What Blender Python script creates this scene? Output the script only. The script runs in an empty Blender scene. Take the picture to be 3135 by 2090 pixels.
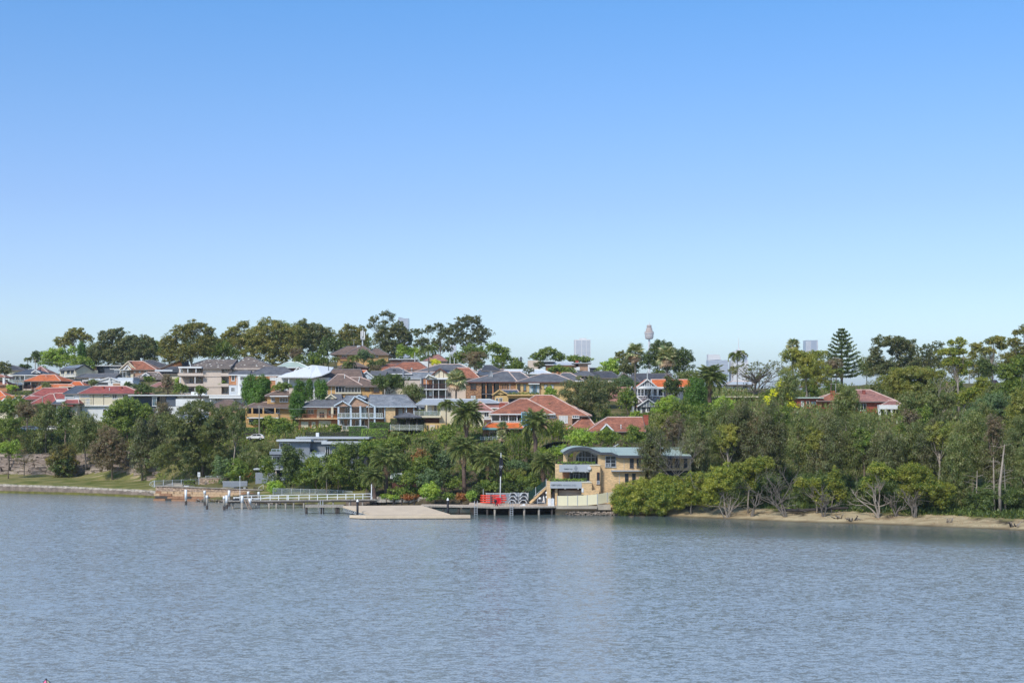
import bpy,math,random
import numpy as np
from mathutils import Vector
# ------------------------------------------------------------------ camera, sky, sun, exposure
SC = bpy.context.scene
COL = SC.collection
F,CX,HY,H = 4354.17,1567.5,1290.0,17.0      # focal length and horizon in photo pixels, eye height in metres
cam_d = bpy.data.cameras.new("camera")
cam_d.lens = 50.0; cam_d.sensor_width = 36.0; cam_d.shift_y = (HY - 1045.0) / 3135.0
cam_d.clip_start = 0.5; cam_d.clip_end = 60000.0
cam = bpy.data.objects.new("camera",cam_d); COL.objects.link(cam)
cam.location = (0,0,H); cam.rotation_euler = (math.pi / 2,0,0)
SC.camera = cam
SUN_EL,SUN_AZ = 43.0,-150.0     # azimuth measured clockwise from +Y (view direction): behind the camera, to the left
world = bpy.data.worlds.new("World"); SC.world = world; world.use_nodes = True
wn = world.node_tree; wn.nodes.clear()
wo = wn.nodes.new("ShaderNodeOutputWorld"); bg = wn.nodes.new("ShaderNodeBackground")
sky = wn.nodes.new("ShaderNodeTexSky"); sky.sky_type = 'NISHITA'; sky.sun_disc = False
sky.sun_elevation = math.radians(SUN_EL); sky.sun_rotation = math.radians(SUN_AZ)
sky.air_density = 1.0; sky.dust_density = 0.6; sky.ozone_density = 3.0; sky.altitude = 0
hs = wn.nodes.new("ShaderNodeHueSaturation"); hs.inputs['Saturation'].default_value = 1.25; hs.inputs['Hue'].default_value = 0.507
tc = wn.nodes.new("ShaderNodeTexCoord"); sx = wn.nodes.new("ShaderNodeSeparateXYZ")
rmp = wn.nodes.new("ShaderNodeValToRGB")
cr = rmp.color_ramp
cr.elements[0].position = 0.0; cr.elements[0].color = (0.95,1.0,1.12,1)
cr.elements[1].position = 1.0; cr.elements[1].color = (0.8,0.92,0.95,1)
for p,c in ((0.058,(0.98,1.02,1.08)),(0.095,(0.82,0.86,1.0)),(0.15,(0.70,0.775,0.97)),(0.217,(0.58,0.77,0.98)),(0.28,(0.46,0.765,1.02)),(0.5,(0.62,0.84,0.97))):
 e = cr.elements.new(p); e.color = (*c,1)
mx = wn.nodes.new("ShaderNodeMix"); mx.data_type = 'RGBA'; mx.blend_type = 'MULTIPLY'; mx.inputs[0].default_value = 1.0
L = wn.links.new
L(tc.outputs['Generated'],sx.inputs[0]); L(sx.outputs['Z'],rmp.inputs[0])
L(sky.outputs[0],mx.inputs[6]); L(rmp.outputs[0],mx.inputs[7])
L(mx.outputs[2],bg.inputs[0]); L(bg.outputs[0],wo.inputs[0])
bg.inputs[1].default_value = 0.131
sun_d = bpy.data.lights.new("sun",'SUN'); sun_d.energy = 2.6; sun_d.angle = math.radians(10.0); sun_d.color = (1.0,0.955,0.88)
sun = bpy.data.objects.new("sun",sun_d); COL.objects.link(sun)
_az,_el = math.radians(SUN_AZ),math.radians(SUN_EL)
SUNV = Vector((math.sin(_az) * math.cos(_el),math.cos(_az) * math.cos(_el),math.sin(_el)))
sun.rotation_euler = SUNV.to_track_quat('Z','Y').to_euler(); sun.location = (0,0,120)
SC.view_settings.view_transform = 'Standard'; SC.view_settings.look = 'None'
SC.view_settings.exposure = 0.5; SC.view_settings.gamma = 1.0; SC.view_settings.use_curve_mapping = False
SC.render.engine = 'CYCLES'
SC.cycles.max_bounces = 6; SC.cycles.transparent_max_bounces = 8; SC.cycles.diffuse_bounces = 3
SC.cycles.volume_bounces = 0; SC.cycles.sample_clamp_indirect = 4.0
# ------------------------------------------------------------------ helpers
def X(px,D): return (px - CX) / F * D
def Z(py,D): return H - (py - HY) / F * D
def tag(o,label=None,cat=None,group=None,kind=None):
 if label: o['label'] = label
 if cat: o['category'] = cat
 if group: o['group'] = group
 if kind: o['kind'] = kind
 return o
def mesh(name,V,Fc,m,parent=None,loc=None,smooth=False,mats=None,mi=None):
 me = bpy.data.meshes.new(name)
 if isinstance(V,np.ndarray) and isinstance(Fc,np.ndarray):
  n,k = Fc.shape
  me.vertices.add(len(V)); me.vertices.foreach_set("co",V.astype(np.float32).ravel())
  me.loops.add(n * k); me.loops.foreach_set("vertex_index",Fc.astype(np.int32).ravel())
  me.polygons.add(n); me.polygons.foreach_set("loop_start",np.arange(0,n * k,k,dtype=np.int32))
  me.update(calc_edges=True)
 else:
  me.from_pydata([tuple(v) for v in V],[],[tuple(f) for f in Fc])
 if mats:
  for q in mats: me.materials.append(q)
  me.polygons.foreach_set("material_index",np.array(mi,dtype=np.int32))
 elif m: me.materials.append(m)
 if smooth: me.polygons.foreach_set("use_smooth",np.ones(len(me.polygons),dtype=bool))
 me.update()
 o = bpy.data.objects.new(name,me); COL.objects.link(o)
 if parent: o.parent = parent
 if loc is not None: o.location = loc
 return o
def inst(name,me,parent=None,loc=(0,0,0),rot=(0,0,0),scale=(1,1,1)):
 o = bpy.data.objects.new(name,me); COL.objects.link(o)
 if parent: o.parent = parent
 o.location = loc; o.rotation_euler = rot; o.scale = scale
 return o
def empty(name,loc,rz=0.0,label=None,cat=None,group=None):
 o = bpy.data.objects.new(name,None); COL.objects.link(o)
 o.location = loc; o.rotation_euler = (0,0,rz); o.empty_display_size = 0.5
 return tag(o,label,cat,group)
class G:
 """collects simple solids into one mesh"""
 def __init__(s): s.v = []; s.f = []
 def box(s,x0,x1,y0,y1,z0,z1):
  b = len(s.v)
  s.v += [(x0,y0,z0),(x1,y0,z0),(x1,y1,z0),(x0,y1,z0),(x0,y0,z1),(x1,y0,z1),(x1,y1,z1),(x0,y1,z1)]
  s.f += [(b,b+3,b+2,b+1),(b+4,b+5,b+6,b+7),(b,b+1,b+5,b+4),(b+1,b+2,b+6,b+5),(b+2,b+3,b+7,b+6),(b+3,b,b+4,b+7)]
  return s
 def bar(s,a,b,w,h=None):
  """square bar from a to b"""
  a = Vector(a); b = Vector(b); h = h or w
  d = b - a
  if d.length < 1e-6: return s
  d.normalize()
  up = Vector((0,0,1)) if abs(d.z) < 0.95 else Vector((0,1,0))
  p = d.cross(up).normalized() * w / 2; q = p.cross(d).normalized() * h / 2
  i = len(s.v)
  for c in (a,b):
   for e in (p + q,p - q,-p - q,-p + q): s.v.append(tuple(c + e))
  s.f += [(i,i+1,i+2,i+3),(i+7,i+6,i+5,i+4),(i,i+4,i+5,i+1),(i+1,i+5,i+6,i+2),(i+2,i+6,i+7,i+3),(i+3,i+7,i+4,i)]
  return s
 def tube(s,pts,rad,n=6,cap=True):
  pts = [Vector(p) for p in pts]
  rings = []
  ref = Vector((1,0.13,0.07)).normalized()
  for k,p in enumerate(pts):
   d = (pts[min(k + 1,len(pts) - 1)] - pts[max(k - 1,0)])
   if d.length < 1e-6: d = Vector((0,0,1))
   d.normalize()
   u = d.cross(ref)
   if u.length < 0.1: u = d.cross(Vector((0,1,0)))
   u.normalize(); w = d.cross(u)
   i = len(s.v); rings.append(i)
   for j in range(n):
    t = 2 * math.pi * j / n
    s.v.append(tuple(p + (u * math.cos(t) + w * math.sin(t)) * rad[k]))
  for k in range(len(pts) - 1):
   a,b = rings[k],rings[k + 1]
   for j in range(n): s.f.append((a + j,a + (j + 1) % n,b + (j + 1) % n,b + j))
  if cap:
   s.f.append(tuple(rings[0] + j for j in range(n))[::-1]); s.f.append(tuple(rings[-1] + j for j in range(n)))
  return s
 def lathe(s,prof,n=16,c=(0,0)):
  i0 = len(s.v)
  for r,z in prof:
   for j in range(n):
    t = 2 * math.pi * j / n; s.v.append((c[0] + r * math.cos(t),c[1] + r * math.sin(t),z))
  for k in range(len(prof) - 1):
   a = i0 + k * n; b = a + n
   for j in range(n): s.f.append((a + j,a + (j + 1) % n,b + (j + 1) % n,b + j))
  s.f.append(tuple(i0 + j for j in range(n))[::-1]); s.f.append(tuple(i0 + (len(prof) - 1) * n + j for j in range(n)))
  return s
 def prism(s,poly,y0,y1):
  """polygon in x,z extruded along y"""
  i = len(s.v); n = len(poly)
  for y in (y0,y1):
   for x,z in poly: s.v.append((x,y,z))
  s.f.append(tuple(i + k for k in range(n))); s.f.append(tuple(i + n + k for k in range(n))[::-1])
  for k in range(n): s.f.append((i + k,i + n + k,i + n + (k + 1) % n,i + (k + 1) % n))
  return s
 def build(s,name,m,parent=None,loc=None,smooth=False):
  return mesh(name,s.v,s.f,m,parent,loc,smooth)
# ------------------------------------------------------------------ materials
MC = {}
def new_mat(key):
 m = bpy.data.materials.new(key); m.use_nodes = True
 nt = m.node_tree; nt.nodes.clear()
 return m,nt,nt.nodes.new,nt.links.new
def pmat(key,col,rough=0.8,kind='plain',amt=0.12,scale=1.5,metal=0.0,spec=0.3,p=None):
 """principled material; kind: plain, tile, brick, metal, stone, spots, wood"""
 if key in MC: return MC[key]
 m,nt,N,L = new_mat(key)
 out = N("ShaderNodeOutputMaterial"); b = N("ShaderNodeBsdfPrincipled"); L(b.outputs[0],out.inputs[0])
 b.inputs['Roughness'].default_value = rough; b.inputs['Metallic'].default_value = metal
 b.inputs['Specular IOR Level'].default_value = spec
 tc = N("ShaderNodeTexCoord"); oc = tc.outputs['Object']
 n1 = N("ShaderNodeTexNoise"); n1.inputs['Scale'].default_value = scale * 0.35; n1.inputs['Detail'].default_value = 5; L(oc,n1.inputs['Vector'])
 n2 = N("ShaderNodeTexNoise"); n2.inputs['Scale'].default_value = scale * 4; n2.inputs['Detail'].default_value = 3; L(oc,n2.inputs['Vector'])
 def mul(a,bb,f=1.0):
  x = N("ShaderNodeMix"); x.data_type = 'RGBA'; x.blend_type = 'MULTIPLY'; x.inputs[0].default_value = f
  for i,s in ((6,a),(7,bb)):
   if hasattr(s,'links'): L(s,x.inputs[i])
   else: x.inputs[i].default_value = (*s,1)
  return x.outputs[2]
 def rng(src,lo,hi,a=0.25,c=0.75):
  r = N("ShaderNodeMapRange"); r.inputs[1].default_value = a; r.inputs[2].default_value = c
  r.inputs[3].default_value = lo; r.inputs[4].default_value = hi; L(src,r.inputs[0]); return r.outputs[0]
 c = mul(tuple(col),rng(n1.outputs[0],1 - amt,1 + amt))
 c = mul(c,rng(n2.outputs[0],1 - amt * 0.8,1 + amt * 0.8))
 bump_src = n2.outputs[0]; bs = 0.15
 if kind in ('tile','spots','slate'):
  sp = N("ShaderNodeSeparateXYZ"); L(oc,sp.inputs[0])
  mm = N("ShaderNodeMath"); mm.operation = 'MULTIPLY'; mm.inputs[1].default_value = 1 / 0.17; L(sp.outputs['Z'],mm.inputs[0])
  fr = N("ShaderNodeMath"); fr.operation = 'FRACT'; L(mm.outputs[0],fr.inputs[0])
  c = mul(c,rng(fr.outputs[0],0.72,1.06,0.0,0.35))
  xx = N("ShaderNodeMath"); xx.operation = 'ADD'; L(sp.outputs['X'],xx.inputs[0]); L(sp.outputs['Y'],xx.inputs[1])
  vo = N("ShaderNodeTexVoronoi"); vo.inputs['Scale'].default_value = 1.0
  mp = N("ShaderNodeMapping"); mp.inputs['Scale'].default_value = (3.0,3.0,5.9); L(oc,mp.inputs[0]); L(mp.outputs[0],vo.inputs['Vector'])
  sc = N("ShaderNodeSeparateColor"); L(vo.outputs['Color'],sc.inputs[0])
  c = mul(c,rng(sc.outputs[0],1 - amt * 1.3,1 + amt * 1.2,0,1))
  n3 = N("ShaderNodeTexNoise"); n3.inputs['Scale'].default_value = 0.5; n3.inputs['Detail'].default_value = 8; n3.inputs['Roughness'].default_value = 0.7
  mp3 = N("ShaderNodeMapping"); mp3.inputs['Scale'].default_value = (1,1,3); L(oc,mp3.inputs[0]); L(mp3.outputs[0],n3.inputs['Vector'])
  r3 = N("ShaderNodeMapRange"); r3.inputs[1].default_value = 0.46; r3.inputs[2].default_value = 0.68; L(n3.outputs[0],r3.inputs[0])
  x = N("ShaderNodeMix"); x.data_type = 'RGBA'; L(c,x.inputs[6]); x.inputs[7].default_value = (col[0]*0.42,col[1]*0.5,col[2]*0.6,1)
  rr = N("ShaderNodeMath"); rr.operation = 'MULTIPLY'; rr.inputs[1].default_value = 0.75; L(r3.outputs[0],rr.inputs[0]); L(rr.outputs[0],x.inputs[0]); c = x.outputs[2]
  bump_src = fr.outputs[0]; bs = 0.4
 if kind == 'spots':
  vs = N("ShaderNodeTexVoronoi"); vs.inputs['Scale'].default_value = 1.0
  ms = N("ShaderNodeMapping"); ms.inputs['Scale'].default_value = (0.75,0.4,1.25); L(oc,ms.inputs[0]); L(ms.outputs[0],vs.inputs['Vector'])
  lt = N("ShaderNodeMath"); lt.operation = 'LESS_THAN'; lt.inputs[1].default_value = 0.22; L(vs.outputs['Distance'],lt.inputs[0])
  x = N("ShaderNodeMix"); x.data_type = 'RGBA'; L(lt.outputs[0],x.inputs[0]); L(c,x.inputs[6]); x.inputs[7].default_value = (0.5,0.46,0.4,1); c = x.outputs[2]
 if kind == 'brick':
  br = N("ShaderNodeTexBrick"); br.inputs['Scale'].default_value = 1.0
  for k,v in (('Brick Width',0.46),('Row Height',0.172),('Mortar Size',0.014)): br.inputs[k].default_value = v
  br.inputs['Color1'].default_value = (1.12,1.06,1.0,1); br.inputs['Color2'].default_value = (0.74,0.72,0.72,1); br.inputs['Mortar'].default_value = (0.95,0.95,0.95,1)
  sp = N("ShaderNodeSeparateXYZ"); L(oc,sp.inputs[0]); ad = N("ShaderNodeMath"); L(sp.outputs['X'],ad.inputs[0]); L(sp.outputs['Y'],ad.inputs[1])
  cb = N("ShaderNodeCombineXYZ"); L(ad.outputs[0],cb.inputs['X']); L(sp.outputs['Z'],cb.inputs['Y']); L(cb.outputs[0],br.inputs['Vector'])
  c = mul(c,br.outputs[0])
 if kind == 'stone':
  vo = N("ShaderNodeTexVoronoi"); vo.inputs['Scale'].default_value = p or 1.8
  mp = N("ShaderNodeMapping"); mp.inputs['Scale'].default_value = (1,1,2.2); L(oc,mp.inputs[0]); L(mp.outputs[0],vo.inputs['Vector'])
  sc = N("ShaderNodeSeparateColor"); L(vo.outputs['Color'],sc.inputs[0])
  c = mul(c,rng(sc.outputs[0],0.6,1.35,0,1)); c = mul(c,rng(vo.outputs['Distance'],1.05,0.6,0.2,0.6))
  x = N("ShaderNodeMix"); x.data_type = 'RGBA'; L(rng(sc.outputs[1],0,0.5,0.5,1),x.inputs[0]); L(c,x.inputs[6]); x.inputs[7].default_value = (col[0]*0.8,col[1]*0.85,col[2]*1.1,1); c = x.outputs[2]
  bump_src = vo.outputs['Distance']; bs = 0.5
 if kind == 'metal':
  sp = N("ShaderNodeSeparateXYZ"); L(oc,sp.inputs[0])
  mm = N("ShaderNodeMath"); mm.operation = 'MULTIPLY'; mm.inputs[1].default_value = p or 2.2; L(sp.outputs['X'],mm.inputs[0])
  fr = N("ShaderNodeMath"); fr.operation = 'FRACT'; L(mm.outputs[0],fr.inputs[0])
  c = mul(c,rng(fr.outputs[0],0.8,1.0,0.0,0.18))
 if kind == 'wood':
  mp = N("ShaderNodeMapping"); mp.inputs['Scale'].default_value = (6,6,0.8); L(oc,mp.inputs[0])
  n3 = N("ShaderNodeTexNoise"); n3.inputs['Scale'].default_value = 2; n3.inputs['Detail'].default_value = 4; L(mp.outputs[0],n3.inputs['Vector'])
  c = mul(c,rng(n3.outputs[0],0.55,1.4))
 L(c,b.inputs['Base Color'])
 bp = N("ShaderNodeBump"); bp.inputs['Strength'].default_value = bs; bp.inputs['Distance'].default_value = 0.06
 L(bump_src,bp.inputs['Height']); L(bp.outputs[0],b.inputs['Normal'])
 MC[key] = m
 return m
def leafmat(key,c1,c2,c3=None,trans=0.42):
 """foliage: two leaf colours mixed by clump noise, a third for a share of the leaves"""
 if key in MC: return MC[key]
 c1,c2,c3 = [tuple(min(v * 1.85,.8) for v in c) if c else None for c in (c1,c2,c3)]
 m,nt,N,L = new_mat(key)
 out = N("ShaderNodeOutputMaterial"); geo = N("ShaderNodeNewGeometry")
 n1 = N("ShaderNodeTexNoise"); n1.inputs['Scale'].default_value = 0.42; n1.inputs['Detail'].default_value = 3; L(geo.outputs['Position'],n1.inputs['Vector'])
 r1 = N("ShaderNodeMapRange"); r1.inputs[1].default_value = 0.38; r1.inputs[2].default_value = 0.62; L(n1.outputs[0],r1.inputs[0])
 x = N("ShaderNodeMix"); x.data_type = 'RGBA'; L(r1.outputs[0],x.inputs[0]); x.inputs[6].default_value = (*c1,1); x.inputs[7].default_value = (*c2,1)
 c = x.outputs[2]
 c3 = c3 or tuple(0.5 * (a + b) * 1.25 for a,b in zip(c1,c2))
 gt = N("ShaderNodeMath"); gt.operation = 'GREATER_THAN'; gt.inputs[1].default_value = 0.78; L(geo.outputs['Random Per Island'],gt.inputs[0])
 y = N("ShaderNodeMix"); y.data_type = 'RGBA'; L(gt.outputs[0],y.inputs[0]); L(c,y.inputs[6]); y.inputs[7].default_value = (*c3,1); c = y.outputs[2]
 rr = N("ShaderNodeMapRange"); rr.inputs[3].default_value = 0.78; rr.inputs[4].default_value = 1.22; L(geo.outputs['Random Per Island'],rr.inputs[0])
 oi = N("ShaderNodeObjectInfo"); ro = N("ShaderNodeMapRange"); ro.inputs[3].default_value = 0.85; ro.inputs[4].default_value = 1.15; L(oi.outputs['Random'],ro.inputs[0])
 for s in (rr.outputs[0],ro.outputs[0]):
  z = N("ShaderNodeMix"); z.data_type = 'RGBA'; z.blend_type = 'MULTIPLY'; z.inputs[0].default_value = 1; L(c,z.inputs[6]); L(s,z.inputs[7]); c = z.outputs[2]
 d = N("ShaderNodeBsdfDiffuse"); t = N("ShaderNodeBsdfTranslucent"); g = N("ShaderNodeBsdfGlossy"); g.inputs['Roughness'].default_value = 0.45; g.inputs['Color'].default_value = (0.8,0.8,0.8,1)
 L(c,d.inputs[0])
 tcx = N("ShaderNodeMix"); tcx.data_type = 'RGBA'; tcx.blend_type = 'MULTIPLY'; tcx.inputs[0].default_value = 1; L(c,tcx.inputs[6]); tcx.inputs[7].default_value = (1.3,1.35,0.6,1); L(tcx.outputs[2],t.inputs[0])
 a = N("ShaderNodeMixShader"); a.inputs[0].default_value = trans; L(d.outputs[0],a.inputs[1]); L(t.outputs[0],a.inputs[2])
 b = N("ShaderNodeMixShader"); b.inputs[0].default_value = 0.035; L(a.outputs[0],b.inputs[1]); L(g.outputs[0],b.inputs[2])
 L(b.outputs[0],out.inputs[0])
 MC[key] = m
 return m
M = {}
def P_(k,*a,**kw): M[k] = pmat(k,*a,**kw)
P_('terracotta',(0.35,0.135,0.08),0.8,'tile',0.22)
P_('orange_tile',(0.62,0.17,0.06),0.7,'tile',0.16)
P_('bright_orange_tile',(0.72,0.17,0.045),0.6,'tile',0.1)
P_('red_tile',(0.36,0.10,0.08),0.6,'tile',0.14)
P_('pink_tile',(0.36,0.17,0.135),0.8,'tile',0.2)
P_('brown_tile',(0.20,0.135,0.105),0.85,'tile',0.16)
P_('grey_tile',(0.145,0.145,0.155),0.85,'tile',0.16)
P_('dark_tile',(0.085,0.085,0.095),0.8,'tile',0.16)
P_('light_grey_tile',(0.235,0.245,0.26),0.8,'tile',0.22)
P_('slate_blue',(0.10,0.115,0.14),0.6,'tile',0.1)
P_('spotted_tile',(0.19,0.15,0.125),0.85,'spots',0.16)
P_('pale_metal',(0.52,0.55,0.57),0.45,'metal',0.06,metal=0.0)
P_('white_metal',(0.66,0.68,0.69),0.4,'metal',0.04)
P_('green_metal',(0.42,0.50,0.43),0.5,'metal',0.07)
P_('white',(0.72,0.72,0.70),0.6,amt=0.05)
P_('white_render',(0.70,0.70,0.68),0.85,amt=0.07,scale=0.8)
P_('cream',(0.66,0.58,0.42),0.85,amt=0.07,scale=0.8)
P_('beige',(0.62,0.51,0.42),0.9,amt=0.09,scale=0.8)
P_('ochre',(0.58,0.36,0.15),0.85,'brick',0.1)
P_('ochre_render',(0.60,0.41,0.18),0.85,amt=0.09,scale=0.8)
P_('cream_brick',(0.66,0.47,0.26),0.85,'brick',0.16)
P_('orange_brick',(0.50,0.24,0.12),0.85,'brick',0.18)
P_('tan_brick',(0.44,0.28,0.19),0.85,'brick',0.18)
P_('red_brick',(0.36,0.10,0.065),0.85,'brick',0.16)
P_('dark_brick',(0.16,0.085,0.065),0.85,'brick',0.2)
P_('clinker',(0.46,0.25,0.13),0.9,'stone',0.2,p=2.6)
P_('grey_render',(0.24,0.26,0.29),0.85,amt=0.07,scale=0.8)
P_('slate_panel',(0.09,0.105,0.13),0.6,amt=0.06)
P_('mid_grey',(0.38,0.40,0.42),0.7,amt=0.06)
P_('light_grey',(0.52,0.54,0.55),0.7,amt=0.05)
P_('pale_blue',(0.48,0.55,0.60),0.6,amt=0.04)
P_('blue_steel',(0.22,0.42,0.52),0.5,amt=0.04)
P_('teal',(0.15,0.36,0.36),0.7,amt=0.04)
P_('dark',(0.03,0.03,0.035),0.7,amt=0.1)
P_('charcoal',(0.06,0.065,0.075),0.6,amt=0.08)
P_('brown_paint',(0.13,0.055,0.04),0.7,amt=0.1)
P_('curtain',(0.55,0.55,0.52),0.9,amt=0.12,scale=3)
P_('gutter',(0.18,0.15,0.13),0.6,amt=0.05)
P_('cap_light',(0.60,0.44,0.37),0.8,amt=0.15)
P_('cap_dark',(0.17,0.16,0.165),0.8,amt=0.15)
P_('timber',(0.30,0.22,0.16),0.85,'wood',0.2)
P_('grey_timber',(0.34,0.30,0.25),0.9,'wood',0.22)
P_('dark_timber',(0.06,0.05,0.045),0.9,'wood',0.25)
P_('deck',(0.55,0.43,0.32),0.9,amt=0.12,scale=1.0)
P_('pontoon_deck',(0.62,0.49,0.35),0.9,amt=0.10,scale=1.2)
P_('white_paint',(0.80,0.80,0.79),0.6,amt=0.12,scale=3)
P_('galv',(0.55,0.57,0.59),0.4,amt=0.1,metal=0.3)
P_('kayak_red',(0.78,0.07,0.035),0.4,amt=0.1,scale=2)
P_('red_paint',(0.70,0.02,0.03),0.45,amt=0.1)
P_('black',(0.015,0.015,0.02),0.5,amt=0.1)
P_('alu',(0.62,0.63,0.63),0.4,amt=0.1,metal=0.2)
P_('concrete',(0.40,0.35,0.28),0.9,amt=0.2,scale=1.5)
P_('sandstone',(0.44,0.30,0.18),0.95,amt=0.32,scale=1.2)
P_('sandstone_pale',(0.38,0.33,0.27),0.95,amt=0.4,scale=1.4)
P_('wall_stone',(0.50,0.36,0.25),0.95,'stone',0.2,p=2.4)
P_('rock',(0.23,0.18,0.145),0.95,amt=0.45,scale=1.6)
P_('rubble',(0.30,0.24,0.19),0.95,amt=0.5,scale=3)
P_('algae',(0.15,0.14,0.035),0.95,amt=0.4,scale=2)
P_('wet_rock',(0.05,0.042,0.035),0.6,amt=0.4,scale=2)
P_('bark',(0.20,0.15,0.11),0.95,'wood',0.25)
P_('pale_bark',(0.30,0.25,0.20),0.9,'wood',0.2)
P_('grey_bark',(0.17,0.145,0.12),0.95,'wood',0.25)
P_('palm_bark',(0.15,0.10,0.08),0.95,'wood',0.35)
P_('cable',(0.35,0.36,0.38),0.6)
P_('pool_tile',(0.06,0.09,0.11),0.3,amt=0.05)
P_('cream_panel',(0.78,0.70,0.47),0.6,'metal',0.03,p=4.0)
P_('city_white',(0.80,0.76,0.73),0.7,amt=0.03)
P_('city_gold',(0.50,0.38,0.30),0.5,amt=0.05)
P_('city_glass',(0.40,0.44,0.50),0.3,amt=0.05)
P_('pink_cloth',(0.75,0.18,0.30),0.9,amt=0.05)
P_('cream_cloth',(0.70,0.62,0.40),0.9,amt=0.05)
def glassmat(key,col,rough=0.12):
 m,nt,N,L = new_mat(key)
 out = N("ShaderNodeOutputMaterial"); b = N("ShaderNodeBsdfPrincipled"); L(b.outputs[0],out.inputs[0])
 b.inputs['Base Color'].default_value = (*col,1); b.inputs['Roughness'].default_value = rough
 M[key] = MC[key] = m
glassmat('glass',(0.022,0.028,0.035)); glassmat('glass_blue',(0.09,0.15,0.18)); glassmat('solar',(0.25,0.27,0.31),0.2)  # solar: pale sky reflection is put into the panel colour
def clearglass(key):
 m,nt,N,L = new_mat(key)
 out = N("ShaderNodeOutputMaterial"); t = N("ShaderNodeBsdfTransparent"); t.inputs[0].default_value = (0.72,0.80,0.80,1)
 g = N("ShaderNodeBsdfGlossy"); g.inputs['Roughness'].default_value = 0.08; d = N("ShaderNodeBsdfDiffuse"); d.inputs[0].default_value = (0.35,0.45,0.45,1)
 a = N("ShaderNodeMixShader"); a.inputs[0].default_value = 0.12; L(t.outputs[0],a.inputs[1]); L(d.outputs[0],a.inputs[2])
 b = N("ShaderNodeMixShader"); b.inputs[0].default_value = 0.08; L(a.outputs[0],b.inputs[1]); L(g.outputs[0],b.inputs[2]); L(b.outputs[0],out.inputs[0])
 M[key] = MC[key] = m
clearglass('rail_glass')
def meshmat(key,col,a0):
 """chain-link: mostly see-through wire"""
 m,nt,N,L = new_mat(key)
 out = N("ShaderNodeOutputMaterial"); t = N("ShaderNodeBsdfTransparent"); d = N("ShaderNodeBsdfDiffuse"); d.inputs[0].default_value = (*col,1)
 a = N("ShaderNodeMixShader"); a.inputs[0].default_value = a0; L(t.outputs[0],a.inputs[1]); L(d.outputs[0],a.inputs[2]); L(a.outputs[0],out.inputs[0])
 M[key] = MC[key] = m
meshmat('chain',(0.30,0.34,0.34),0.28); meshmat('green_mesh',(0.03,0.07,0.06),0.6)
LM = {
 'gum': leafmat('leaf_gum',(0.088,0.108,0.030),(0.165,0.155,0.034),(0.19,0.15,0.038)),
 'darkgum': leafmat('leaf_dark_gum',(0.055,0.078,0.03),(0.10,0.108,0.035),(0.13,0.112,0.04)),
 'brown': leafmat('leaf_brown',(0.125,0.095,0.06),(0.16,0.11,0.06),(0.10,0.10,0.045)),
 'green': leafmat('leaf_green',(0.070,0.112,0.020),(0.115,0.15,0.024),(0.16,0.18,0.03)),
 'lime': leafmat('leaf_lime',(0.13,0.20,0.03),(0.21,0.25,0.035)),
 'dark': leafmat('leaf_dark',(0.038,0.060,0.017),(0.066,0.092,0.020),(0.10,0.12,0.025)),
 'fig': leafmat('leaf_fig',(0.05,0.072,0.028),(0.13,0.13,0.035),(0.09,0.10,0.03)),
 'cas': leafmat('leaf_casuarina',(0.075,0.085,0.032),(0.12,0.105,0.045),(0.10,0.12,0.038)),
 'casg': leafmat('leaf_casuarina_green',(0.08,0.11,0.032),(0.13,0.145,0.038),(0.13,0.12,0.045)),
 'mangrove': leafmat('leaf_mangrove',(0.085,0.125,0.018),(0.165,0.175,0.026),(0.25,0.23,0.032)),
 'yellow': leafmat('leaf_yellow',(0.62,0.46,0.02),(0.75,0.58,0.03),(0.5,0.36,0.02)),
 'ytop': leafmat('leaf_yellow_olive',(0.115,0.14,0.03),(0.20,0.185,0.035),(0.16,0.16,0.03)),
 'cypress': leafmat('leaf_cypress',(0.040,0.085,0.013),(0.080,0.14,0.017)),
 'palm': leafmat('leaf_palm',(0.085,0.12,0.035),(0.13,0.15,0.045),(0.17,0.165,0.065),0.25),
 'dead': leafmat('leaf_dead',(0.22,0.15,0.09),(0.30,0.21,0.13),(0.20,0.12,0.07),0.1),
 'fan': leafmat('leaf_fan',(0.10,0.14,0.06),(0.19,0.19,0.09),(0.30,0.26,0.14),0.25),
 'bluegreen': leafmat('leaf_bluegreen',(0.065,0.10,0.042),(0.105,0.14,0.055)),
 'golden': leafmat('leaf_golden',(0.05,0.06,0.02),(0.20,0.15,0.03),(0.10,0.10,0.025)),  # sunlit gold is put into the leaf colour of the round bush
 'grass': leafmat('leaf_grass',(0.10,0.16,0.025),(0.20,0.22,0.04)),
 'red': leafmat('leaf_red',(0.10,0.11,0.03),(0.26,0.09,0.03)),
 'hedge': leafmat('leaf_hedge',(0.10,0.17,0.025),(0.17,0.24,0.03)),
}
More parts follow.
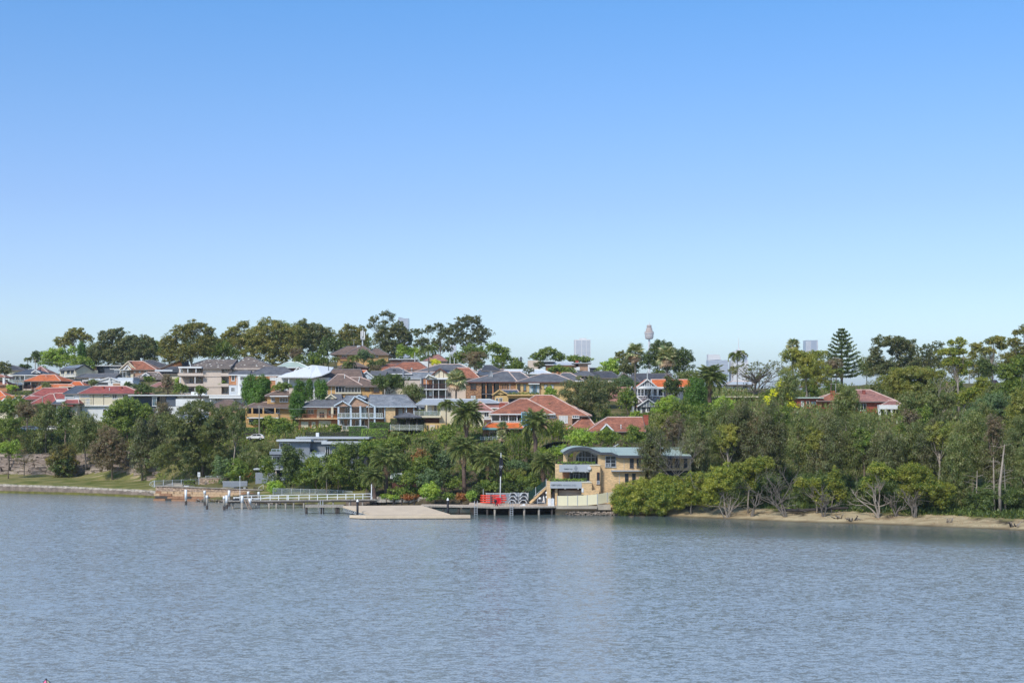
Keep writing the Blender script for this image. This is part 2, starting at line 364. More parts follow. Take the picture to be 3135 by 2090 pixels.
# ------------------------------------------------------------------ terrain
COLS = [
 (-900,[(372,-1.5),(374,1.6),(396,3),(404,9),(430,19),(480,30),(540,35),(600,35)]),
 (-400,[(362,-1.5),(364,1.6),(386,3),(394,9),(420,19),(470,30),(540,35),(600,35)]),
 (0,  [(340,-1.5),(342.6,1.6),(343.6,2.1),(372,3.3),(379,8.2),(388,13.2),(396,14.3),(412,20.3),(440,26),(470,29.5),(510,33),(600,34)]),
 (240,[(331,-1.5),(333.6,1.4),(334.6,1.85),(366,3.1),(372,8),(384,13.8),(395,17),(435,26.5),(475,31.5),(520,35),(600,36)]),
 (460,[(318,-1.5),(320.6,1.2),(321.6,1.65),(345,2.7),(352,7),(375,13),(395,19),(405,23),(440,29),(480,33),(520,37),(600,38)]),
 (600,[(301,-1.2),(304,.5),(307.5,.7),(308.5,2.9),(330,3.2),(334,5.5),(345,8),(360,12),(385,18.5),(400,23),(440,29),(500,36),(600,38)]),
 (800,[(293,-1.2),(295.5,1.5),(300,2.2),(313,4.2),(322,5.2),(340,12),(352,15),(385,22),(430,29),(480,35),(520,38),(600,38)]),
 (1000,[(286,-1.2),(288.5,1.5),(300,2.2),(315,5),(325,9),(338,14.6),(360,18),(385,23),(430,28.5),(480,36),(520,39),(600,39)]),
 (1200,[(283,-1.2),(285.5,1.7),(300,3),(312,6),(325,12),(338,14.6),(370,19),(400,24),(430,28.5),(480,35),(520,38),(600,39)]),
 (1400,[(278,-1.2),(280,1.7),(295,4),(308,9),(322,14),(345,19),(365,22),(400,26),(440,30),(500,35),(600,35)]),
 (1600,[(272,-1.2),(273.5,1.6),(284,2.8),(300,8),(312,13.3),(330,17),(345,19),(362,22),(400,26),(450,32),(500,34),(600,33)]),
 (1750,[(259.5,-1),(262,1.1),(280,2.2),(288,6),(300,12.8),(310,14.5),(345,18.5),(362,21.5),(400,27),(450,31),(500,32),(600,31)]),
 (1950,[(258,-1),(260.5,.5),(265,1.6),(282,4),(300,13),(330,16),(352,18.5),(365,20.5),(400,27),(450,30),(500,31),(600,30)]),
 (2200,[(247,-1),(250,.3),(256,1.3),(275,3),(300,10),(345,21.5),(380,24.5),(430,27),(500,29),(600,28)]),
 (2450,[(238.5,-1),(241,.35),(249,1.3),(265,2.5),(300,13),(330,19.5),(380,24),(450,27),(600,26)]),
 (2700,[(233,-1),(236,.3),(243,1.2),(258,2),(300,13),(330,18.5),(380,25),(450,29),(600,28)]),
 (3135,[(219.5,-1),(222.5,.3),(234,1.3),(250,2.2),(290,12.5),(340,21),(400,27),(500,31),(600,30)]),
 (3700,[(211,-1),(214,.3),(225,1.3),(245,2.3),(300,15),(400,27),(500,31),(600,30)]),
]
_cp = np.array([c[0] for c in COLS],float)
def zg(x,y):
 """ground height at world x, y"""
 px = x / max(y,1.0) * F + CX
 px = min(max(px,_cp[0]),_cp[-1])
 i = min(max(int(np.searchsorted(_cp,px)) - 1,0),len(COLS) - 2)
 t = (px - _cp[i]) / (_cp[i + 1] - _cp[i])
 def ev(c):
  pts = c[1]
  if y > 600:
   a = min((y - 600) / 500.0,1.0); return pts[-1][1] * (1 - a) + 3 * a
  return float(np.interp(y,[p[0] for p in pts],[p[1] for p in pts]))
 # blend with aligned shorelines so that the shore stays a clean line
 c0,c1 = COLS[i],COLS[i + 1]
 s0,s1 = c0[1][0][0],c1[1][0][0]; s = s0 * (1 - t) + s1 * t
 def evs(c,sc):
  w = max(0.0,1 - (y - s) / 120.0)
  return _ev(c,y + (sc - s) * w)
 return evs(c0,s0) * (1 - t) + evs(c1,s1) * t
def _ev(c,y):
 pts = c[1]
 if y > 600:
  a = min((y - 600) / 500.0,1.0); return pts[-1][1] * (1 - a) + 3 * a
 return float(np.interp(y,[p[0] for p in pts],[p[1] for p in pts]))
def gnd(px,D): return zg(X(px,D),D)
def build_ground():
 pxs = np.concatenate([np.linspace(-900,-100,10),np.linspace(-60,3200,190),np.linspace(3260,3700,6)])
 Ds = np.concatenate([np.arange(210,400,1.25),np.arange(400,620,5.0),[680,760,900,1100,1600,3000,6000,20000]])
 rs = np.random.RandomState(3)
 V = []; cover = []
 for D in Ds:
  for px in pxs:
   x = X(px,D); z = zg(x,D)
   shore = float(np.interp(px,_cp,[c[1][0][0] for c in COLS]))
   s = g = 0.0
   t = D - shore
   if px > 1820: s = 1.0 if t < 11 + 3 * math.sin(px * .02) + 2 * math.sin(px * .071) else 0.0
   if px > 1990 and 10 < t < 22: g = 0.8
   if px < 480 and 1.5 < t < 33: g = 1.0
   if 480 < px < 820 and t > 3 and D < 345 and D > 313: g = .6
   if 790 < px < 1130 and 1.5 < t < 22: g = 1.0
   if D > 300 or (px > 1990 and t > 30): g = max(g,.5)
   zz = z + (rs.rand() - .5) * (0.25 if t > 3 and g < .9 else 0.04)
   V.append((x,D,zz)); cover.append((s,g,0,1))
 nx = len(pxs); V = np.array(V)
 I = np.arange(len(V)).reshape(len(Ds),nx)
 Q = np.stack([I[:-1,:-1],I[:-1,1:],I[1:,1:],I[1:,:-1]],-1).reshape(-1,4)
 m,nt,N,L = new_mat('ground')
 out = N("ShaderNodeOutputMaterial"); b = N("ShaderNodeBsdfPrincipled"); L(b.outputs[0],out.inputs[0]); b.inputs['Roughness'].default_value = .95
 b.inputs['Specular IOR Level'].default_value = 0.1
 at = N("ShaderNodeAttribute"); at.attribute_name = 'cover'; sc = N("ShaderNodeSeparateColor"); L(at.outputs['Color'],sc.inputs[0])
 geo = N("ShaderNodeNewGeometry")
 def noise(s,det=5,sc_=(1,1,1)):
  mp = N("ShaderNodeMapping"); mp.inputs['Scale'].default_value = sc_; L(geo.outputs['Position'],mp.inputs[0])
  n = N("ShaderNodeTexNoise"); n.inputs['Scale'].default_value = s; n.inputs['Detail'].default_value = det; L(mp.outputs[0],n.inputs['Vector']); return n.outputs[0]
 def ramp(src,a,c1,bb,c2):
  r = N("ShaderNodeValToRGB"); r.color_ramp.elements[0].position = a; r.color_ramp.elements[0].color = (*c1,1)
  r.color_ramp.elements[1].position = bb; r.color_ramp.elements[1].color = (*c2,1); L(src,r.inputs[0]); return r.outputs[0]
 def mix(f,a,c):
  x = N("ShaderNodeMix"); x.data_type = 'RGBA'; L(f,x.inputs[0]); L(a,x.inputs[6]); L(c,x.inputs[7]); return x.outputs[2]
 soil = ramp(noise(.7,8),.35,(.05,.042,.025),.7,(.13,.10,.06))
 grass = ramp(noise(.25,6),.35,(.10,.125,.025),.68,(.27,.235,.085))
 bare = ramp(noise(.5,4,(.25,2,1)),.55,(0,0,0),.70,(1,1,1))
 x = N("ShaderNodeMix"); x.data_type = 'RGBA'; L(bare,x.inputs[0]); L(grass,x.inputs[6]); x.inputs[7].default_value = (.42,.33,.2,1)
 sand = ramp(noise(.5,8,(.4,1,1)),.3,(.28,.20,.11),.62,(.50,.40,.24))
 c = mix(sc.outputs[1],soil,x.outputs[2]); c = mix(sc.outputs[0],c,sand)
 sp = N("ShaderNodeSeparateXYZ"); L(geo.outputs['Position'],sp.inputs[0])
 wet = N("ShaderNodeMapRange"); wet.inputs[1].default_value = 0.08; wet.inputs[2].default_value = 0.35; wet.inputs[3].default_value = 0.35; wet.inputs[4].default_value = 1; L(sp.outputs[2],wet.inputs[0])
 y = N("ShaderNodeMix"); y.data_type = 'RGBA'; y.blend_type = 'MULTIPLY'; y.inputs[0].default_value = 1; L(c,y.inputs[6]); L(wet.outputs[0],y.inputs[7])
 L(y.outputs[2],b.inputs['Base Color'])
 bp = N("ShaderNodeBump"); bp.inputs['Distance'].default_value = .15; L(noise(2.5,4),bp.inputs['Height']); L(bp.outputs[0],b.inputs['Normal'])
 o = mesh('ground',V,Q,m,smooth=True); tag(o,kind='structure')
 ca = o.data.color_attributes.new('cover','FLOAT_COLOR','POINT'); ca.data.foreach_set('color',np.array(cover,np.float32).ravel())
 near = G(); near.box(-400,400,-300,52,-3,6.0)
 tag(near.build('near_bank',pmat('bank_grass',(.09,.12,.03),.95,amt=.3)),kind='structure')
def build_water():
 # real small waves in the part of the bay that is near enough to show them; beyond, bump takes over
 m,nt,N,L = new_mat('water')
 out = N("ShaderNodeOutputMaterial"); b = N("ShaderNodeBsdfPrincipled"); L(b.outputs[0],out.inputs[0])
 b.inputs['Roughness'].default_value = 0.16; b.inputs['IOR'].default_value = 1.333
 b.inputs['Base Color'].default_value = (0.27,0.295,0.315,1)
 geo = N("ShaderNodeNewGeometry")
 def noise(s,sc_,det=3,dist=0.0,rough=.5,rot=.2):
  mp = N("ShaderNodeMapping"); mp.inputs['Scale'].default_value = sc_; mp.inputs['Rotation'].default_value = (0,0,rot); L(geo.outputs['Position'],mp.inputs[0])
  n = N("ShaderNodeTexNoise"); n.inputs['Scale'].default_value = s; n.inputs['Detail'].default_value = det; n.inputs['Distortion'].default_value = dist; n.inputs['Roughness'].default_value = rough
  L(mp.outputs[0],n.inputs['Vector']); return n
 # the surface normal leans with three sizes of wave: chop, wavelets and ripples
 acc = None
 for s_,sc_,det,k,rot in ((.35,(.6,1,1),2,.26,.3),(2.0,(.75,1,1),4,1.3,.12),(8.0,(.8,1,1),2,1.4,-.1)):
  n = noise(s_,sc_,det,.3,.55,rot); sb = N("ShaderNodeVectorMath"); sb.operation = 'SUBTRACT'; L(n.outputs['Color'],sb.inputs[0]); sb.inputs[1].default_value = (.5,.5,.5)
  ml = N("ShaderNodeVectorMath"); ml.operation = 'MULTIPLY'; L(sb.outputs[0],ml.inputs[0]); ml.inputs[1].default_value = (k,k,0)
  if acc is None: acc = ml.outputs[0]
  else:
   ad = N("ShaderNodeVectorMath"); L(acc,ad.inputs[0]); L(ml.outputs[0],ad.inputs[1]); acc = ad.outputs[0]
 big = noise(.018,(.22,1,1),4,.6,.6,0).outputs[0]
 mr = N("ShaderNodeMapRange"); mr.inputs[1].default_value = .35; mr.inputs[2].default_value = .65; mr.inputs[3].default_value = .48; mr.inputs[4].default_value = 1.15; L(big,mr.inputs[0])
 sp = N("ShaderNodeSeparateXYZ"); L(geo.outputs['Position'],sp.inputs[0])   # calmer water in the lee of the far shore
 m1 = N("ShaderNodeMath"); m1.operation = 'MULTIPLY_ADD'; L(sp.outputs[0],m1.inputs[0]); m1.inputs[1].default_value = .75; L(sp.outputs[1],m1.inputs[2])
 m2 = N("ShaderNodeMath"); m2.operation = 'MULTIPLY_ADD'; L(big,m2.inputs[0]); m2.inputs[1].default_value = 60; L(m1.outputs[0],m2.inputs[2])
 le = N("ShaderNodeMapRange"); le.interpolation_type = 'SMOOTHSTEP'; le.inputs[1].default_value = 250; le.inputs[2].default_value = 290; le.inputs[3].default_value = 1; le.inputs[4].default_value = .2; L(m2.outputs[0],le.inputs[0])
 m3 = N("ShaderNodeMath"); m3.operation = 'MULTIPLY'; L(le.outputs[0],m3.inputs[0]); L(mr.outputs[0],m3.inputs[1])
 cm = N("ShaderNodeMix"); cm.data_type = 'RGBA'; L(le.outputs[0],cm.inputs[0]); cm.inputs[6].default_value = (.03,.06,.055,1); cm.inputs[7].default_value = (0.335,0.375,0.385,1); L(cm.outputs[2],b.inputs['Base Color'])  # lee water: dark tree reflection is put into the base colour
 sc2 = N("ShaderNodeVectorMath"); sc2.operation = 'SCALE'; L(acc,sc2.inputs[0]); L(m3.outputs[0],sc2.inputs['Scale'])
 ad = N("ShaderNodeVectorMath"); L(sc2.outputs[0],ad.inputs[0]); ad.inputs[1].default_value = (0,0,1)
 nz = N("ShaderNodeVectorMath"); nz.operation = 'NORMALIZE'; L(ad.outputs[0],nz.inputs[0]); L(nz.outputs[0],b.inputs['Normal'])
 xs = np.concatenate([[-9000,-2500,-800,-400],np.linspace(-200,200,9),[400,800,2500,9000]])
 ys = np.concatenate([[52.5],np.linspace(90,350,14),[420]])
 V = np.array([(x,y,0.0) for y in ys for x in xs]); I = np.arange(len(V)).reshape(len(ys),len(xs))
 Q = np.stack([I[:-1,:-1],I[:-1,1:],I[1:,1:],I[1:,:-1]],-1).reshape(-1,4)
 tag(mesh('water',V,Q,m),kind='structure')
 g = G(); g.box(-9000,9000,40,420,-1.9,-1.6); tag(g.build('bay_floor',M['wet_rock']),kind='structure')
def build_haze(dens=8.5e-5):
 m,nt,N,L = new_mat('haze')
 out = N("ShaderNodeOutputMaterial"); v = N("ShaderNodeVolumePrincipled"); v.inputs['Density'].default_value = dens
 v.inputs['Color'].default_value = (0.82,0.90,1.0,1); v.inputs['Anisotropy'].default_value = 0.2; L(v.outputs[0],out.inputs['Volume'])
 g = G(); g.box(-9500,9500,-320,21000,-5,460)
 tag(g.build('haze',m),kind='stuff')
# ------------------------------------------------------------------ houses
class House:
 def __init__(s,name,label,px,D,base_py,yaw=0.0,cat='house',group=None):
  s.D = D; s.t = math.radians(yaw); s.ox = X(px,D); s.oz = Z(base_py,D)
  s.u = (math.cos(s.t),-math.sin(s.t)); s.w = (math.sin(s.t),math.cos(s.t))
  s.root = empty(name,(s.ox,D,s.oz),-s.t,label,cat,group)
  s.wm = M['white']
 def fx(s,px,ly=0.0):
  k = (px - CX) / F; c,n = math.cos(s.t),math.sin(s.t)
  return (k * (s.D + ly * c) - s.ox - ly * n) / (c + k * n)
 def fy(s,px,lx):
  k = (px - CX) / F; c,n = math.cos(s.t),math.sin(s.t)
  return (k * (s.D - lx * n) - s.ox - lx * c) / (n - k * c)
 def fz(s,py,lx=0.0,ly=0.0):
  return Z(py,s.D - lx * math.sin(s.t) + ly * math.cos(s.t)) - s.oz
 def mk(s,name,g,mat,parent=None,label=None):
  o = g.build(name,M[mat] if isinstance(mat,str) else mat,parent or s.root)
  if label: o['label'] = label
  return o
 def box(s,name,a,b,t,bt,d0,d1,mat,parent=None,label=None):
  x0,x1 = s.fx(a,d0),s.fx(b,d0); z1 = s.fz(t,(x0 + x1) / 2,d0); z0 = s.fz(bt,(x0 + x1) / 2,d0)
  return s.mk(name,G().box(x0,x1,d0,d1,z0,z1),mat,parent,label)
 def wall(s,a,b,t,depth,mat,d0=0.0,bot=None,down=4.0,label=None):
  x0,x1 = s.fx(a,d0),s.fx(b,d0); z1 = s.fz(t,(x0 + x1) / 2,d0)
  z0 = s.fz(bot,(x0 + x1) / 2,d0) if bot else -down
  return s.mk('wall',G().box(x0,x1,d0,d0 + depth,z0,z1),mat,None,label)
 def roof(s,a,b,pe,pr,ra,rb,depth,mat,d0=0.0,over=0.5,ga=False,gb=False,gm='cream',cap='cap_light',gut='gutter',label=None,th=0.22):
  """hip or gable roof, ridge parallel to the front; ga/gb: gable at the left/right end"""
  x0,x1 = s.fx(a,d0 - over),s.fx(b,d0 - over); xm = (x0 + x1) / 2
  ze = s.fz(pe,xm,d0 - over); ym = d0 + depth / 2; y0,y1 = d0 - over,d0 + depth + over
  ax = x0 if ga else s.fx(ra,ym); bx = x1 if gb else s.fx(rb,ym); zr = s.fz(pr,(ax + bx) / 2,ym)
  zr = max(zr,ze + 0.3)
  V = [(x0,y0,ze),(x1,y0,ze),(x1,y1,ze),(x0,y1,ze),(ax,ym,zr),(bx,ym,zr)]
  V += [(x,y,z-th) for x,y,z in V[:4]]
  Fc = [(0,1,5,4),(2,3,4,5),(1,2,5),(3,0,4),(6,9,8,7)]
  o = mesh('roof',V,Fc + [(0,6,7,1),(1,7,8,2),(2,8,9,3),(3,9,6,0)],None,s.root,mats=[M[mat],M[gut]],mi=[0,0,0,0,1,1,1,1,1])
  if label: o['label'] = label
  g = G(); r = .15
  g.tube([V[4],V[5]],[r,r],5)
  for p,q,gg in ((0,4,ga),(3,4,ga),(1,5,gb),(2,5,gb)):
   if not gg: g.tube([V[p],V[q]],[r,r],5)
  s.mk('ridge_cap',g,cap,o)
  if not s.fast:
   g = G().box(x0 - .06,x1 + .06,y0 - .16,y0 - .02,ze - th - .02,ze - .02); s.mk('gutter',g,gut,o)
  for gg,xx,sg in ((ga,x0,1),(gb,x1,-1)):
   if gg:
    xi = xx + sg * over * .9
    t = (over) / (ym - y0); za = ze - th
    s.mk('gable',G_tri_x(xi,y0 + over,ym,y1 - over,za,zr - th - .02),gm)
    bb = G().bar((xx,y0,ze - .08),(xx,ym,zr - .05),.14,.26).bar((xx,y1,ze - .08),(xx,ym,zr - .05),.14,.26)
    s.mk('barge_board',bb,'white' if gut != 'gutter' else 'gutter',o)
  return o
 fast = False
 def gable(s,a,b,pe,pr,pk,depth,mat,d0=0.0,over=0.4,gm='cream',barge='white',cap='cap_light',slats=0,label=None):
  """gable facing the camera: ridge runs back from the peak at pixel pk"""
  yf = d0 - over
  x0,x1 = s.fx(a,yf),s.fx(b,yf); xm = s.fx(pk,yf); ze = s.fz(pe,xm,yf); zr = s.fz(pr,xm,yf); y1 = d0 + depth
  V = [(x0,yf,ze),(xm,yf,zr),(x1,yf,ze),(x0,y1,ze),(xm,y1,zr),(x1,y1,ze)]
  V += [(x,y,z-.2) for x,y,z in V]
  Fc = [(0,1,4,3),(1,2,5,4),(6,9,10,7),(7,10,11,8),(0,6,7,1),(1,7,8,2),(0,3,9,6),(2,8,11,5)]
  o = mesh('roof',V,Fc,M[mat],s.root)
  if label: o['label'] = label
  s.mk('ridge_cap',G().tube([V[1],V[4]],[.13,.13],5),cap,o)
  w = .3
  bb = G().bar((x0,yf - .04,ze - .08),(xm,yf - .04,zr - .06),.1,w).bar((x1,yf - .04,ze - .08),(xm,yf - .04,zr - .06),.1,w)
  s.mk('barge_board',bb,barge,o)
  xi0 = x0 + (xm - x0) * .04; xi1 = x1 - (x1 - xm) * .04
  gw = G(); gw.prism([(xi0,ze - .2),(xi1,ze - .2),(xm,zr - .22)],d0,d0 + .25); gp = s.mk('gable',gw,gm)
  if slats:
   for k in range(slats):
    t = (k + .5) / slats; xx = xi0 + (xi1 - xi0) * t
    zt = ze - .2 + (zr - ze) * (1 - abs(xx - xm) / max(abs((xi0 if xx < xm else xi1) - xm),.1)) - .1
    if zt - ze > .15: s.mk('gable_slat',G().box(xx - .07,xx + .07,d0 - .05,d0 - .005,ze - .2,zt),barge,gp)
  return o
 def win(s,a,b,t,bt,cols=2,rows=1,fr='white',gl='glass',d=0.0,sill=True,name='window',fw=.09):
  x0,x1 = s.fx(a,d),s.fx(b,d); xm = (x0 + x1) / 2; z1,z0 = s.fz(t,xm,d),s.fz(bt,xm,d)
  g = G(); f = fw; y0,y1 = d - .09,d + .02
  g.box(x0,x0 + f,y0,y1,z0,z1).box(x1 - f,x1,y0,y1,z0,z1).box(x0 + f,x1 - f,y0,y1,z1 - f,z1).box(x0 + f,x1 - f,y0,y1,z0,z0 + f)
  for k in range(1,cols):
   xx = x0 + (x1 - x0) * k / cols; g.box(xx - f * .4,xx + f * .4,y0 + .015,y1,z0 + f,z1 - f)
  for k in range(1,rows):
   zz = z0 + (z1 - z0) * k / rows; g.box(x0 + f,x1 - f,y0 + .02,y1,zz - f * .35,zz + f * .35)
  o = s.mk(name,g,fr)
  p = G().box(x0 + f,x1 - f,d - .035,d + .01,z0 + f,z1 - f); s.mk('pane',p,gl,o)
  if sill and name == 'window': s.mk('sill',G().box(x0 - .08,x1 + .08,d - .16,d,z0 - .09,z0 - .003),fr,o)
  return o
 def post(s,px,t,bt,d=0.0,w=.2,mat='white',name='post'):
  x = s.fx(px,d); return s.mk(name,G().box(x - w / 2,x + w / 2,d,d + w,s.fz(bt,x,d),s.fz(t,x,d)),mat)
 def rail(s,a,b,t,bt,d=0.0,style='glass',n=5,mat='white'):
  x0,x1 = s.fx(a,d),s.fx(b,d); xm = (x0 + x1) / 2; z1,z0 = s.fz(t,xm,d),s.fz(bt,xm,d)
  g = G(); g.box(x0,x1,d,d + .07,z1 - .07,z1)
  for k in range(n + 1):
   xx = x0 + (x1 - x0 - .07) * k / n; g.box(xx,xx + .07,d + .004,d + .064,z0,z1 - .072)
  if style in ('bars','rails'): g.box(x0,x1,d + .01,d + .05,z0 + .06,z0 + .13)
  if style == 'rails': g.box(x0,x1,d + .01,d + .05,(z0 + z1) / 2 - .03,(z0 + z1) / 2 + .03)
  if style == 'bars':
   m = int((x1 - x0) / .22)
   for k in range(m): xx = x0 + (x1 - x0) * (k + .5) / m; g.box(xx - .018,xx + .018,d + .015,d + .045,z0 + .13,z1 - .07)
  o = s.mk('balcony_rail',g,mat)
  if style == 'glass': s.mk('glass_panel',G().box(x0 + .07,x1 - .07,d + .02,d + .04,z0 + .08,z1 - .08),'rail_glass',o)
  return o
 def chimney(s,a,b,t,bt,d,mat='red_brick',w=.8):
  x0,x1 = s.fx(a,d),s.fx(b,d); z1,z0 = s.fz(t,x0,d),s.fz(bt,x0,d)
  g = G().box(x0,x1,d,d + w,z0 - 1.2,z1 - .15).box(x0 - .06,x1 + .06,d - .06,d + w + .06,z1 - .15,z1)
  return s.mk('chimney',g,mat)
 def vent(s,px,t,bt,d,mat='white'):
  x = s.fx(px,d); z0 = s.fz(bt,x,d); z1 = s.fz(t,x,d)
  return s.mk('vent_pipe',G().tube([(x,d,z0 - .6),(x,d,z1)],[.09,.09],6).tube([(x,d,z1),(x,d,z1 + .12)],[.18,.1],6),mat)
def G_tri_x(x,y0,ym,y1,z0,z1):
 g = G(); i = 0
 g.v = [(x-.1,y0,z0),(x-.1,y1,z0),(x-.1,ym,z1),(x+.1,y0,z0),(x+.1,y1,z0),(x+.1,ym,z1)]
 g.f = [(0,1,2)[::-1],(3,4,5),(0,3,5,2),(1,2,5,4),(0,1,4,3)]
 return g
# ------------------------------------------------------------------ trees
def leaves(C,Nn,S,rs,asp=.55,T=None):
 """pointed leaves: centres, normals, sizes -> verts, faces"""
 n = len(C)
 Nn = Nn / np.maximum(np.linalg.norm(Nn,axis=1,keepdims=True),1e-6)
 R = rs.normal(size=(n,3)) if T is None else T + rs.normal(size=(n,3)) * .22
 U = np.cross(Nn,np.cross(R,Nn)); U /= np.maximum(np.linalg.norm(U,axis=1,keepdims=True),1e-6)
 W = np.cross(Nn,U); s = S[:,None] * .5
 V = np.stack([C - U * s - W * s * asp,C - U * s + W * s * asp,C + U * s],1).reshape(-1,3)
 return V,np.arange(3 * n).reshape(n,3)
def unit(rs,n):
 d = rs.normal(size=(n,3)); return d / np.linalg.norm(d,axis=1,keepdims=True)
STYLE = {  # leaf material, shape, clump radius, density, leaf size, trunk material
 'gum':    ('gum','umbrella',.105,1.1,1.0,'pale_bark'),
 'darkgum':('darkgum','umbrella',.105,1.15,1.0,'grey_bark'),
 'sparse': ('darkgum','sparse',.09,.75,.95,'grey_bark'),
 'green':  ('green','dome',.115,1.0,1.0,'bark'),
 'lime':   ('lime','dome',.10,.95,1.0,'bark'),
 'dark':   ('dark','dome',.11,1.0,1.0,'bark'),
 'fig':    ('fig','dome',.095,1.05,1.0,'bark'),
 'brown':  ('brown','dome',.10,.8,.8,'bark'),
 'cas':    ('cas','weep',.11,1.1,.95,'grey_bark'),
 'casg':   ('casg','weep',.11,1.1,.95,'grey_bark'),
 'mangrove': ('mangrove','dome',.11,1.1,.8,'pale_bark'),
 'mangbush': ('mangrove','bush',.11,1.2,.8,'grey_bark'),
 'ytop':   ('ytop','dome',.10,.9,.9,'pale_bark'),
 'yellow': ('yellow','sparse',.09,.5,.7,'bark'),
 'cypress':('cypress','column',.14,1.25,.8,'bark'),
 'cone':   ('dark','cone',.12,1.25,.8,'bark'),
 'golden': ('golden','bush',.11,1.2,.9,'bark'),
 'shrub':  ('green','bush',.13,1.1,.9,'bark'),
 'limeshrub': ('lime','bush',.13,1.1,.9,'bark'),
 'bluegreen': ('bluegreen','dome',.11,1.0,.9,'bark'),
 'red':    ('red','bush',.12,1.0,.9,'bark'),
 'umbrella': ('green','umbrella',.10,1.1,1.0,'bark'),
 'dryshrub': ('brown','sparse',.12,.7,.8,'grey_bark'),
 'bare':   ('darkgum','sparse',.06,.18,.8,'grey_bark'),
}
TREE_N = [0]; QUADS = [0]
def tree(kind,x0,x1,y0,y1,D,label,trunk=None,lobes=None,cat=None,group=None,depth=None,limbs=7,trunk_r=None,dens=1.0,name=None,lean=0.0,trunkmat=None):
 """crown fills the photo rectangle x0..x1, y0..y1 at distance D; lobes: list of rectangles instead"""
 TREE_N[0] += 1
 rs = np.random.RandomState(1000 + TREE_N[0] * 7)
 leaf,shape,cr,den,ls,bark = STYLE[kind]; den *= dens
 boxes = lobes or [(x0,x1,y0,y1)]
 px = trunk if trunk is not None else (x0 + x1) / 2
 bx = X(px,D); gz = zg(bx,D) - .15
 nm = name or {'cypress': 'cypress_tree','cone': 'conifer','golden': 'round_bush','shrub': 'shrub','limeshrub': 'shrub','red': 'shrub','dryshrub': 'shrub',
                  'gum': 'gum_tree','darkgum': 'gum_tree','sparse': 'gum_tree','cas': 'casuarina_tree','casg': 'casuarina_tree','mangrove': 'mangrove_tree','mangbush': 'mangrove_tree',
                  'fig': 'fig_tree','yellow': 'wattle_tree','ytop': 'wattle_tree','bare': 'bare_tree'}.get(kind,'leafy_tree')
 if group is None:
  group = 'shrubs and bushes' if 'shrub' in nm or 'bush' in nm else ('trees on the ridge skyline' if D >= 430 else 'trees between the houses' if D >= 320 else 'trees along the shore')
 root = empty(nm,(bx,D,gz),0,label,cat or ('shrub' if ('shrub' in nm or 'bush' in nm) else 'tree'),group)
 Cs = []; Rs = []
 lsz = np.clip(D / 1040.0,.24,.52) * ls
 VV = []; FF = []; off = 0
 for (a,b,t,u) in boxes:
  if lobes and (shape in ('umbrella','sparse') or leaf in ('mangrove','ytop')): ex,ey = (b - a) * .12,(u - t) * .2; a -= ex; b += ex; u += ey
  if shape in ('column','cone','bush'): ex,ey = (b - a) * .05,(u - t) * .03; a -= ex; b += ex; t -= ey; u += ey
  cx = (X(a,D) + X(b,D)) / 2 - bx; W = (b - a) / F * D / 2; Hh = (u - t) / F * D / 2; cz = Z((t + u) / 2,D) - gz
  dep = (depth or min(W * 1.0,7.5))
  r0 = max(cr * 1.75 * math.sqrt(W * Hh),lsz * 1.3)
  r0 = min(r0,1.35)
  area = 4 * math.pi * ((W * Hh + W * dep + dep * Hh) / 3)
  K = int(max(8,area / (math.pi * r0 * r0) * 1.15 * min(den,1.25) * (1.6 if shape in ('column','cone','bush') else 1)))
  K = min(K,190)
  d = unit(rs,K * 3); rad = rs.uniform(.12,1.0,size=(K * 3,1)) ** .5
  if shape in ('umbrella','sparse'): d[:,2] = np.where((d[:,2] < -.5) & (rs.rand(K * 3) < .5),-d[:,2],d[:,2])
  if shape == 'dome': d[:,2] = np.where((d[:,2] < -.5) & (rs.rand(K * 3) < .6),-d[:,2],d[:,2])
  p = d * rad
  if shape == 'cone':
   h = (p[:,2] + 1) / 2; w = (1.02 - h) ** .85; ang = np.arctan2(d[:,1],d[:,0]); q = np.sqrt(rs.uniform(.35,1,K * 3)); p[:,0] = np.cos(ang) * w * q; p[:,1] = np.sin(ang) * w * q
  if shape == 'column':
   h = (p[:,2] + 1) / 2; w = np.minimum(1,(1.03 - h) * 3.2) ** .5 * (0.82 + .18 * (1 - h)); ang = np.arctan2(d[:,1],d[:,0]); q = np.sqrt(rs.uniform(.4,1,K * 3)); p[:,0] = np.cos(ang) * w * q; p[:,1] = np.sin(ang) * w * q
  keep = (p[:,1] < .3) | (rs.rand(K * 3) < .3)
  if shape in ('umbrella','sparse','dome'):
   ph = rs.uniform(0,6.28,4); p = p * (1 + .16 * np.sin(3 * np.arctan2(p[:,2],p[:,0]) + ph[0]) + .08 * np.sin(7 * np.arctan2(p[:,2],p[:,0]) + ph[3]))[:,None]
   keep &= (np.sin(p[:,0] * 7 + ph[0]) * np.sin(p[:,2] * 6 + ph[1]) + .5 * np.sin(p[:,1] * 5 + ph[2])) > (-.45 if shape != 'dome' else -.8)
  p = p[keep][:K]
  hw,hh,hd = max(W - r0 * .7,W * .35),max(Hh - r0 * .55,Hh * .4),max(dep - r0 * .6,dep * .4)
  c = p * np.array([hw,hd,hh]) + np.array([cx,0,cz])
  c += rs.normal(size=c.shape) * r0 * .22
  rr = r0 * rs.uniform(.65,1.3,len(c))
  Cs.append(c); Rs.append(rr)
 C = np.concatenate(Cs); R = np.concatenate(Rs)
 lean_a = 1.0
 flat = {'umbrella': .72,'sparse': .7,'weep': 1.15,'column': 1.2,'cone': .7}.get(shape,.82)
 dd = {'umbrella': 1.0,'sparse': .62,'weep': .9}.get(shape,1.0)
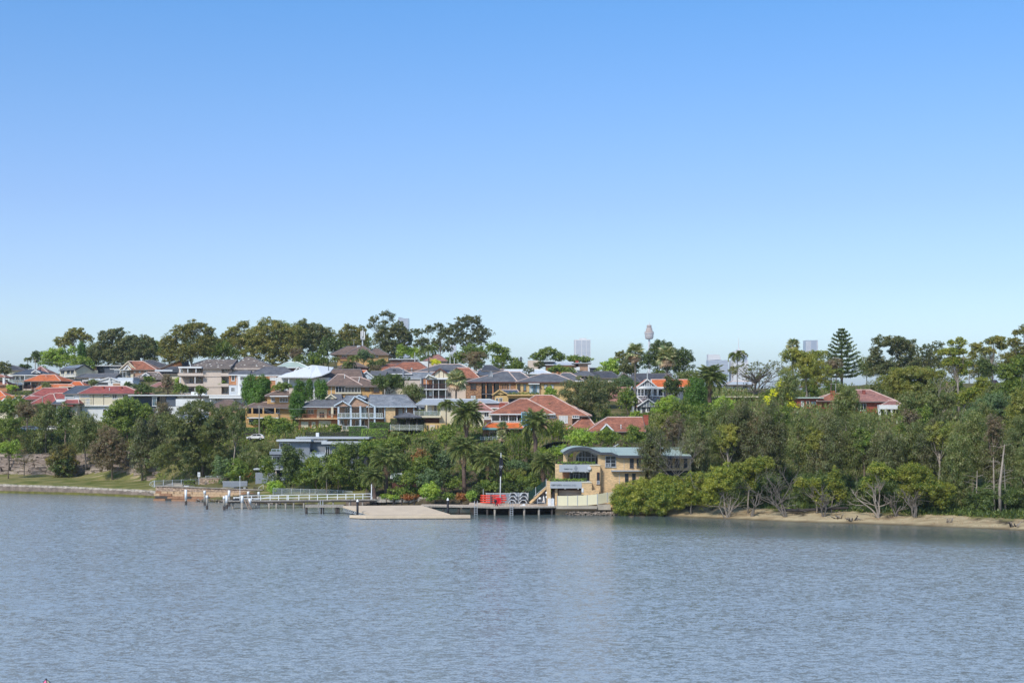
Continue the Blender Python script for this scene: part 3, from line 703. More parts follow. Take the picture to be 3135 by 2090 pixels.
 for c,r in zip(C,R):
  n = int(max(12,7.3 * (r / lsz) ** 2 * dd * den))
  n = min(n,380)
  q = unit(rs,n); q[:,2] = np.where((q[:,2] < -.3) & (rs.rand(n) < .55),-q[:,2],q[:,2])
  rad = rs.uniform(.45,1.05,size=(n,1))
  pts = q * rad * np.array([r,r,r * flat]) + c
  nn = q + rs.normal(size=(n,3)) * .24 + np.array([0,-.1,.35])
  s = lsz * rs.uniform(.65,1.25,n)
  if shape == 'weep':
   T = np.tile(np.array([0,0,-1.0]),(n,1)); v,f = leaves(pts,q + rs.normal(size=(n,3)) * .25 + np.array([0,-.15,.2]),s * 1.3,rs,.42,T)
  else: v,f = leaves(pts,nn,s,rs,.72)
  VV.append(v); FF.append(f + off); off += len(v)
 if shape in ('dome','bush','column','cone','weep'):     # inner leaves that close the heart of the crown
  m = 2 * len(C); i = rs.randint(len(C),size=m); mid = C.mean(0); pts = mid + (C[i] - mid) * rs.uniform(.35,.8,(m,1))
  v,f = leaves(pts,C[i] - mid + rs.normal(size=(m,3)) * .3,np.full(m,float(R.mean()) * 1.5),rs,.8); VV.append(v); FF.append(f + off); off += len(v)
 V = np.concatenate(VV); Fq = np.concatenate(FF); QUADS[0] += len(Fq)
 mesh('crown',V,Fq,LM[leaf],root)
 # trunk and limbs
 lo = min(c[2] for c in C)
 if nm in ('shrub','round_bush') or shape in ('bush',):
  tr = trunk_r or .12; top = max(.4,(C[:,2].mean()) * .8)
 else:
  tr = trunk_r or min(max(.015 * (C[:,2].max()),.11),.42); top = max(lo,C[:,2].mean() * .72)
 cxm = C[:,0].mean() * .6
 tp = [(0,0,-.4),(cxm * .15 + rs.normal() * .1,0,top * .35),(cxm * .5 + rs.normal() * .15,rs.normal() * .2,top * .7),(cxm * .8,0,top)]
 g = G().tube(tp,[tr * 1.25,tr,tr * .8,tr * .6],6)
 o = g.build('trunk',M[trunkmat or bark],root,smooth=True)
 if limbs:
  g = G(); idx = rs.permutation(len(C))[:limbs + len(boxes) * 2]
  for i in idx:
   e = C[i]; s0 = Vector(tp[2]).lerp(Vector(tp[3]),rs.rand()); mid = s0.lerp(Vector(e),.5) + Vector((rs.normal() * .3,rs.normal() * .3,-.1 * abs(e[2] - s0.z)))
   g.tube([s0,mid,e],[tr * .42,tr * .25,tr * .08],5,False)
  g.build('limbs',M[trunkmat or bark],root,smooth=True)
 return root
def stripes(g_pts): pass
FR = {}
def frond_mesh(key,L_,droop,mat,width=.55,n=14,up=.9,leaf_w=.16,seed=1):
 """pinnate frond: arched rachis along +x with paired leaflets"""
 if key in FR: return FR[key]
 rs = np.random.RandomState(seed); V = []; Fq = []
 pts = []
 ang = up; x = z = 0.0; st = L_ / n
 for k in range(n + 1):
  pts.append((x,z,ang)); x += math.cos(ang) * st; z += math.sin(ang) * st; ang -= droop / n * (1 + k / n)
 for k in range(n):
  (xa,za,aa),(xb,zb,ab) = pts[k],pts[k + 1]; r = .05 * (1 - k / n) + .015; i = len(V)
  V += [(xa,-r,za),(xa,r,za),(xb,r * .9,zb),(xb,-r * .9,zb)]; Fq.append((i,i + 1,i + 2,i + 3))
  if k < 1: continue
  t = k / n; ll = width * (math.sin(math.pi * min(1,.12 + t * .95)) ** .6) * L_ * .36
  for sd in (-1,1):
   for h in (0,.5):
    fx_,fz_ = xa + (xb - xa) * h,za + (zb - za) * h; i = len(V)
    dx,dy,dz = math.cos(aa) * .62 ,sd * .80,math.sin(aa) * .62 + rs.uniform(-.35,.25)
    e = (fx_ + dx * ll,dy * ll,fz_ + dz * ll); w = leaf_w
    V += [(fx_ - w * .4,0,fz_),(fx_ + w * .6,0,fz_ + .02),(e[0],e[1],e[2])]; V.append(((fx_ + e[0]) / 2 - w * .5,e[1] / 2,(fz_ + e[2]) / 2 + w * .3))
    Fq.append((i,i + 1,i + 2,i + 3))
 me = bpy.data.meshes.new('frond'); me.from_pydata(V,[],Fq); me.materials.append(LM[mat]); FR[key] = me
 return me
def fan_mesh(key,L_,mat,seed=1):
 if key in FR: return FR[key]
 rs = np.random.RandomState(seed); V = []; Fq = []
 V += [(0,-.03,0),(0,.03,0),(L_ * .45,.03,.0),(L_ * .45,-.03,.0)]; Fq.append((0,1,2,3))
 for k in range(15):
  a = -1.9 + 3.8 * k / 14; ll = L_ * .55 * rs.uniform(.85,1.1); i = len(V); c,s_ = math.cos(a),math.sin(a)
  x0 = L_ * .45; w = .09 * L_
  V += [(x0,0,0),(x0 + c * ll * .6 - s_ * w * .5,s_ * ll * .6 + c * w * .5,-.03),(x0 + c * ll,s_ * ll,-.35 * ll),(x0 + c * ll * .6 + s_ * w * .5,s_ * ll * .6 - c * w * .5,-.03)]
  Fq.append((i,i + 1,i + 2,i + 3))
 me = bpy.data.meshes.new('frond'); me.from_pydata(V,[],Fq); me.materials.append(LM[mat]); FR[key] = me
 return me
def palm(kind,px,ycrown,D,ltop,label,rad_px,n=None,base_px=None,tr=None,base_z=None,skirt=0):
 """palm with its heart at (px, ycrown); rad_px is the reach of the fronds"""
 TREE_N[0] += 1; rs = np.random.RandomState(500 + TREE_N[0])
 R = rad_px / F * D; hx,hz = X(px,D),Z(ycrown,D)
 bx = X(base_px,D) if base_px else hx; gz = (zg(bx,D) if base_z is None else base_z) - .2
 nm = {'date': 'date_palm','fan': 'fan_palm','slim': 'feather_palm'}[kind]
 root = empty(nm,(bx,D,gz),0,label,'palm tree',{'date': 'date palms','fan': 'fan palms','slim': 'slim feather palms'}[kind])
 hh = hz - gz; dx = hx - bx
 tr = tr or {'date': .42,'fan': .26,'slim': .14}[kind]
 if kind == 'date': rad = [tr * 1.25,tr,tr * .95,tr * 1.25,tr * 1.5]
 elif kind == 'fan': rad = [tr * 1.6,tr,tr * .8,tr * .7,tr * .8]
 else: rad = [tr * 1.5,tr,tr * .9,tr * .8,tr * .8]
 g = G().tube([(dx * t,0,-.3 + (hh + .3) * t) for t in (0,.2,.6,.92,1)],rad,8)
 g.build('trunk',M['palm_bark' if kind == 'date' else 'grey_bark'],root,smooth=True)
 n = n or {'date': 62,'fan': 34,'slim': 15}[kind]
 sr = 'd' if kind == 'date' else kind
 for k in range(n):
  t = (k + .5) / n; az = k * 2.39996 + rs.uniform(-.2,.2)
  if kind == 'date':
   el = 1.5 - 1.85 * t + rs.uniform(-.1,.1)
   me = frond_mesh('date%d' % (k % 4),1.0,(.95,.75,1.15,.85)[k % 4],'palm',.8,13,0.0,.035,k % 4)
   o = inst('frond',me,root,(dx,0,hh + .1),(rs.uniform(-.3,.3),-el,az),(R * 1.08 * rs.uniform(.9,1.1),) * 3)
  elif kind == 'slim':
   el = 1.25 - 1.15 * t + rs.uniform(-.1,.1)
   me = frond_mesh('slim%d' % (k % 3),1.0,(1.9,2.2,1.6)[k % 3],'palm',.95,11,0.0,.05,20 + k % 3)
   o = inst('frond',me,root,(dx,0,hh),(rs.uniform(-.4,.4),-el,az),(R * 1.2 * rs.uniform(.85,1.15),) * 3)
  else:
   el = 1.35 - 2.3 * t + rs.uniform(-.15,.15)
   me = fan_mesh('fan%d' % (k % 3),1.0,'fan' if t < .8 else 'dead',k % 3) if t < .8 else fan_mesh('fand%d' % (k % 3),1.0,'dead',k % 3)
   o = inst('frond',me,root,(dx,0,hh - .3 * t),(rs.uniform(-.5,.5),-el,az),(R * 1.05 * rs.uniform(.85,1.1),) * 3)
 if skirt or kind == 'date':
  m = skirt or 12
  for k in range(m):
   az = k * 2.4; me = frond_mesh('dead%d' % (k % 2),1.0,.5,'dead',.6,9,0.0,.05,40 + k)
   inst('dead_frond',me,root,(dx,0,hh - .2),(rs.uniform(-.3,.3),1.0 + rs.uniform(0,.4),az),(R * rs.uniform(.6,.9),) * 3)
 return root
def norfolk(px,y0,y1,D,wpx,label,base=None):
 TREE_N[0] += 1; rs = np.random.RandomState(77)
 gz = gnd(px,D) - .2; root = empty('norfolk_pine',(X(px,D),D,gz),0,label,'tree','trees on the ridge skyline')
 zt = Z(y0,D) - gz; zb = Z(y1,D) - gz; Rm = wpx / F * D
 G().tube([(0,0,-.4),(0,0,zt * .5),(0,0,zt)],[.42,.3,.05],7).build('trunk',M['grey_bark'],root,smooth=True)
 g = G(); C = []; Nn = []; tiers = 13
 for k in range(tiers):
  t = k / (tiers - 1); z = zt - (zt - zb) * t ** 1.05; R = Rm * min(1.05,.14 + 1.15 * t ** .85) * rs.uniform(.9,1.08); nb = 7
  for j in range(nb):
   a = 2 * math.pi * (j + rs.rand() * .5) / nb + k; rise = .32 * R * (1 - .5 * t)
   e = Vector((math.cos(a) * R,math.sin(a) * R,z + rise)); s0 = Vector((0,0,z)); g.tube([s0,s0.lerp(e,.55) + Vector((0,0,-.12 * R)),e],[.09,.06,.03],4,False)
   m = int(50 + 130 * t)
   u = rs.uniform(.25,1.03,m)[:,None]; p = np.array(s0) + (np.array(e) - np.array(s0)) * u; p[:,2] -= (.12 * R * 4 * u * (1 - u))[:,0]
   side = np.array([-math.sin(a),math.cos(a),0]); p += side * rs.normal(size=(m,1)) * .34 * (.5 + t) + rs.normal(size=(m,3)) * .10
   C.append(p); Nn.append(np.tile(np.array([0,-.3,1.0]),(m,1)) + rs.normal(size=(m,3)) * .5)
 g.build('branches',M['grey_bark'],root)
 C = np.concatenate(C); Nn = np.concatenate(Nn); v,f = leaves(C,Nn,rs.uniform(.35,.65,len(C)),rs,.6)
 mesh('crown',v,f,LM['dark'],root); return root
def bare_tree(px,ybase,ytop,D,wpx,label,name='dead_tree',mat='pale_bark',seed=1,stems=3,lean=0,levels=4,cat='tree',group='bare and dead trees by the beach',r0=.2,leafy=None):
 rs = np.random.RandomState(seed); x = X(px,D); gz = zg(x,D) - .15
 root = empty(name,(x,D,gz),0,label,cat,group); Ht = Z(ytop,D) - gz; Wd = wpx / F * D / 2; ends = []
 def grow(g,p,d,ln,r,lv):
  q = p; pts = [p]; dd = d.copy()
  for k in range(4):
   dd = (dd + Vector((rs.normal() * .22,rs.normal() * .18,rs.normal() * .12 + .03))).normalized(); q = q + dd * ln / 4; pts.append(q)
  g.tube(pts,[r,r * .9,r * .8,r * .7,r * .6],5,False)
  if lv <= 0: ends.append(q); return
  for k in range(2 + (rs.rand() < .6)):
   e = (dd + Vector((rs.normal() * .75,rs.normal() * .5,rs.normal() * .35 + .15))).normalized(); grow(g,pts[rs.randint(2,5)],e,ln * rs.uniform(.6,.85),r * .55,lv - 1)
 for s_ in range(stems):
  g = G(); a = (s_ - (stems - 1) / 2) / max(stems,1) * 1.5 + lean + rs.normal() * .12
  grow(g,Vector((rs.normal() * .15,0,-.2)),Vector((a * Wd / Ht * 1.2,rs.normal() * .2,1)).normalized(),Ht * .42,r0,levels)
  g.build('trunk',M[mat],root,smooth=True)
 if leafy:
  E = np.array([tuple(e) for e in ends]); C = np.repeat(E,leafy[1],0); C = C + rs.normal(size=C.shape) * .45
  v,f = leaves(C,rs.normal(size=C.shape) + np.array([0,0,.5]),rs.uniform(.25,.45,len(C)),rs,.6); mesh('crown',v,f,LM[leafy[0]],root)
 return root
def hedge(x0,x1,y0,y1,D,label,depth=1.2,leaf='hedge',name='hedge',z0=None,ypx_slope=0.0,group='clipped hedges'):
 rs = np.random.RandomState(int(x0 + y0)); a,b = X(x0,D),X(x1,D); zt,zb = Z(y0,D),Z(y1,D)
 cx = (a + b) / 2; zz = zb if z0 is None else z0
 root = empty(name,(cx,D,zz),0,label,'hedge',group)
 W,Hh = (b - a) / 2,zt - zz
 body = G().box(-W + .12,W - .12,.12,depth - .12,-.3,Hh - .12).build('stems',M['dark_timber'],root)
 n = int((2 * W * Hh + 2 * W * depth + 2 * Hh * depth) * 48); n = min(n,7000)
 P = []; Nn = []
 for k in range(n):
  r = rs.rand(); u = rs.uniform(-W,W); v = rs.uniform(0,Hh); w = rs.uniform(0,depth)
  if r < .5: P.append((u,rs.uniform(0,.14),v)); Nn.append((0,-1,.2))
  elif r < .85: P.append((u,w,Hh - rs.uniform(0,.14))); Nn.append((0,0,1))
  else: P.append((math.copysign(W,u) * .99,w,v)); Nn.append((math.copysign(1,u),0,.2))
 P = np.array(P) + rs.normal(size=(n,3)) * .05; v,f = leaves(P,np.array(Nn) + rs.normal(size=(n,3)) * .5,rs.uniform(.15,.26,n),rs,.7)
 mesh('foliage',v,f,LM[leaf],root); return root
build_ground(); build_water(); build_haze()
# ------------------------------------------------------------------ far city
CG = 'city towers on the horizon'
def tower_root(name,px,D,label): return empty(name,(X(px,D),D,0),0,label,'tower',CG)
def slabs(g,x0,x1,y,z0,z1,n,t,d=1.0):
 for k in range(n):
  z = z0 + (z1 - z0) * (k + .5) / n; g.box(x0,x1,y - d,y,z - t / 2,z + t / 2)
def city():
 D = 5200.0; s = D / F
 def zz(py): return Z(py,D)
 r = tower_root('office_tower',1783,D,'pale slab tower with white horizontal bands, standing alone on the horizon'); x = lambda p: (p - 1783) * s
 G().box(x(1759),x(1808),0,60,0,zz(1039)).build('wall',M['city_white'],r)
 G().box(x(1775),x(1796),5,40,zz(1039),zz(1034.5)).build('plant_room',M['city_white'],r)
 g = G()
 for a,b in ((1763,1779),(1782,1794),(1796,1807)): slabs(g,x(a),x(b),0,zz(1110),zz(1042),19,1.9,.6)
 tag(g.build('window_bands',M['city_glass'],r),kind='stuff')
 r = tower_root('observation_tower',1987.5,D,'slender tower with a golden turret and spire, above the big dark tree')
 c = lambda w: w / 2 * s
 G().lathe([(c(6.5),0),(c(6.5),zz(1036))],12).build('shaft',M['city_white'],r)
 G().lathe([(c(17),zz(1038)),(c(24),zz(1036)),(c(26),zz(1026)),(c(29),zz(1017.5)),(c(28),zz(1016)),(c(21),zz(1013)),(c(21),zz(1011)),(c(18),zz(1006)),(c(16.5),zz(1003)),(c(13),zz(1002)),(c(13),zz(1000.5)),(c(16),zz(1000)),(c(16),zz(997)),(c(14),zz(995)),(c(7),zz(994.5))],20).build('turret',M['city_gold'],r)
 g = G()
 for py,w in ((1031,26.5),(1026,27.2),(1021,28.8)): g.lathe([(c(w),zz(py) - 1.3),(c(w) + 1,zz(py)),(c(w),zz(py) + 1.3)],20)
 tag(g.build('window_bands',M['city_white'],r),kind='stuff')
 G().tube([(0,0,zz(994)),(0,0,zz(984))],[1.6,.5],6).build('spire',M['city_white'],r)
 r = tower_root('glass_tower',1235,D,'blue glass tower with a curved notched top, behind the gum trees'); x = lambda p: (p - 1235) * s
 poly = [(x(1218),0),(x(1251),0),(x(1250.5),zz(974)),(x(1243),zz(974.5)),(x(1236),zz(974)),(x(1228),zz(971.5)),(x(1219),zz(970))]
 G().prism(poly,0,50).build('wall',M['city_glass'],r)
 g = G(); slabs(g,x(1219),x(1250),0,zz(1030),zz(976),14,.8,.5); tag(g.build('floor_bands',M['city_white'],r),kind='stuff')
 r = tower_root('glass_tower',2195,D,'wide blue glass tower with a white sail-shaped roof, behind the date palm'); x = lambda p: (p - 2195) * s
 G().box(x(2169),x(2230),0,60,0,zz(1102)).build('wall',M['city_glass'],r)
 G().prism([(x(2169),zz(1102)),(x(2209),zz(1100)),(x(2203),zz(1085.5)),(x(2190),zz(1084.5)),(x(2169),zz(1084))],4,50).build('roof_sail',M['city_white'],r)
 g = G(); slabs(g,x(2169),x(2230),0,zz(1140),zz(1103),8,1,.5); tag(g.build('floor_bands',M['city_white'],r),kind='stuff')
 r = tower_root('stepped_tower',2264,D,'stepped pale tower with a tall thin spire, behind the thin palm'); x = lambda p: (p - 2264) * s
 g = G()
 for k,(a,b,t) in enumerate(((2240,2291,1102),(2245,2288,1085),(2249,2280,1074),(2260,2270,1068))): g.box(x(a),x(b),k * 3,60 - k * 3,0,zz(t))
 g.build('wall',M['city_white'],r); g = G(); slabs(g,x(2246),x(2287),3,zz(1110),zz(1087),7,1.6,3.6); tag(g.build('window_bands',M['city_glass'],r),kind='stuff')
 G().tube([(x(2265),30,zz(1068)),(x(2265),30,zz(1031))],[1.8,.6],6).build('spire',M['city_white'],r)
 r = tower_root('glass_tower',2486,D,'small square glass tower between the fan palm and the tall pine'); x = lambda p: (p - 2486) * s
 G().box(x(2467),x(2504),0,50,0,zz(1041)).build('wall',M['city_glass'],r)
 g = G(); slabs(g,x(2467),x(2483),0,zz(1090),zz(1044),13,2.2,.8); slabs(g,x(2500),x(2504),0,zz(1090),zz(1044),13,2.2,.8); tag(g.build('floor_bands',M['city_white'],r),kind='stuff')
 r = tower_root('pale_tower',1385,D,'faint pinkish tower top glimpsed through the sparse gum trees'); x = lambda p: (p - 1385) * s
 G().box(x(1378),x(1396),0,40,0,zz(1056)).build('wall',M['city_white'],r)
 g = G(); slabs(g,x(1379),x(1395),0,zz(1100),zz(1060),10,2,.6); tag(g.build('window_bands',M['city_glass'],r),kind='stuff')
city()
# ------------------------------------------------------------------ houses, left to right
HG = 'houses on the hillside'
def hs_(name,label,px,D,base,yaw=0,cat='house'): return House(name,label,px,D,base,yaw,cat,HG)
def houses_left():
 h = hs_('grey_roofed_house','small dark grey hipped roof at the far left behind the gum tree',40,470,1152)
 h.wall(18,74,1133,8,'cream'); h.roof(15,77,1133,1118,33,40,9,'dark_tile',cap='cap_dark'); h.win(56,68,1137,1144)
 h = hs_('veranda_house','two storey house with a blue-grey roof and white glazed balcony, far left',40,448,1200)
 h.wall(8,130,1147,9,'white',bot=1178); h.wall(8,110,1178,9,'charcoal')
 h.roof(32,142,1147,1131,84,108,10,'slate_blue',over=1.8,gut='white',cap='cap_dark')
 h.gable(96,124,1140,1132,108,5,'slate_blue',d0=-1.3,gm='white')
 for a,b in ((28,46),(49,58),(64,74)): h.win(a,b,1151,1167,2)
 h.box('balcony',2,76,1171,1178,-2.2,0,'white'); h.rail(4,75,1162,1171,-2.2,'glass',6)
 h.post(24,1148,1171,-2.1,.2); h.post(75,1148,1171,-2.1,.2)
 h.win(16,45,1182,1196,3,fr='charcoal',name='garage_door'); h.post(14,1178,1200,-2,.35)
 h = hs_('pyramid_roof_house','faded red pyramid roof behind the blue-grey roofed house',126,480,1160)
 h.wall(102,150,1145,9,'cream'); h.roof(98,153,1145,1121,122,126,10,'pink_tile'); h.chimney(118,122,1126,1135,2)
 h = hs_('brick_bungalow','brick bungalow with a bright orange hipped roof and dark glazed veranda',96,434,1192,8)
 h.wall(95,180,1166,9,'tan_brick'); h.roof(70,186,1166,1146.5,124,168,10,'orange_tile',d0=-.5,over=.8,gut='gutter')
 h.win(74,93,1169,1179,2,fr='charcoal',d=-.6); h.rail(72,94,1179,1190,-1.2,'bars',3,'brown_paint'); h.box('veranda_floor',70,96,1190,1194,-1.3,0,'beige')
 h.win(99,112,1170,1187,2,fr='brown_paint'); h.win(118,124,1171,1186,1,fr='cream'); h.vent(141,1152,1158,2.5)
 for p in (46,54,70): h.post(p,1168,1200,-2.5,.16,'grey_timber','pergola_post')
 h.box('pergola_beam',44,72,1166,1168,-2.6,-.8,'grey_timber')
 h = hs_('gabled_cream_house','cream house with grey roof, solar panels and white balcony rail',231,462,1180,38)
 wl = h.fx(183); h.fast = True
 h.wall(183,231,1131,8.6,'cream')
 x0,x1 = h.fx(180,-.4),.4; yb = h.fy(283,0); ze = h.fz(1131); zr = h.fz(1115,0,yb / 2)
 V = [(x0,-.5,ze),(x1,-.5,ze),(x0,yb / 2,zr),(x1,yb / 2,zr),(x0,yb + .5,ze),(x1,yb + .5,ze)]
 mesh('roof',V + [(a,b,c - .22) for a,b,c in V],[(0,1,3,2),(2,3,5,4),(6,8,9,7),(8,10,11,9),(0,6,7,1),(1,7,9,3),(3,9,11,5),(0,2,8,6),(2,4,10,8),(4,5,11,10)],M['grey_tile'],h.root)
 h.mk('wall',G().box(-.12,.12,.1,yb,-4,ze - .2),'cream'); h.mk('gable',G_tri_x(0,.1,yb / 2,yb,ze - .2,zr - .25),'cream')
 bb = G().bar((x1 + .02,-.5,ze - .1),(x1 + .02,yb / 2,zr - .08),.1,.3).bar((x1 + .02,yb + .5,ze - .1),(x1 + .02,yb / 2,zr - .08),.1,.3); h.mk('barge_board',bb,'charcoal')
 g = G(); i = 0
 for k in range(5):
  xa = x0 * .80 + (x1 - x0) * .16 * k; t0,t1 = .30,.82
  p = lambda x,t: (x,-.5 + (yb / 2 + .5) * t,ze + (zr - ze) * t + .10)
  g.v += [p(xa,t0),p(xa + 1.5,t0),p(xa + 1.5,t1),p(xa,t1)]; g.f.append((4 * k,4 * k + 1,4 * k + 2,4 * k + 3))
 h.mk('solar_panels',g,'solar'); h.win(187,197,1133,1143,1,fr='charcoal'); h.win(205,214,1134,1145,2,fr='charcoal'); h.win(217,226,1134,1145,2,fr='charcoal')
 h.box('balcony',184,231,1152,1154,-1.3,0,'white'); h.rail(186,231,1143.5,1152,-1.3,'bars',5,'white')
 h.post(193,1133,1180,-1.2,.16,'charcoal'); h.post(228,1133,1180,-1.2,.16,'cream'); h.win(196,208,1161,1175,2,fr='charcoal')
 h = hs_('dark_modern_house','flat roofed charcoal box house with timber recess, behind the low grey roof',284,474,1160)
 h.wall(284,372,1120,8,'slate_panel'); h.box('roof',281,374,1118,1120,-.8,8.4,'white')
 h.box('timber_panel',285,296,1122,1142,-.08,0,'orange_brick'); h.win(297,320,1123,1142,2,fr='charcoal'); h.win(337,365,1124,1130,3); h.box('terrace',284,321,1142,1145,-1.6,0,'grey_render')
 h.rail(270,302,1136,1143,-1.8,'glass',3,'charcoal')
 h = hs_('terracotta_gabled_house','brick house with worn terracotta roof and twin cream gables over a white porch',392,470,1160)
 h.wall(394,474,1131,9,'tan_brick'); h.wall(366,400,1132,6,'cream',d0=2)
 h.roof(384,480,1131,1105.5,393,438,10,'terracotta',over=.7)
 h.gable(364,418,1131,1106,392,8,'terracotta',d0=.4,gm='cream',barge='cream',slats=5); h.gable(378,402,1131,1118,390,3,'terracotta',d0=-1,gm='cream',slats=3)
 for p in (410,426,448): h.win(p,p + 5,1135.5,1140,1)
 h.win(390,399,1135,1151,2); h.win(368,384,1137,1153,3); h.win(441,449,1133,1152,1,fr='cream')
 for p in (352,358,366,376,386): h.post(p,1133,1157,-2,.14,'light_grey','pergola_post')
 h.box('pergola_beam',349,395,1131.5,1133.5,-2.2,-.9,'light_grey'); h.box('path_steps',400,408,1145,1156,-1,0,'cream'); h.vent(455,1126,1131,1.2)
 h = hs_('low_grey_roof','low grey tiled roof with a dark carport on a grey pillar, above the white modern house',290,452,1178,0)
 h.wall(250,350,1154,8,'cream'); h.roof(232,352,1155,1144,262,350,9,'grey_tile',gb=True,gm='cream',cap='cap_dark')
 h.box('carport_roof',205,252,1160,1163,-3.5,1,'charcoal'); h.post(222,1163,1192,-3,.75,'mid_grey','pillar')
 h = hs_('white_modern_house','white modern house with low pale metal gables and a slot window',330,430,1184)
 h.wall(284,408,1170,9,'white_render'); h.gable(284,340,1169,1155,334,9,'white_metal',gm='white_render',over=.3); h.gable(336,366,1166,1155.5,339,9,'white_metal',gm='white_render',over=.3)
 h.wall(338,406,1164,8,'white_render',d0=.3); h.box('roof',360,408,1155,1164,1.5,9,'pale_metal'); h.win(299,330,1170,1176,1,fr='charcoal')
 h.win(262,285,1167,1180,2,fr='white',d=-.6); h.box('roof_wing',252,290,1163,1166,-1.2,5,'white'); h.post(254,1166,1184,-1,.4); h.box('door',346,368,1173,1181,-.06,.25,'tan_brick',label='brown garage door'); h.box('roof_panels',272,306,1158,1163,.2,3,'pale_metal')
 h = hs_('mottled_roof_house','dark brick house with mottled brown roof and a small white gable, left of the apartments',450,446,1182)
 h.wall(408,500,1160,9,'dark_brick'); h.roof(399,506,1160,1139,452,486,10,'spotted_tile',over=.8)
 h.gable(434,458,1149,1141,446,4,'spotted_tile',d0=-.6,gm='white'); h.win(411,421,1162,1178,3); h.win(429,441,1165,1178,3); h.vent(487,1149,1155,2)
 h = hs_('pink_roofed_house','low faded pink hipped roof behind the brown and green garden trees',500,430,1190)
 h.wall(460,560,1183,8,'red_brick'); h.roof(454,566,1184,1170,486,530,9,'pink_tile')
 h = hs_('twin_gable_house','dark tiled house with two steep orange gables behind the apartments, left side',520,480,1150)
 h.wall(440,570,1138,10,'orange_brick')
 h.roof(437,520,1124,1103,446,470,10,'dark_tile',cap='cap_dark'); h.gable(468,560,1136,1100,556,10,'dark_tile',d0=-2,gm='orange_brick',barge='gutter'); h.gable(520,640,1136,1102,626,10,'dark_tile',d0=-1,gm='orange_brick',barge='gutter')
 h = hs_('solar_roof_house','dark roof carrying a bright strip of solar panels beside the apartments',505,455,1172)
 h.wall(476,548,1142,9,'cream'); h.roof(470,556,1144,1122,522,546,10,'dark_tile',cap='cap_dark'); h.box('solar_panels',474,528,1131,1137,-.9,.8,'light_grey'); h.box('dark_lean_to',528,549,1129,1140,-.8,2,'charcoal')
 # lower left cluster
 h = hs_('orange_cottage','vivid orange low gabled roofs at the left edge above the trees',20,402,1240)
 h.wall(-10,56,1224,8,'cream'); h.roof(-40,20,1215,1197,-20,2,9,'bright_orange_tile'); h.roof(-12,60,1225,1211,14,52,8,'bright_orange_tile',d0=-3,gb=True,gm='white',gut='white'); h.gable(6,24,1225,1218,14,3,'bright_orange_tile',d0=-4.2,gm='white'); h.gable(34,60,1224,1213,52,4,'bright_orange_tile',d0=-3.6,gm='white')
 h = hs_('small_terracotta_house','terracotta roof with a white chimney at the left edge beside the white balcony house',10,425,1190)
 h.wall(-20,22,1176,8,'orange_brick'); h.roof(-30,24,1178,1165,-10,16,9,'terracotta'); h.roof(-20,16,1154,1147,-10,8,6,'terracotta',d0=2); h.chimney(8,14,1156,1168,.5,'white')
 h = hs_('long_orange_roof_house','long orange roof stepping down behind the big red hip, with a cream flat wing',160,416,1200)
 h.wall(110,240,1190,8,'cream'); h.roof(105,245,1191,1176,132,218,9,'orange_tile'); h.box('flat_wing',180,255,1182,1184.5,-2,3,'cream'); h.roof(210,256,1180,1167.5,226,246,8,'bright_orange_tile',d0=4)
 h = hs_('big_red_hip_house','large faded red hipped roof with pale ridge lines, above the lamp post',140,402,1250,-6)
 h.wall(96,212,1226,11,'tan_brick'); h.roof(70,222,1222,1187,134,206,13,'red_tile',over=.5); h.roof(90,176,1236,1205,152,164,9,'red_tile',d0=-4); h.roof(150,215,1229,1203,168,198,8,'red_tile',d0=-2.5)
 h = hs_('slate_roof_townhouse','townhouse with dark slate roofs stepping down left of the cream house',215,398,1260)
 h.wall(198,245,1205,8,'light_grey'); h.roof(192,262,1205,1181,232,280,9,'slate_blue',over=.6,cap='cap_dark'); h.wall(172,235,1222,6,'white_render',d0=-3)
 h.roof(158,206,1236,1222,176,204,6,'slate_blue',d0=-4,cap='cap_dark'); h.win(200,226,1207,1216,1,gl='glass_blue',d=-.1)
 h = hs_('cream_house','cream two storey house with a red hipped roof and white lower floor',243,392,1300)
 h.wall(243,432,1204,10,'cream',bot=1242); h.wall(250,432,1242,9.5,'white_render',d0=.3); h.box('ledge',240,434,1240,1243,-.5,.2,'white')
 h.roof(238,438,1204,1182,286,386,11,'red_tile',over=.7,gut='gutter')
 h.win(319,336,1206,1212,3); h.win(344,359,1206,1220,2); h.win(376,394,1207,1220,3)
 h.win(246,274,1206,1216,5,gl='curtain',sill=False); h.win(262,275,1220,1238,2,gl='curtain'); h.rail(243,276,1217,1238,-.5,'rails',3,'cream'); h.win(315,324,1251,1262,1); h.win(331,337,1251,1262,1)
 h.chimney(311,317,1182,1188,3.2); h.chimney(366,372,1183,1189,3.2); h.vent(335,1188,1194,1.8)
 for p in (317,285): h.post(p,1204,1240,-.1,.1,'gutter','downpipe')
 h.roof(190,242,1234,1223,205,240,6,'red_tile',d0=-4); h.wall(190,236,1236,5,'cream',d0=-3); h.box('awning',187,224,1239,1243,-4.4,-3,'red_tile'); h.win(194,218,1245,1258,4,d=-3)
 h = hs_('white_flat_house','long white flat roofed modern house below the apartments',560,378,1262)
 h.wall(395,480,1211,7,'slate_panel',d0=2); h.box('roof',392,742,1208,1211,-1.0,9,'white'); h.wall(478,740,1211,7,'white_render',d0=1.5)
 h.win(466,480,1214,1242,1,gl='glass_blue',d=-.1); h.win(481,508,1214,1241,2,fr='charcoal',d=1.4); h.wall(509,538,1212,5,'slate_panel',d0=0,bot=1243); h.box('parapet',538,622,1221,1243,-2.2,-1.9,'white')
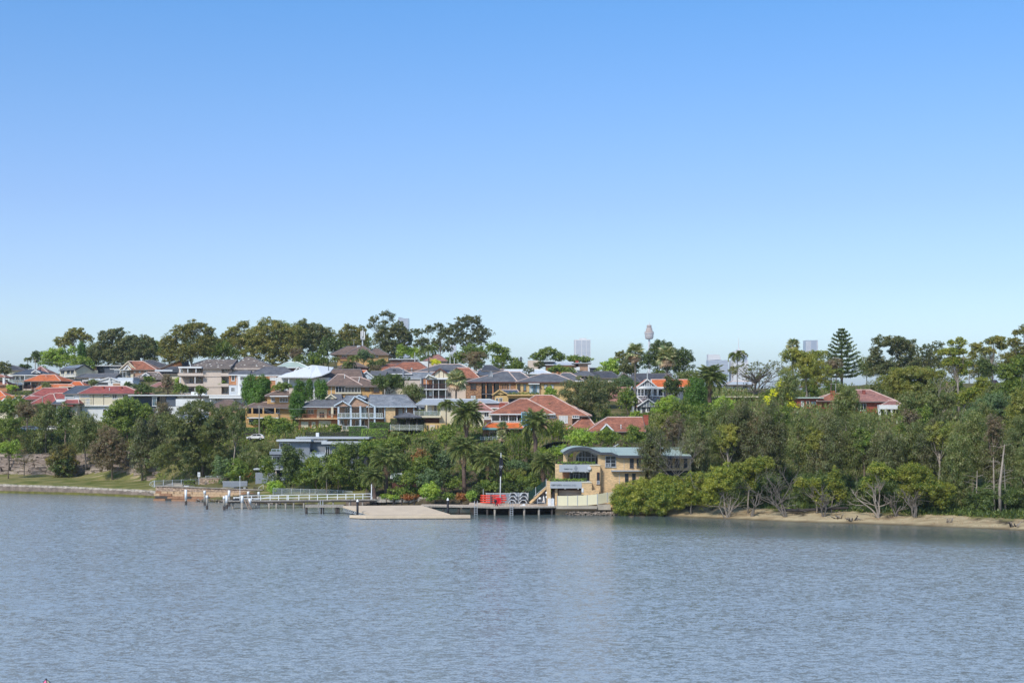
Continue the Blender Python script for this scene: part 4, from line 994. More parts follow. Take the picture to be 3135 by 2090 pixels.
 h.wall(478,548,1244,6,'white_render',d0=-1); h.win(560,640,1213,1219,6,d=1.4); h.box('parapet',640,742,1212,1219,-1.2,-1,'white'); h.win(658,682,1220,1226,3,d=1.4); h.win(695,725,1220,1225,3,d=1.4)
 h.post(645,1211,1236,-.8,.3); h.box('roof_box',585,627,1199,1208,1,4,'white')
 h = hs_('brown_roof_cottage','low brown-grey hipped roof peeking over the fig tree',690,366,1262)
 h.wall(640,736,1246,8,'tan_brick'); h.roof(634,742,1247,1223,684,712,9,'brown_tile',cap='cap_dark')
def apartments():
 h = hs_('apartment_block','four level beige apartment block with stacked balconies and a white flecked brown roof',622,400,1212,0,'apartment block')
 h.wall(622,678,1127,14,'beige'); h.wall(548,624,1127,9,'beige',d0=3.2); h.wall(676,850,1127,12,'beige',d0=1.6)
 h.roof(563,705,1127,1101,633,726,15,'spotted_tile',over=.7,gb=False,cap='cap_dark'); h.roof(700,852,1130,1093,752,768,14,'spotted_tile',d0=2,cap='cap_dark')
 h.box('balcony_roof',546,617,1122,1126.5,-1.6,3.2,'white')
 for k,(a,t,b) in enumerate(((544,1142,1152),(570,1174,1184),(548,1205,1212))):
  h.box('balcony',a,622,t,b,-1.4,-1.15,'beige'); h.box('balcony_floor',a,622,b - 1.5,b + 1,-1.4,3.1,'gutter'); h.box('handrail',a,622,t - 1.2,t - .5,-1.42,-1.32,'brown_paint')
 for (a,b,t,bt) in ((552,560,1127,1141),(576,590,1128,1141),(601,616,1127,1141),(580,590,1157,1172),(599,615,1157,1173),(560,590,1188,1203),(598,616,1188,1199)): h.win(a,b,t,bt,2,fr='light_grey',d=3.1)
 for p,t,bt in ((552,1127,1142),(575,1127,1142),(600,1127,1142),(552,1154,1174),(597,1154,1174),(552,1186,1205),(597,1186,1205)): h.post(p,t,bt,-1.3,.22)
 for t in (1152.5,1184.5): h.box('slab_edge',622,678,t,t + 1.6,-.06,0,'gutter')
 for t,b in ((1142,1152),(1174,1184),(1206,1212)):
  h.box('side_balcony',676,700,t,b,-.9,-.7,'beige'); h.box('balcony_floor',676,700,b - 1,b + 1,-.9,1.5,'gutter')
 for t,b in ((1157,1169),(1189,1203)): h.win(681,697,t,b,2,fr='light_grey',d=1.5)
 h.win(682,697,1129,1136,2,fr='white',d=1.5); h.win(711,723,1129,1140,2,fr='charcoal',d=1.5); h.win(748,758,1130,1134,2,d=1.5); h.vent(583,1115,1122,-.4); h.vent(785,1117,1124,4)
 h.box('rooftop_wall',585,627,1199,1207,-4.5,-4.2,'white')
 h = hs_('brick_apartment_block','red brick and white rendered apartment block with a grey hipped roof',735,384,1212,0,'apartment block')
 h.wall(701,728,1146,10,'orange_brick',bot=1178); h.wall(701,728,1178,9.8,'light_grey',d0=.1); h.wall(727,756,1148,9,'white_render',d0=-.5); h.wall(755,846,1148,10,'orange_brick')
 h.roof(700,764,1146,1135,728,768,11,'grey_tile',cap='cap_dark',gut='white'); h.roof(755,905,1148,1123,812,872,14,'grey_tile',d0=.5,cap='cap_dark',gut='white')
 h.win(709,719,1149,1165,1); h.win(735,753,1151,1164,3,d=-.5); h.win(707,719,1185,1199,3,d=.1); h.win(736,752,1186,1198,3,d=-.5); h.box('balcony',731,752,1167,1177,-1.5,-1.3,'white'); h.box('balcony_floor',731,752,1176,1178,-1.5,-.5,'white')
 h.win(826,845,1154,1163,2,gl='curtain'); h.post(724,1148,1210,-.1,.1,'white','downpipe'); h.vent(871,1125,1131,7,'charcoal')
 h = hs_('sweeping_roof_house','white modern house with a sweeping pointed white metal roof and glazed skylight',940,378,1190,0)
 h.wall(845,1008,1155,8,'white_render',d0=1.2); yf,yb = -1.5,9.0
 A = lambda px,py,y: (h.fx(px,y),y,h.fz(py,h.fx(px,y),y))
 V = [A(852,1152,yf),A(955,1117,3.0),A(970,1118,3.5),A(1022,1124,5),A(1012,1136,yf + 1),A(985,1148,yf),A(950,1155,yf),A(905,1134,4.5),A(1000,1122,yb),A(880,1140,yb)]
 g = G(); g.v = V + [(x,y,z - .25) for x,y,z in V]; g.f = [(0,6,1),(6,5,2,1),(5,4,3,2),(1,2,8),(2,3,8),(0,1,8,9),(0,10,16,6),(6,16,15,5),(5,15,14,4),(4,14,13,3),(10,19,18,13,14,15,16)]
 h.mk('roof',g,'white_metal')
 sk = G(); sk.v = [tuple(np.array(A(p,q,y)) + np.array([0,-.06,.12])) for p,q,y in ((896,1144,-.1),(936,1143,.2),(950,1127,2.0),(930,1127,2.1))]; sk.f = [(0,1,2,3)]; h.mk('skylight',sk,'glass_blue')
 h.box('fascia',850,950,1152,1156,-1.6,-1.3,'white'); h.win(868,884,1157,1178,1,gl='curtain',d=1.1); h.win(886,905,1158,1178,1,gl='curtain',d=1.1); h.post(845,1155,1180,-1.2,.25); h.post(884,1155,1180,-1.2,.2); h.post(1006,1118,1134,2,.18,'black','flue')
 h = hs_('pale_green_roof_house','pale green metal roof behind the white sweeping roof, beside a feather palm',870,446,1140)
 h.wall(850,945,1124,8,'brown_paint'); h.roof(845,945,1124,1108,880,912,9,'green_metal',cap='white',gut='white'); h.gable(900,926,1136,1123,913,4,'dark_tile',d0=-3,gm='cream')
 h = hs_('yellow_brick_house','stepped ochre brick house with two brown roofs between the dark cypresses',800,352,1302)
 h.wall(818,895,1211,8,'ochre',d0=3); h.roof(811,905,1211,1196.5,846,892,9,'brown_tile',d0=3,cap='cap_light'); h.box('awning',826,882,1211,1214,1.2,3,'white'); h.win(830,842,1216,1229,2,d=3); h.win(856,882,1217,1230,3,d=3); h.chimney(885,900,1188,1202,5,'beige')
 h.wall(752,895,1246,9,'ochre'); h.roof(745,905,1247,1230,788,880,10,'brown_tile',over=1.2,cap='cap_light',gut='gutter')
 h.win(760,770,1248,1264,1,fr='gutter'); h.box('recess',776,842,1248,1268,-.03,.1,'dark'); h.box('balcony',758,852,1266,1277,-1.6,-1.4,'ochre'); h.box('balcony_floor',756,853,1277,1280,-1.6,0,'white')  # recess: flat dark panel on the wall, painting the balcony's shade
 for p in (753,772,806,842): h.post(p,1248,1277,-1.5,.35,'ochre')
 h.win(844,856,1250,1264,2); h.win(762,776,1284,1296,2)
 h = hs_('dark_brown_roof_house','long dark brown roof between the white sweeping roof and the brown hips',1040,384,1180)
 h.wall(960,1100,1160,8,'dark_brick'); h.roof(948,1112,1162,1130,1010,1104,12,'brown_tile',cap='cap_dark')
 h = hs_('sunroom_house','ochre brick house with brown hipped roof and a white framed row of sunroom windows',1080,368,1215)
 h.wall(1003,1170,1180,10,'ochre'); h.roof(994,1110,1179,1146,1034,1052,12,'brown_tile',over=.8); h.roof(1058,1176,1182,1155,1074,1106,11,'brown_tile',d0=-.2,over=.7)
 h.win(1027,1104,1183,1203,8,fr='white',d=-.35,name='sunroom'); h.box('sunroom_sill',1026,1106,1200,1205,-.5,-.3,'cream'); h.win(1117,1131,1184,1196,1,fr='brown_paint'); h.win(1143,1161,1184,1201,1,fr='brown_paint')
 h.post(1014,1181,1206,-.1,.12,'white','downpipe'); h.post(1139,1183,1206,-.1,.1,'brown_paint','downpipe')
 for p,y in ((1014,1178),(1055,1153),(1100,1160),(1098,1170)): h.vent(p,y - 6,y,1.5 if y > 1165 else 3.5)
 h = hs_('striped_gable_house','orange roofed house with a pale blue and white striped gable',1110,396,1170)
 h.wall(1096,1150,1158,8,'white_render'); h.roof(1056,1132,1156,1133,1104,1122,12,'orange_tile',d0=1.5); h.gable(1092,1150,1158,1136.5,1121,9,'light_grey_tile',d0=-1,gm='pale_blue',slats=9); h.roof(1130,1180,1150,1136,1136,1178,9,'grey_tile',cap='cap_dark',ga=True,gb=True)
 h = hs_('grey_hip_house','grey hipped roof with dark skylights behind the dark leafy tree',1215,402,1165)
 h.wall(1150,1300,1152,8,'cream'); h.roof(1150,1262,1143,1125,1196,1222,11,'grey_tile',cap='cap_light',gut='white'); h.roof(1176,1330,1157,1138,1190,1330,9,'light_grey_tile',d0=-2,ga=True,gb=True,cap='cap_light',gut='white'); h.chimney(1232,1236,1129,1149,-1,'grey_render',.5)
 h.box('flat_roof',1235,1295,1157,1160,-6,-2,'pale_metal'); h.wall(1238,1292,1160,4,'beige',d0=-5.6); h.box('skylight',1202,1212,1130,1134,1.2,1.5,'glass')
 # ridge houses
 h = hs_('ridge_house','brown hipped roof house with ochre walls and a phone mast, highest on the hill',1110,482,1106)
 h.wall(1033,1188,1084,11,'ochre'); h.roof(1010,1122,1084,1060,1062,1096,12,'brown_tile',over=.9,cap='cap_dark'); h.roof(1060,1150,1084,1058.5,1106,1114,13,'brown_tile',d0=-.6,cap='cap_dark'); h.roof(1120,1192,1085,1067,1146,1158,10,'brown_tile',over=.7,cap='cap_dark')
 h.win(1150,1158,1085,1093,2); h.win(1133,1140,1086,1092,2); h.win(1046,1062,1087,1094,3); h.box('balcony',1034,1066,1093,1100,-1.2,-1,'dark_brick'); h.chimney(1093,1103,1057,1064,5,'light_grey',1.6)
 h = hs_('small_brown_roof_house','small brown hipped roof with red brick walls among palms below the ridge house',1080,440,1145)
 h.wall(1037,1120,1124,8,'red_brick'); h.roof(1032,1126,1124,1109,1066,1090,9,'brown_tile',cap='cap_dark'); h.win(1084,1104,1125,1130,4)
 h = hs_('long_orange_hip_house','long low orange-red hipped roof above the grey roofs, centre left',1235,442,1146)
 h.wall(1165,1312,1131,9,'orange_brick'); h.roof(1158,1240,1131,1113,1188,1222,10,'terracotta',d0=1,cap='cap_dark'); h.roof(1188,1318,1131,1107.5,1232,1282,12,'terracotta',cap='cap_dark'); h.chimney(1258,1262,1126,1136,-.4,'light_grey',.5)
 h = hs_('flat_roof_row','low brown wall and pale flat roof row on the ridge behind the orange hip',1240,474,1115)
 h.wall(1195,1275,1100,6,'dark_brick'); h.box('roof',1190,1278,1098,1100.5,-.6,6,'light_grey'); h.wall(1275,1310,1106,6,'white_render',d0=-1)
 h = hs_('far_pink_roof_house','faded brick-pink hipped roof beside the yellow shrub on the ridge',1330,490,1112)
 h.wall(1300,1368,1103,8,'beige'); h.roof(1295,1372,1104,1084,1330,1342,10,'pink_tile',cap='cap_dark')
 h = hs_('wide_grey_hip_house','wide grey hipped roof behind the terracotta gables in the centre',1350,410,1160)
 h.wall(1280,1450,1140,9,'white_render'); h.roof(1264,1462,1139,1115,1346,1408,13,'grey_tile',cap='cap_light',gut='white'); h.roof(1240,1330,1157,1138,1250,1318,9,'light_grey_tile',d0=-6,ga=True,cap='cap_light',gut='white')
 h = hs_('solar_array_house','grey roof with pale solar panels just right of the brown tree',1500,420,1150)
 h.wall(1470,1545,1138,9,'cream'); h.roof(1474,1535,1134,1118,1484,1505,10,'dark_tile',cap='cap_dark'); h.roof(1450,1560,1148,1130.5,1470,1548,9,'slate_blue',d0=-3,cap='cap_light')
 g = G();
 for k in range(4):
  x0 = h.fx(1482 + k * 7,1); g.box(x0,x0 + .62,1.2,2.2,h.fz(1131,x0,1),h.fz(1131,x0,1) + .06)
 h.mk('solar_panels',g,'solar')
 h = hs_('white_metal_roof_house','bright white metal roof between the satellite dish roof and the ridge',1610,414,1160)
 h.wall(1545,1690,1142,8,'white_render'); h.roof(1538,1690,1143,1131,1546,1660,10,'white_metal',cap='white',gut='white')
def houses_mid():
 h = hs_('brick_balcony_house','tall house with terracotta gables, reddish balcony rail and pale right wall',1350,372,1226)
 h.wall(1290,1366,1157,8,'charcoal',d0=2.5,bot=1195); h.wall(1290,1366,1195,8,'grey_render',d0=2.2); h.wall(1366,1426,1157,10,'beige')
 h.roof(1370,1470,1157,1125.5,1398,1436,12,'terracotta',cap='cap_light',label='larger terracotta roof slope'); h.gable(1308,1394,1158,1127,1347,10,'terracotta',d0=-1.2,gm='cream',barge='brown_paint',slats=6); h.gable(1388,1416,1137,1125,1398,8,'terracotta',d0=1,gm='cream',barge='brown_paint')
 h.box('porch_roof',1308,1372,1156,1161,-2.2,2,'white'); h.gable(1302,1335,1155,1146,1312,4,'white_metal',d0=-2.4,gm='cream'); h.box('balcony_floor',1284,1368,1190,1193,-2,2.4,'white'); h.rail(1284,1368,1175,1190,-2,'bars',5,'brown_paint')
 h.wall(1296,1322,1160,2,'orange_brick',d0=1,bot=1176); h.win(1324,1345,1162,1188,2,fr='charcoal',d=2.4); h.win(1348,1362,1162,1188,2,fr='charcoal',d=2.4)
 for p in (1288,1305,1326,1343,1364): h.post(p,1161,1190,-1.8,.18,'light_grey'); h.post(p,1193,1222,-1.8,.2,'light_grey')
 h.rail(1300,1368,1212,1224,-1.8,'bars',4,'brown_paint'); h.box('white_panel',1314,1322,1195,1212,-.5,-.3,'white'); h.win(1372,1380,1202,1210,1,fr='charcoal'); h.win(1328,1340,1198,1212,2,fr='charcoal',d=2.1)
 h = hs_('stone_clad_house','patchy orange stone-clad house with open double-level verandas and a satellite dish on its grey roof',1500,366,1224)
 h.wall(1427,1474,1168,10,'clinker'); h.wall(1473,1532,1168,7,'charcoal',d0=2.5); h.wall(1531,1580,1168,10,'clinker'); h.wall(1473,1532,1204.5,.3,'cap_dark',d0=0,bot=1207)
 h.roof(1422,1585,1168.5,1136,1539,1556,15,'grey_tile',over=.6,cap='cap_light',gut='brown_paint'); h.roof(1520,1640,1168,1138,1542,1592,14,'grey_tile',d0=1.2,cap='cap_light',gut='brown_paint')
 h.win(1440,1458,1173,1192,2,2,fr='brown_paint'); h.win(1440,1457,1209,1221,2,fr='brown_paint',gl='curtain')
 for p in (1488,1509,1530): h.post(p,1169,1204,-.1,.3,'orange_brick','pillar'); h.post(p,1207,1224,-.1,.3,'clinker','pillar')
 for a,b in ((1474,1488),(1491,1509),(1512,1530)): h.rail(a,b,1192,1203,.1,'bars',2,'charcoal'); h.win(a + 3,b - 2,1173,1201,2,fr='brown_paint',d=2.4)
 for p in (1538,1545,1552): h.win(p,p + 2.2,1178,1190,1,fr='brown_paint',fw=.03)
 h.post(1561,1169,1224,-.12,.12,'light_grey','downpipe')
 h = hs_('yellow_rendered_house','golden yellow rendered house with a grey roof and blue french windows',1640,364,1228)
 h.wall(1580,1765,1168,11,'ochre_render'); h.roof(1578,1762,1169,1143.5,1661,1700,13,'grey_tile',over=.6,cap='cap_light',gut='brown_paint'); h.roof(1688,1790,1165,1141,1724,1746,11,'grey_tile',d0=4,cap='cap_light',gut='white')
 h.win(1583,1593,1175,1195,1,2,fr='brown_paint'); h.win(1602,1611,1175,1196,1,2,fr='brown_paint',gl='glass_blue'); h.win(1621,1651,1176,1203,4,fr='blue_steel',gl='curtain',d=-.1,name='french_window'); h.win(1630,1643,1178,1203,3,fr='blue_steel',d=-.22,name='french_window'); h.box('awning',1618,1652,1173,1176,-1.2,0,'white')
 h.win(1665,1676,1176,1190,1,gl='curtain',fr='brown_paint'); h.win(1685,1696,1176,1190,1,gl='curtain',fr='brown_paint'); h.post(1655,1169,1212,-.1,.12,'brown_paint','downpipe')
 h = hs_('ochre_garden_wing','small ochre gabled wing with a planter terrace in front of the stone-clad house',1560,352,1236)
 h.wall(1514,1552,1207,7,'ochre_render'); h.gable(1506,1560,1208,1192,1529,8,'slate_blue',gm='ochre_render',barge='ochre_render',slats=3); h.roof(1535,1592,1206,1193,1538,1584,7,'slate_blue',d0=1,ga=True,cap='cap_light',gm='ochre_render')
 h.box('planter_ledge',1552,1652,1207,1211,-1.5,1,'ochre_render'); h.wall(1552,1648,1211,4,'ochre_render',d0=0); h.win(1518,1525,1218,1230,1); h.win(1528,1538,1217,1232,2); h.box('recess',1556,1588,1220,1232,-.05,.1,'dark')  # recess is a near-black panel, shade put into its colour
 for k in range(7):
  sh = G(); rs = np.random.RandomState(k); C = unit(rs,70) * np.array([.5,.4,.35]) + np.array([h.fx(1560 + k * 14,-1),-1,h.fz(1206,0,-1) + .1])
  v,f = leaves(C,rs.normal(size=(70,3)),rs.uniform(.25,.4,70),rs); mesh('planter_shrub',v,f,LM['green'],h.root)
 h = hs_('cream_terrace_house','cream house with low grey metal roof, glass balcony and dark lower storey',1350,334,1330)
 h.wall(1300,1345,1238,8,'cream',d0=1.5,bot=1274); h.wall(1345,1440,1238,9,'cream'); h.roof(1274,1400,1237,1221,1300,1392,9,'mid_grey',over=1.0,cap='light_grey',gut='mid_grey'); h.roof(1380,1530,1232,1222,1392,1500,9,'mid_grey',d0=1,cap='light_grey',gut='mid_grey')
 h.win(1306,1322,1240,1268,2,gl='curtain',fr='light_grey',d=1.4); h.win(1328,1338,1240,1268,1,fr='light_grey',d=1.4); h.box('balcony_floor',1266,1350,1272,1278,-3,1.5,'cream'); h.rail(1268,1348,1258,1272,-2.9,'glass',5,'light_grey')
 h.post(1306,1239,1272,-2.6,.3,'cream'); h.wall(1300,1356,1278,6,'brown_paint',d0=.2,bot=1295); h.wall(1298,1370,1295,5,'ochre_render',d0=-2.5); h.box('emblem_panel',1315,1332,1300,1316,-2.62,-2.5,'beige',label='square carved relief panel'); h.box('wall_lamp',1308,1310.5,1301,1315,-2.75,-2.5,'charcoal'); h.box('wall_lamp',1339,1341.5,1301,1315,-2.75,-2.5,'charcoal')
 h.win(1395,1425,1244,1262,3,fr='cream')
 h = hs_('octagonal_roof_house','pinkish-red pointed turret roof and low wing beside the big orange roof',1468,328,1330)
 h.wall(1448,1516,1258,8,'cream'); h.roof(1443,1512,1258,1228,1467,1470,10,'pink_tile',cap='cap_light',over=.4,gut='white'); h.roof(1480,1560,1247,1231,1484,1556,8,'pink_tile',d0=5,cap='cap_light',gut='white'); h.chimney(1528,1546,1234,1240,4,'red_brick',1.2); h.win(1482,1497,1257,1276,2); h.box('string_course',1480,1518,1279,1284,-.08,0,'white'); h.wall(1482,1512,1284,3,'dark_brick',d0=-.3)
 h.win(1456,1474,1262,1276,2)
 h = hs_('orange_roof_house','two storey house with broad weathered orange hipped roof, glazed balcony, blue lift frame',1650,318,1342)
 h.wall(1505,1600,1266,8,'charcoal',d0=2.2,bot=1294); h.wall(1600,1752,1270,11,'tan_brick'); h.wall(1478,1602,1308,9,'tan_brick',d0=.5)
 h.roof(1497,1700,1266,1220,1592,1614,16,'terracotta',over=.8,gut='white'); h.roof(1536,1802,1272,1209.5,1640,1690,19,'terracotta',d0=1.2,over=.8,gut='gutter',label='main weathered orange roof'); h.roof(1690,1812,1272,1240,1740,1750,13,'terracotta',d0=7,over=.5)
 h.win(1505,1530,1268,1289,1,fr='white',d=.4); h.win(1531,1556,1270,1292,3,fr='white',d=1.2,gl='glass'); h.win(1558,1583,1270,1292,3,fr='white',d=1.2)
 h.rail(1504,1598,1288,1294,-.3,'glass',4); h.box('balcony_floor',1500,1600,1293,1295.5,-.4,2.2,'white')
 for p in (1505,1531,1557,1583): h.post(p,1268,1293,-.3,.2)
 h.roof(1478,1604,1310,1293.5,1498,1592,5,'bright_orange_tile',d0=-3.4,over=.2); h.box('awning',1477,1524,1309,1315,-4.2,-2.5,'teal'); h.win(1498,1520,1319,1336,3,d=.4); h.win(1543,1560,1319,1336,2,d=.4); h.post(1524,1310,1340,-3.2,.35); h.rail(1470,1522,1336,1346,-3.6,'rails',4,'pale_blue')
 g = G(); x0,x1 = h.fx(1597,-1.5),h.fx(1627,-1.5); z0,z1 = h.fz(1303,x0,-1.5),h.fz(1262,x0,-1.5)
 for a,b in ((x0,-1.5),(x1,-1.5),(x0,.2),(x1,.2),((x0 + x1) / 2,-1.5)): g.box(a - .1,a + .1,b - .1,b + .1,z0 - 6,z1)
 for k in range(5):
  zz = z0 + (z1 - z0) * k / 4; g.box(x0 - .09,x1 + .09,-1.58,-1.44,zz - .08,zz + .08)
 h.mk('lift_frame',g,'blue_steel'); h.box('lift_glass',1598,1626,1264,1302,-1.36,-1.3,'glass_blue')
 h.win(1684,1701,1271,1278,3); h.win(1711,1738,1272,1294,3,gl='curtain'); h.win(1752,1773,1271,1279,3); h.wall(1750,1778,1271,6,'tan_brick',d0=2); h.win(1668,1676,1272,1286,1)
 h.roof(1700,1770,1315,1307,1712,1762,4,'bright_orange_tile',d0=-2.5); h.roof(1738,1832,1314,1274.5,1786,1800,10,'terracotta',d0=-3,over=.5); h.wall(1728,1824,1314,8,'tan_brick',d0=-2.3); h.win(1728,1737,1318,1330,1,d=-2.3); h.box('white_wall',1747,1758,1316,1334,-2.45,-2.3,'white'); h.win(1759,1775,1317,1333,2,d=-2.35)
 h = hs_('low_red_roof_house','low wide red tiled roof with small dark gable just above the boat shed trees',1880,306,1340)
 h.wall(1812,1966,1318,9,'dark_brick'); h.roof(1796,1978,1320,1276.5,1860,1976,16,'terracotta',over=.4,gb=True,gm='dark_brick',cap='cap_light',label='main red roof'); h.gable(1838,1878,1317,1297,1857,7,'terracotta',d0=-1.5,gm='dark_timber',barge='white'); h.chimney(1971,1985,1270,1284,5,'red_brick',1.2); h.vent(1901,1301,1311,1)
 h = hs_('white_gabled_house','white walled house with a mottled pinkish tiled roof and white barge boards',1900,372,1272,30)
 h.fast = True
 yb = h.fy(1958,0); ze = h.fz(1229); zr = h.fz(1183.5,0,yb / 2); x0 = h.fx(1852,-.4); x1 = .5
 h.wall(1866,1900,1228,6,'white_render'); h.mk('wall',G().box(-.3,0,.1,yb,-4,ze),'white_render'); h.mk('gable',G_tri_x(-.15,.1,yb / 2,yb,ze,zr - .25),'white_render')
 V = [(x0,-.5,ze),(x1,-.5,ze),(x0,yb / 2,zr),(x1,yb / 2,zr),(x0,yb + .5,ze),(x1,yb + .5,ze)]
 mesh('roof',V + [(a,b,c - .22) for a,b,c in V],[(0,1,3,2),(2,3,5,4),(6,8,9,7),(8,10,11,9),(0,6,7,1),(1,7,9,3),(3,9,11,5),(0,2,8,6),(2,4,10,8),(4,5,11,10)],M['pink_tile'],h.root)
 bb = G().bar((x1 + .02,-.5,ze - .1),(x1 + .02,yb / 2,zr - .08),.12,.4).bar((x1 + .02,yb + .5,ze - .1),(x1 + .02,yb / 2,zr - .08),.12,.4); h.mk('barge_board',bb,'white')
 h.win(1871,1886,1240,1258,2,gl='curtain',fr='cream'); h.box('timber_fence',1884,1912,1263,1276,-4,-3.8,'timber')
 h = hs_('federation_house','grey house with vivid orange roofs, white trimmed gables and a white post balcony',2000,358,1278)
 h.wall(1950,2032,1185,9,'grey_render',d0=2,bot=1216); h.wall(2030,2092,1183,9,'grey_render'); h.roof(2000,2120,1184,1161.5,1982,2118,11,'bright_orange_tile',ga=True,gb=True,gm='grey_render',gut='white',cap='cap_light'); h.gable(1948,2014,1185,1160,1982,9,'bright_orange_tile',d0=-1,gm='grey_render',slats=9)
 h.box('gable_beam',1952,2012,1182,1187,-1.3,-1,'white'); h.box('balcony_roof',1950,2033,1186,1190,-1.6,2,'white'); h.box('balcony_floor',1948,2033,1211,1214,-1.6,2,'white')
 for p in (1952,1962,1972,1995,1999,2012,2015,2030): h.post(p,1189,1212,-1.5,.16)
 h.rail(1968,1998,1210,1220,-1.9,'bars',4); h.win(1981,1996,1193,1211,3,d=1.9); h.win(2010,2030,1194,1211,3,d=1.9); h.win(1950,1968,1196,1204,2,d=1.9); h.win(2068,2076,1190,1211,1,2); h.chimney(1984,1989,1209,1218,-2.5,'charcoal',.7)
 h.wall(1932,2022,1216,6,'grey_render',d0=-1.5); h.gable(1922,1968,1230,1212,1949,6,'bright_orange_tile',d0=-2.2,gm='grey_render',slats=6); h.gable(1950,2018,1243,1220,1985,7,'bright_orange_tile',d0=-3.6,gm='grey_render',slats=8); h.wall(1960,2016,1243,5,'white_render',d0=-3.1)
 h.roof(2014,2066,1234,1216,2018,2060,6,'bright_orange_tile',d0=-2.5,ga=True,gm='grey_render',gut='white'); h.wall(2018,2060,1233,5,'grey_render',d0=-2)
 h.win(1940,1950,1243,1258,1,d=-1.5); h.win(1951,1963,1242,1258,2,d=-1.6); h.win(1980,2010,1243,1260,5,d=-3.2); h.box('archway',1966,1976,1245,1275,-3.16,-3.05,'charcoal')
 h = hs_('dark_roof_brick_house','wide dark tiled roof with orange brick gables right behind the orange federation roofs',1980,408,1185)
 h.wall(1885,2060,1172,10,'orange_brick'); h.roof(1915,2062,1176,1143.5,1938,2046,13,'dark_tile',cap='cap_dark',gb=True,gm='orange_brick',over=.7); h.gable(1876,1930,1170,1154,1899,9,'dark_tile',d0=-2,gm='orange_brick',barge='gutter'); h.roof(1900,1960,1168,1155,1905,1948,8,'dark_tile',d0=-1,cap='cap_dark'); h.gable(2018,2072,1166,1145,2045,8,'dark_tile',d0=-.5,gm='orange_brick',barge='gutter'); h.win(1893,1907,1176,1183,3,d=-1.9); h.win(1930,1940,1177,1184,2)
 h = hs_('charcoal_hip_house','charcoal hipped roofs with a small dark gable between the lime tree and the yellow house',1840,424,1170)
 h.wall(1785,1905,1156,9,'cream'); h.roof(1776,1900,1156,1137,1826,1872,12,'dark_tile',cap='cap_dark'); h.roof(1735,1820,1150,1136,1782,1800,10,'grey_tile',d0=-3,cap='cap_dark'); h.gable(1896,1926,1152,1141,1910,8,'dark_tile',gm='dark_brick',d0=1,barge='gutter'); h.gable(1778,1800,1168,1156,1790,5,'dark_tile',d0=-6,gm='ochre_render',barge='charcoal')
 h = hs_('ridge_workshop','low brick building with pale parapet on the ridge, below the round tree',1700,472,1130)
 h.wall(1616,1648,1103,9,'beige',d0=-1); h.wall(1672,1752,1117,9,'orange_brick'); h.roof(1660,1758,1117,1108,1664,1754,9,'pale_metal',cap='light_grey',gut='gutter',ga=True,gb=True,gm='orange_brick'); h.box('roof_slab',1648,1700,1104,1107,0,8,'light_grey'); h.chimney(1762,1771,1103,1112,1,'red_brick',1.2); h.wall(1752,1800,1112,8,'tan_brick',d0=1); h.box('roof_slab',1750,1812,1110,1112.5,0,8,'mid_grey'); h.wall(1725,1775,1126,4,'white_render',d0=-4); h.box('white_wall',1765,1775,1123,1133,-4.5,-4.1,'white'); h.wall(1808,1832,1126,5,'charcoal',d0=-2); h.box('roof_slab',1806,1834,1124,1126,-2.5,3,'mid_grey')
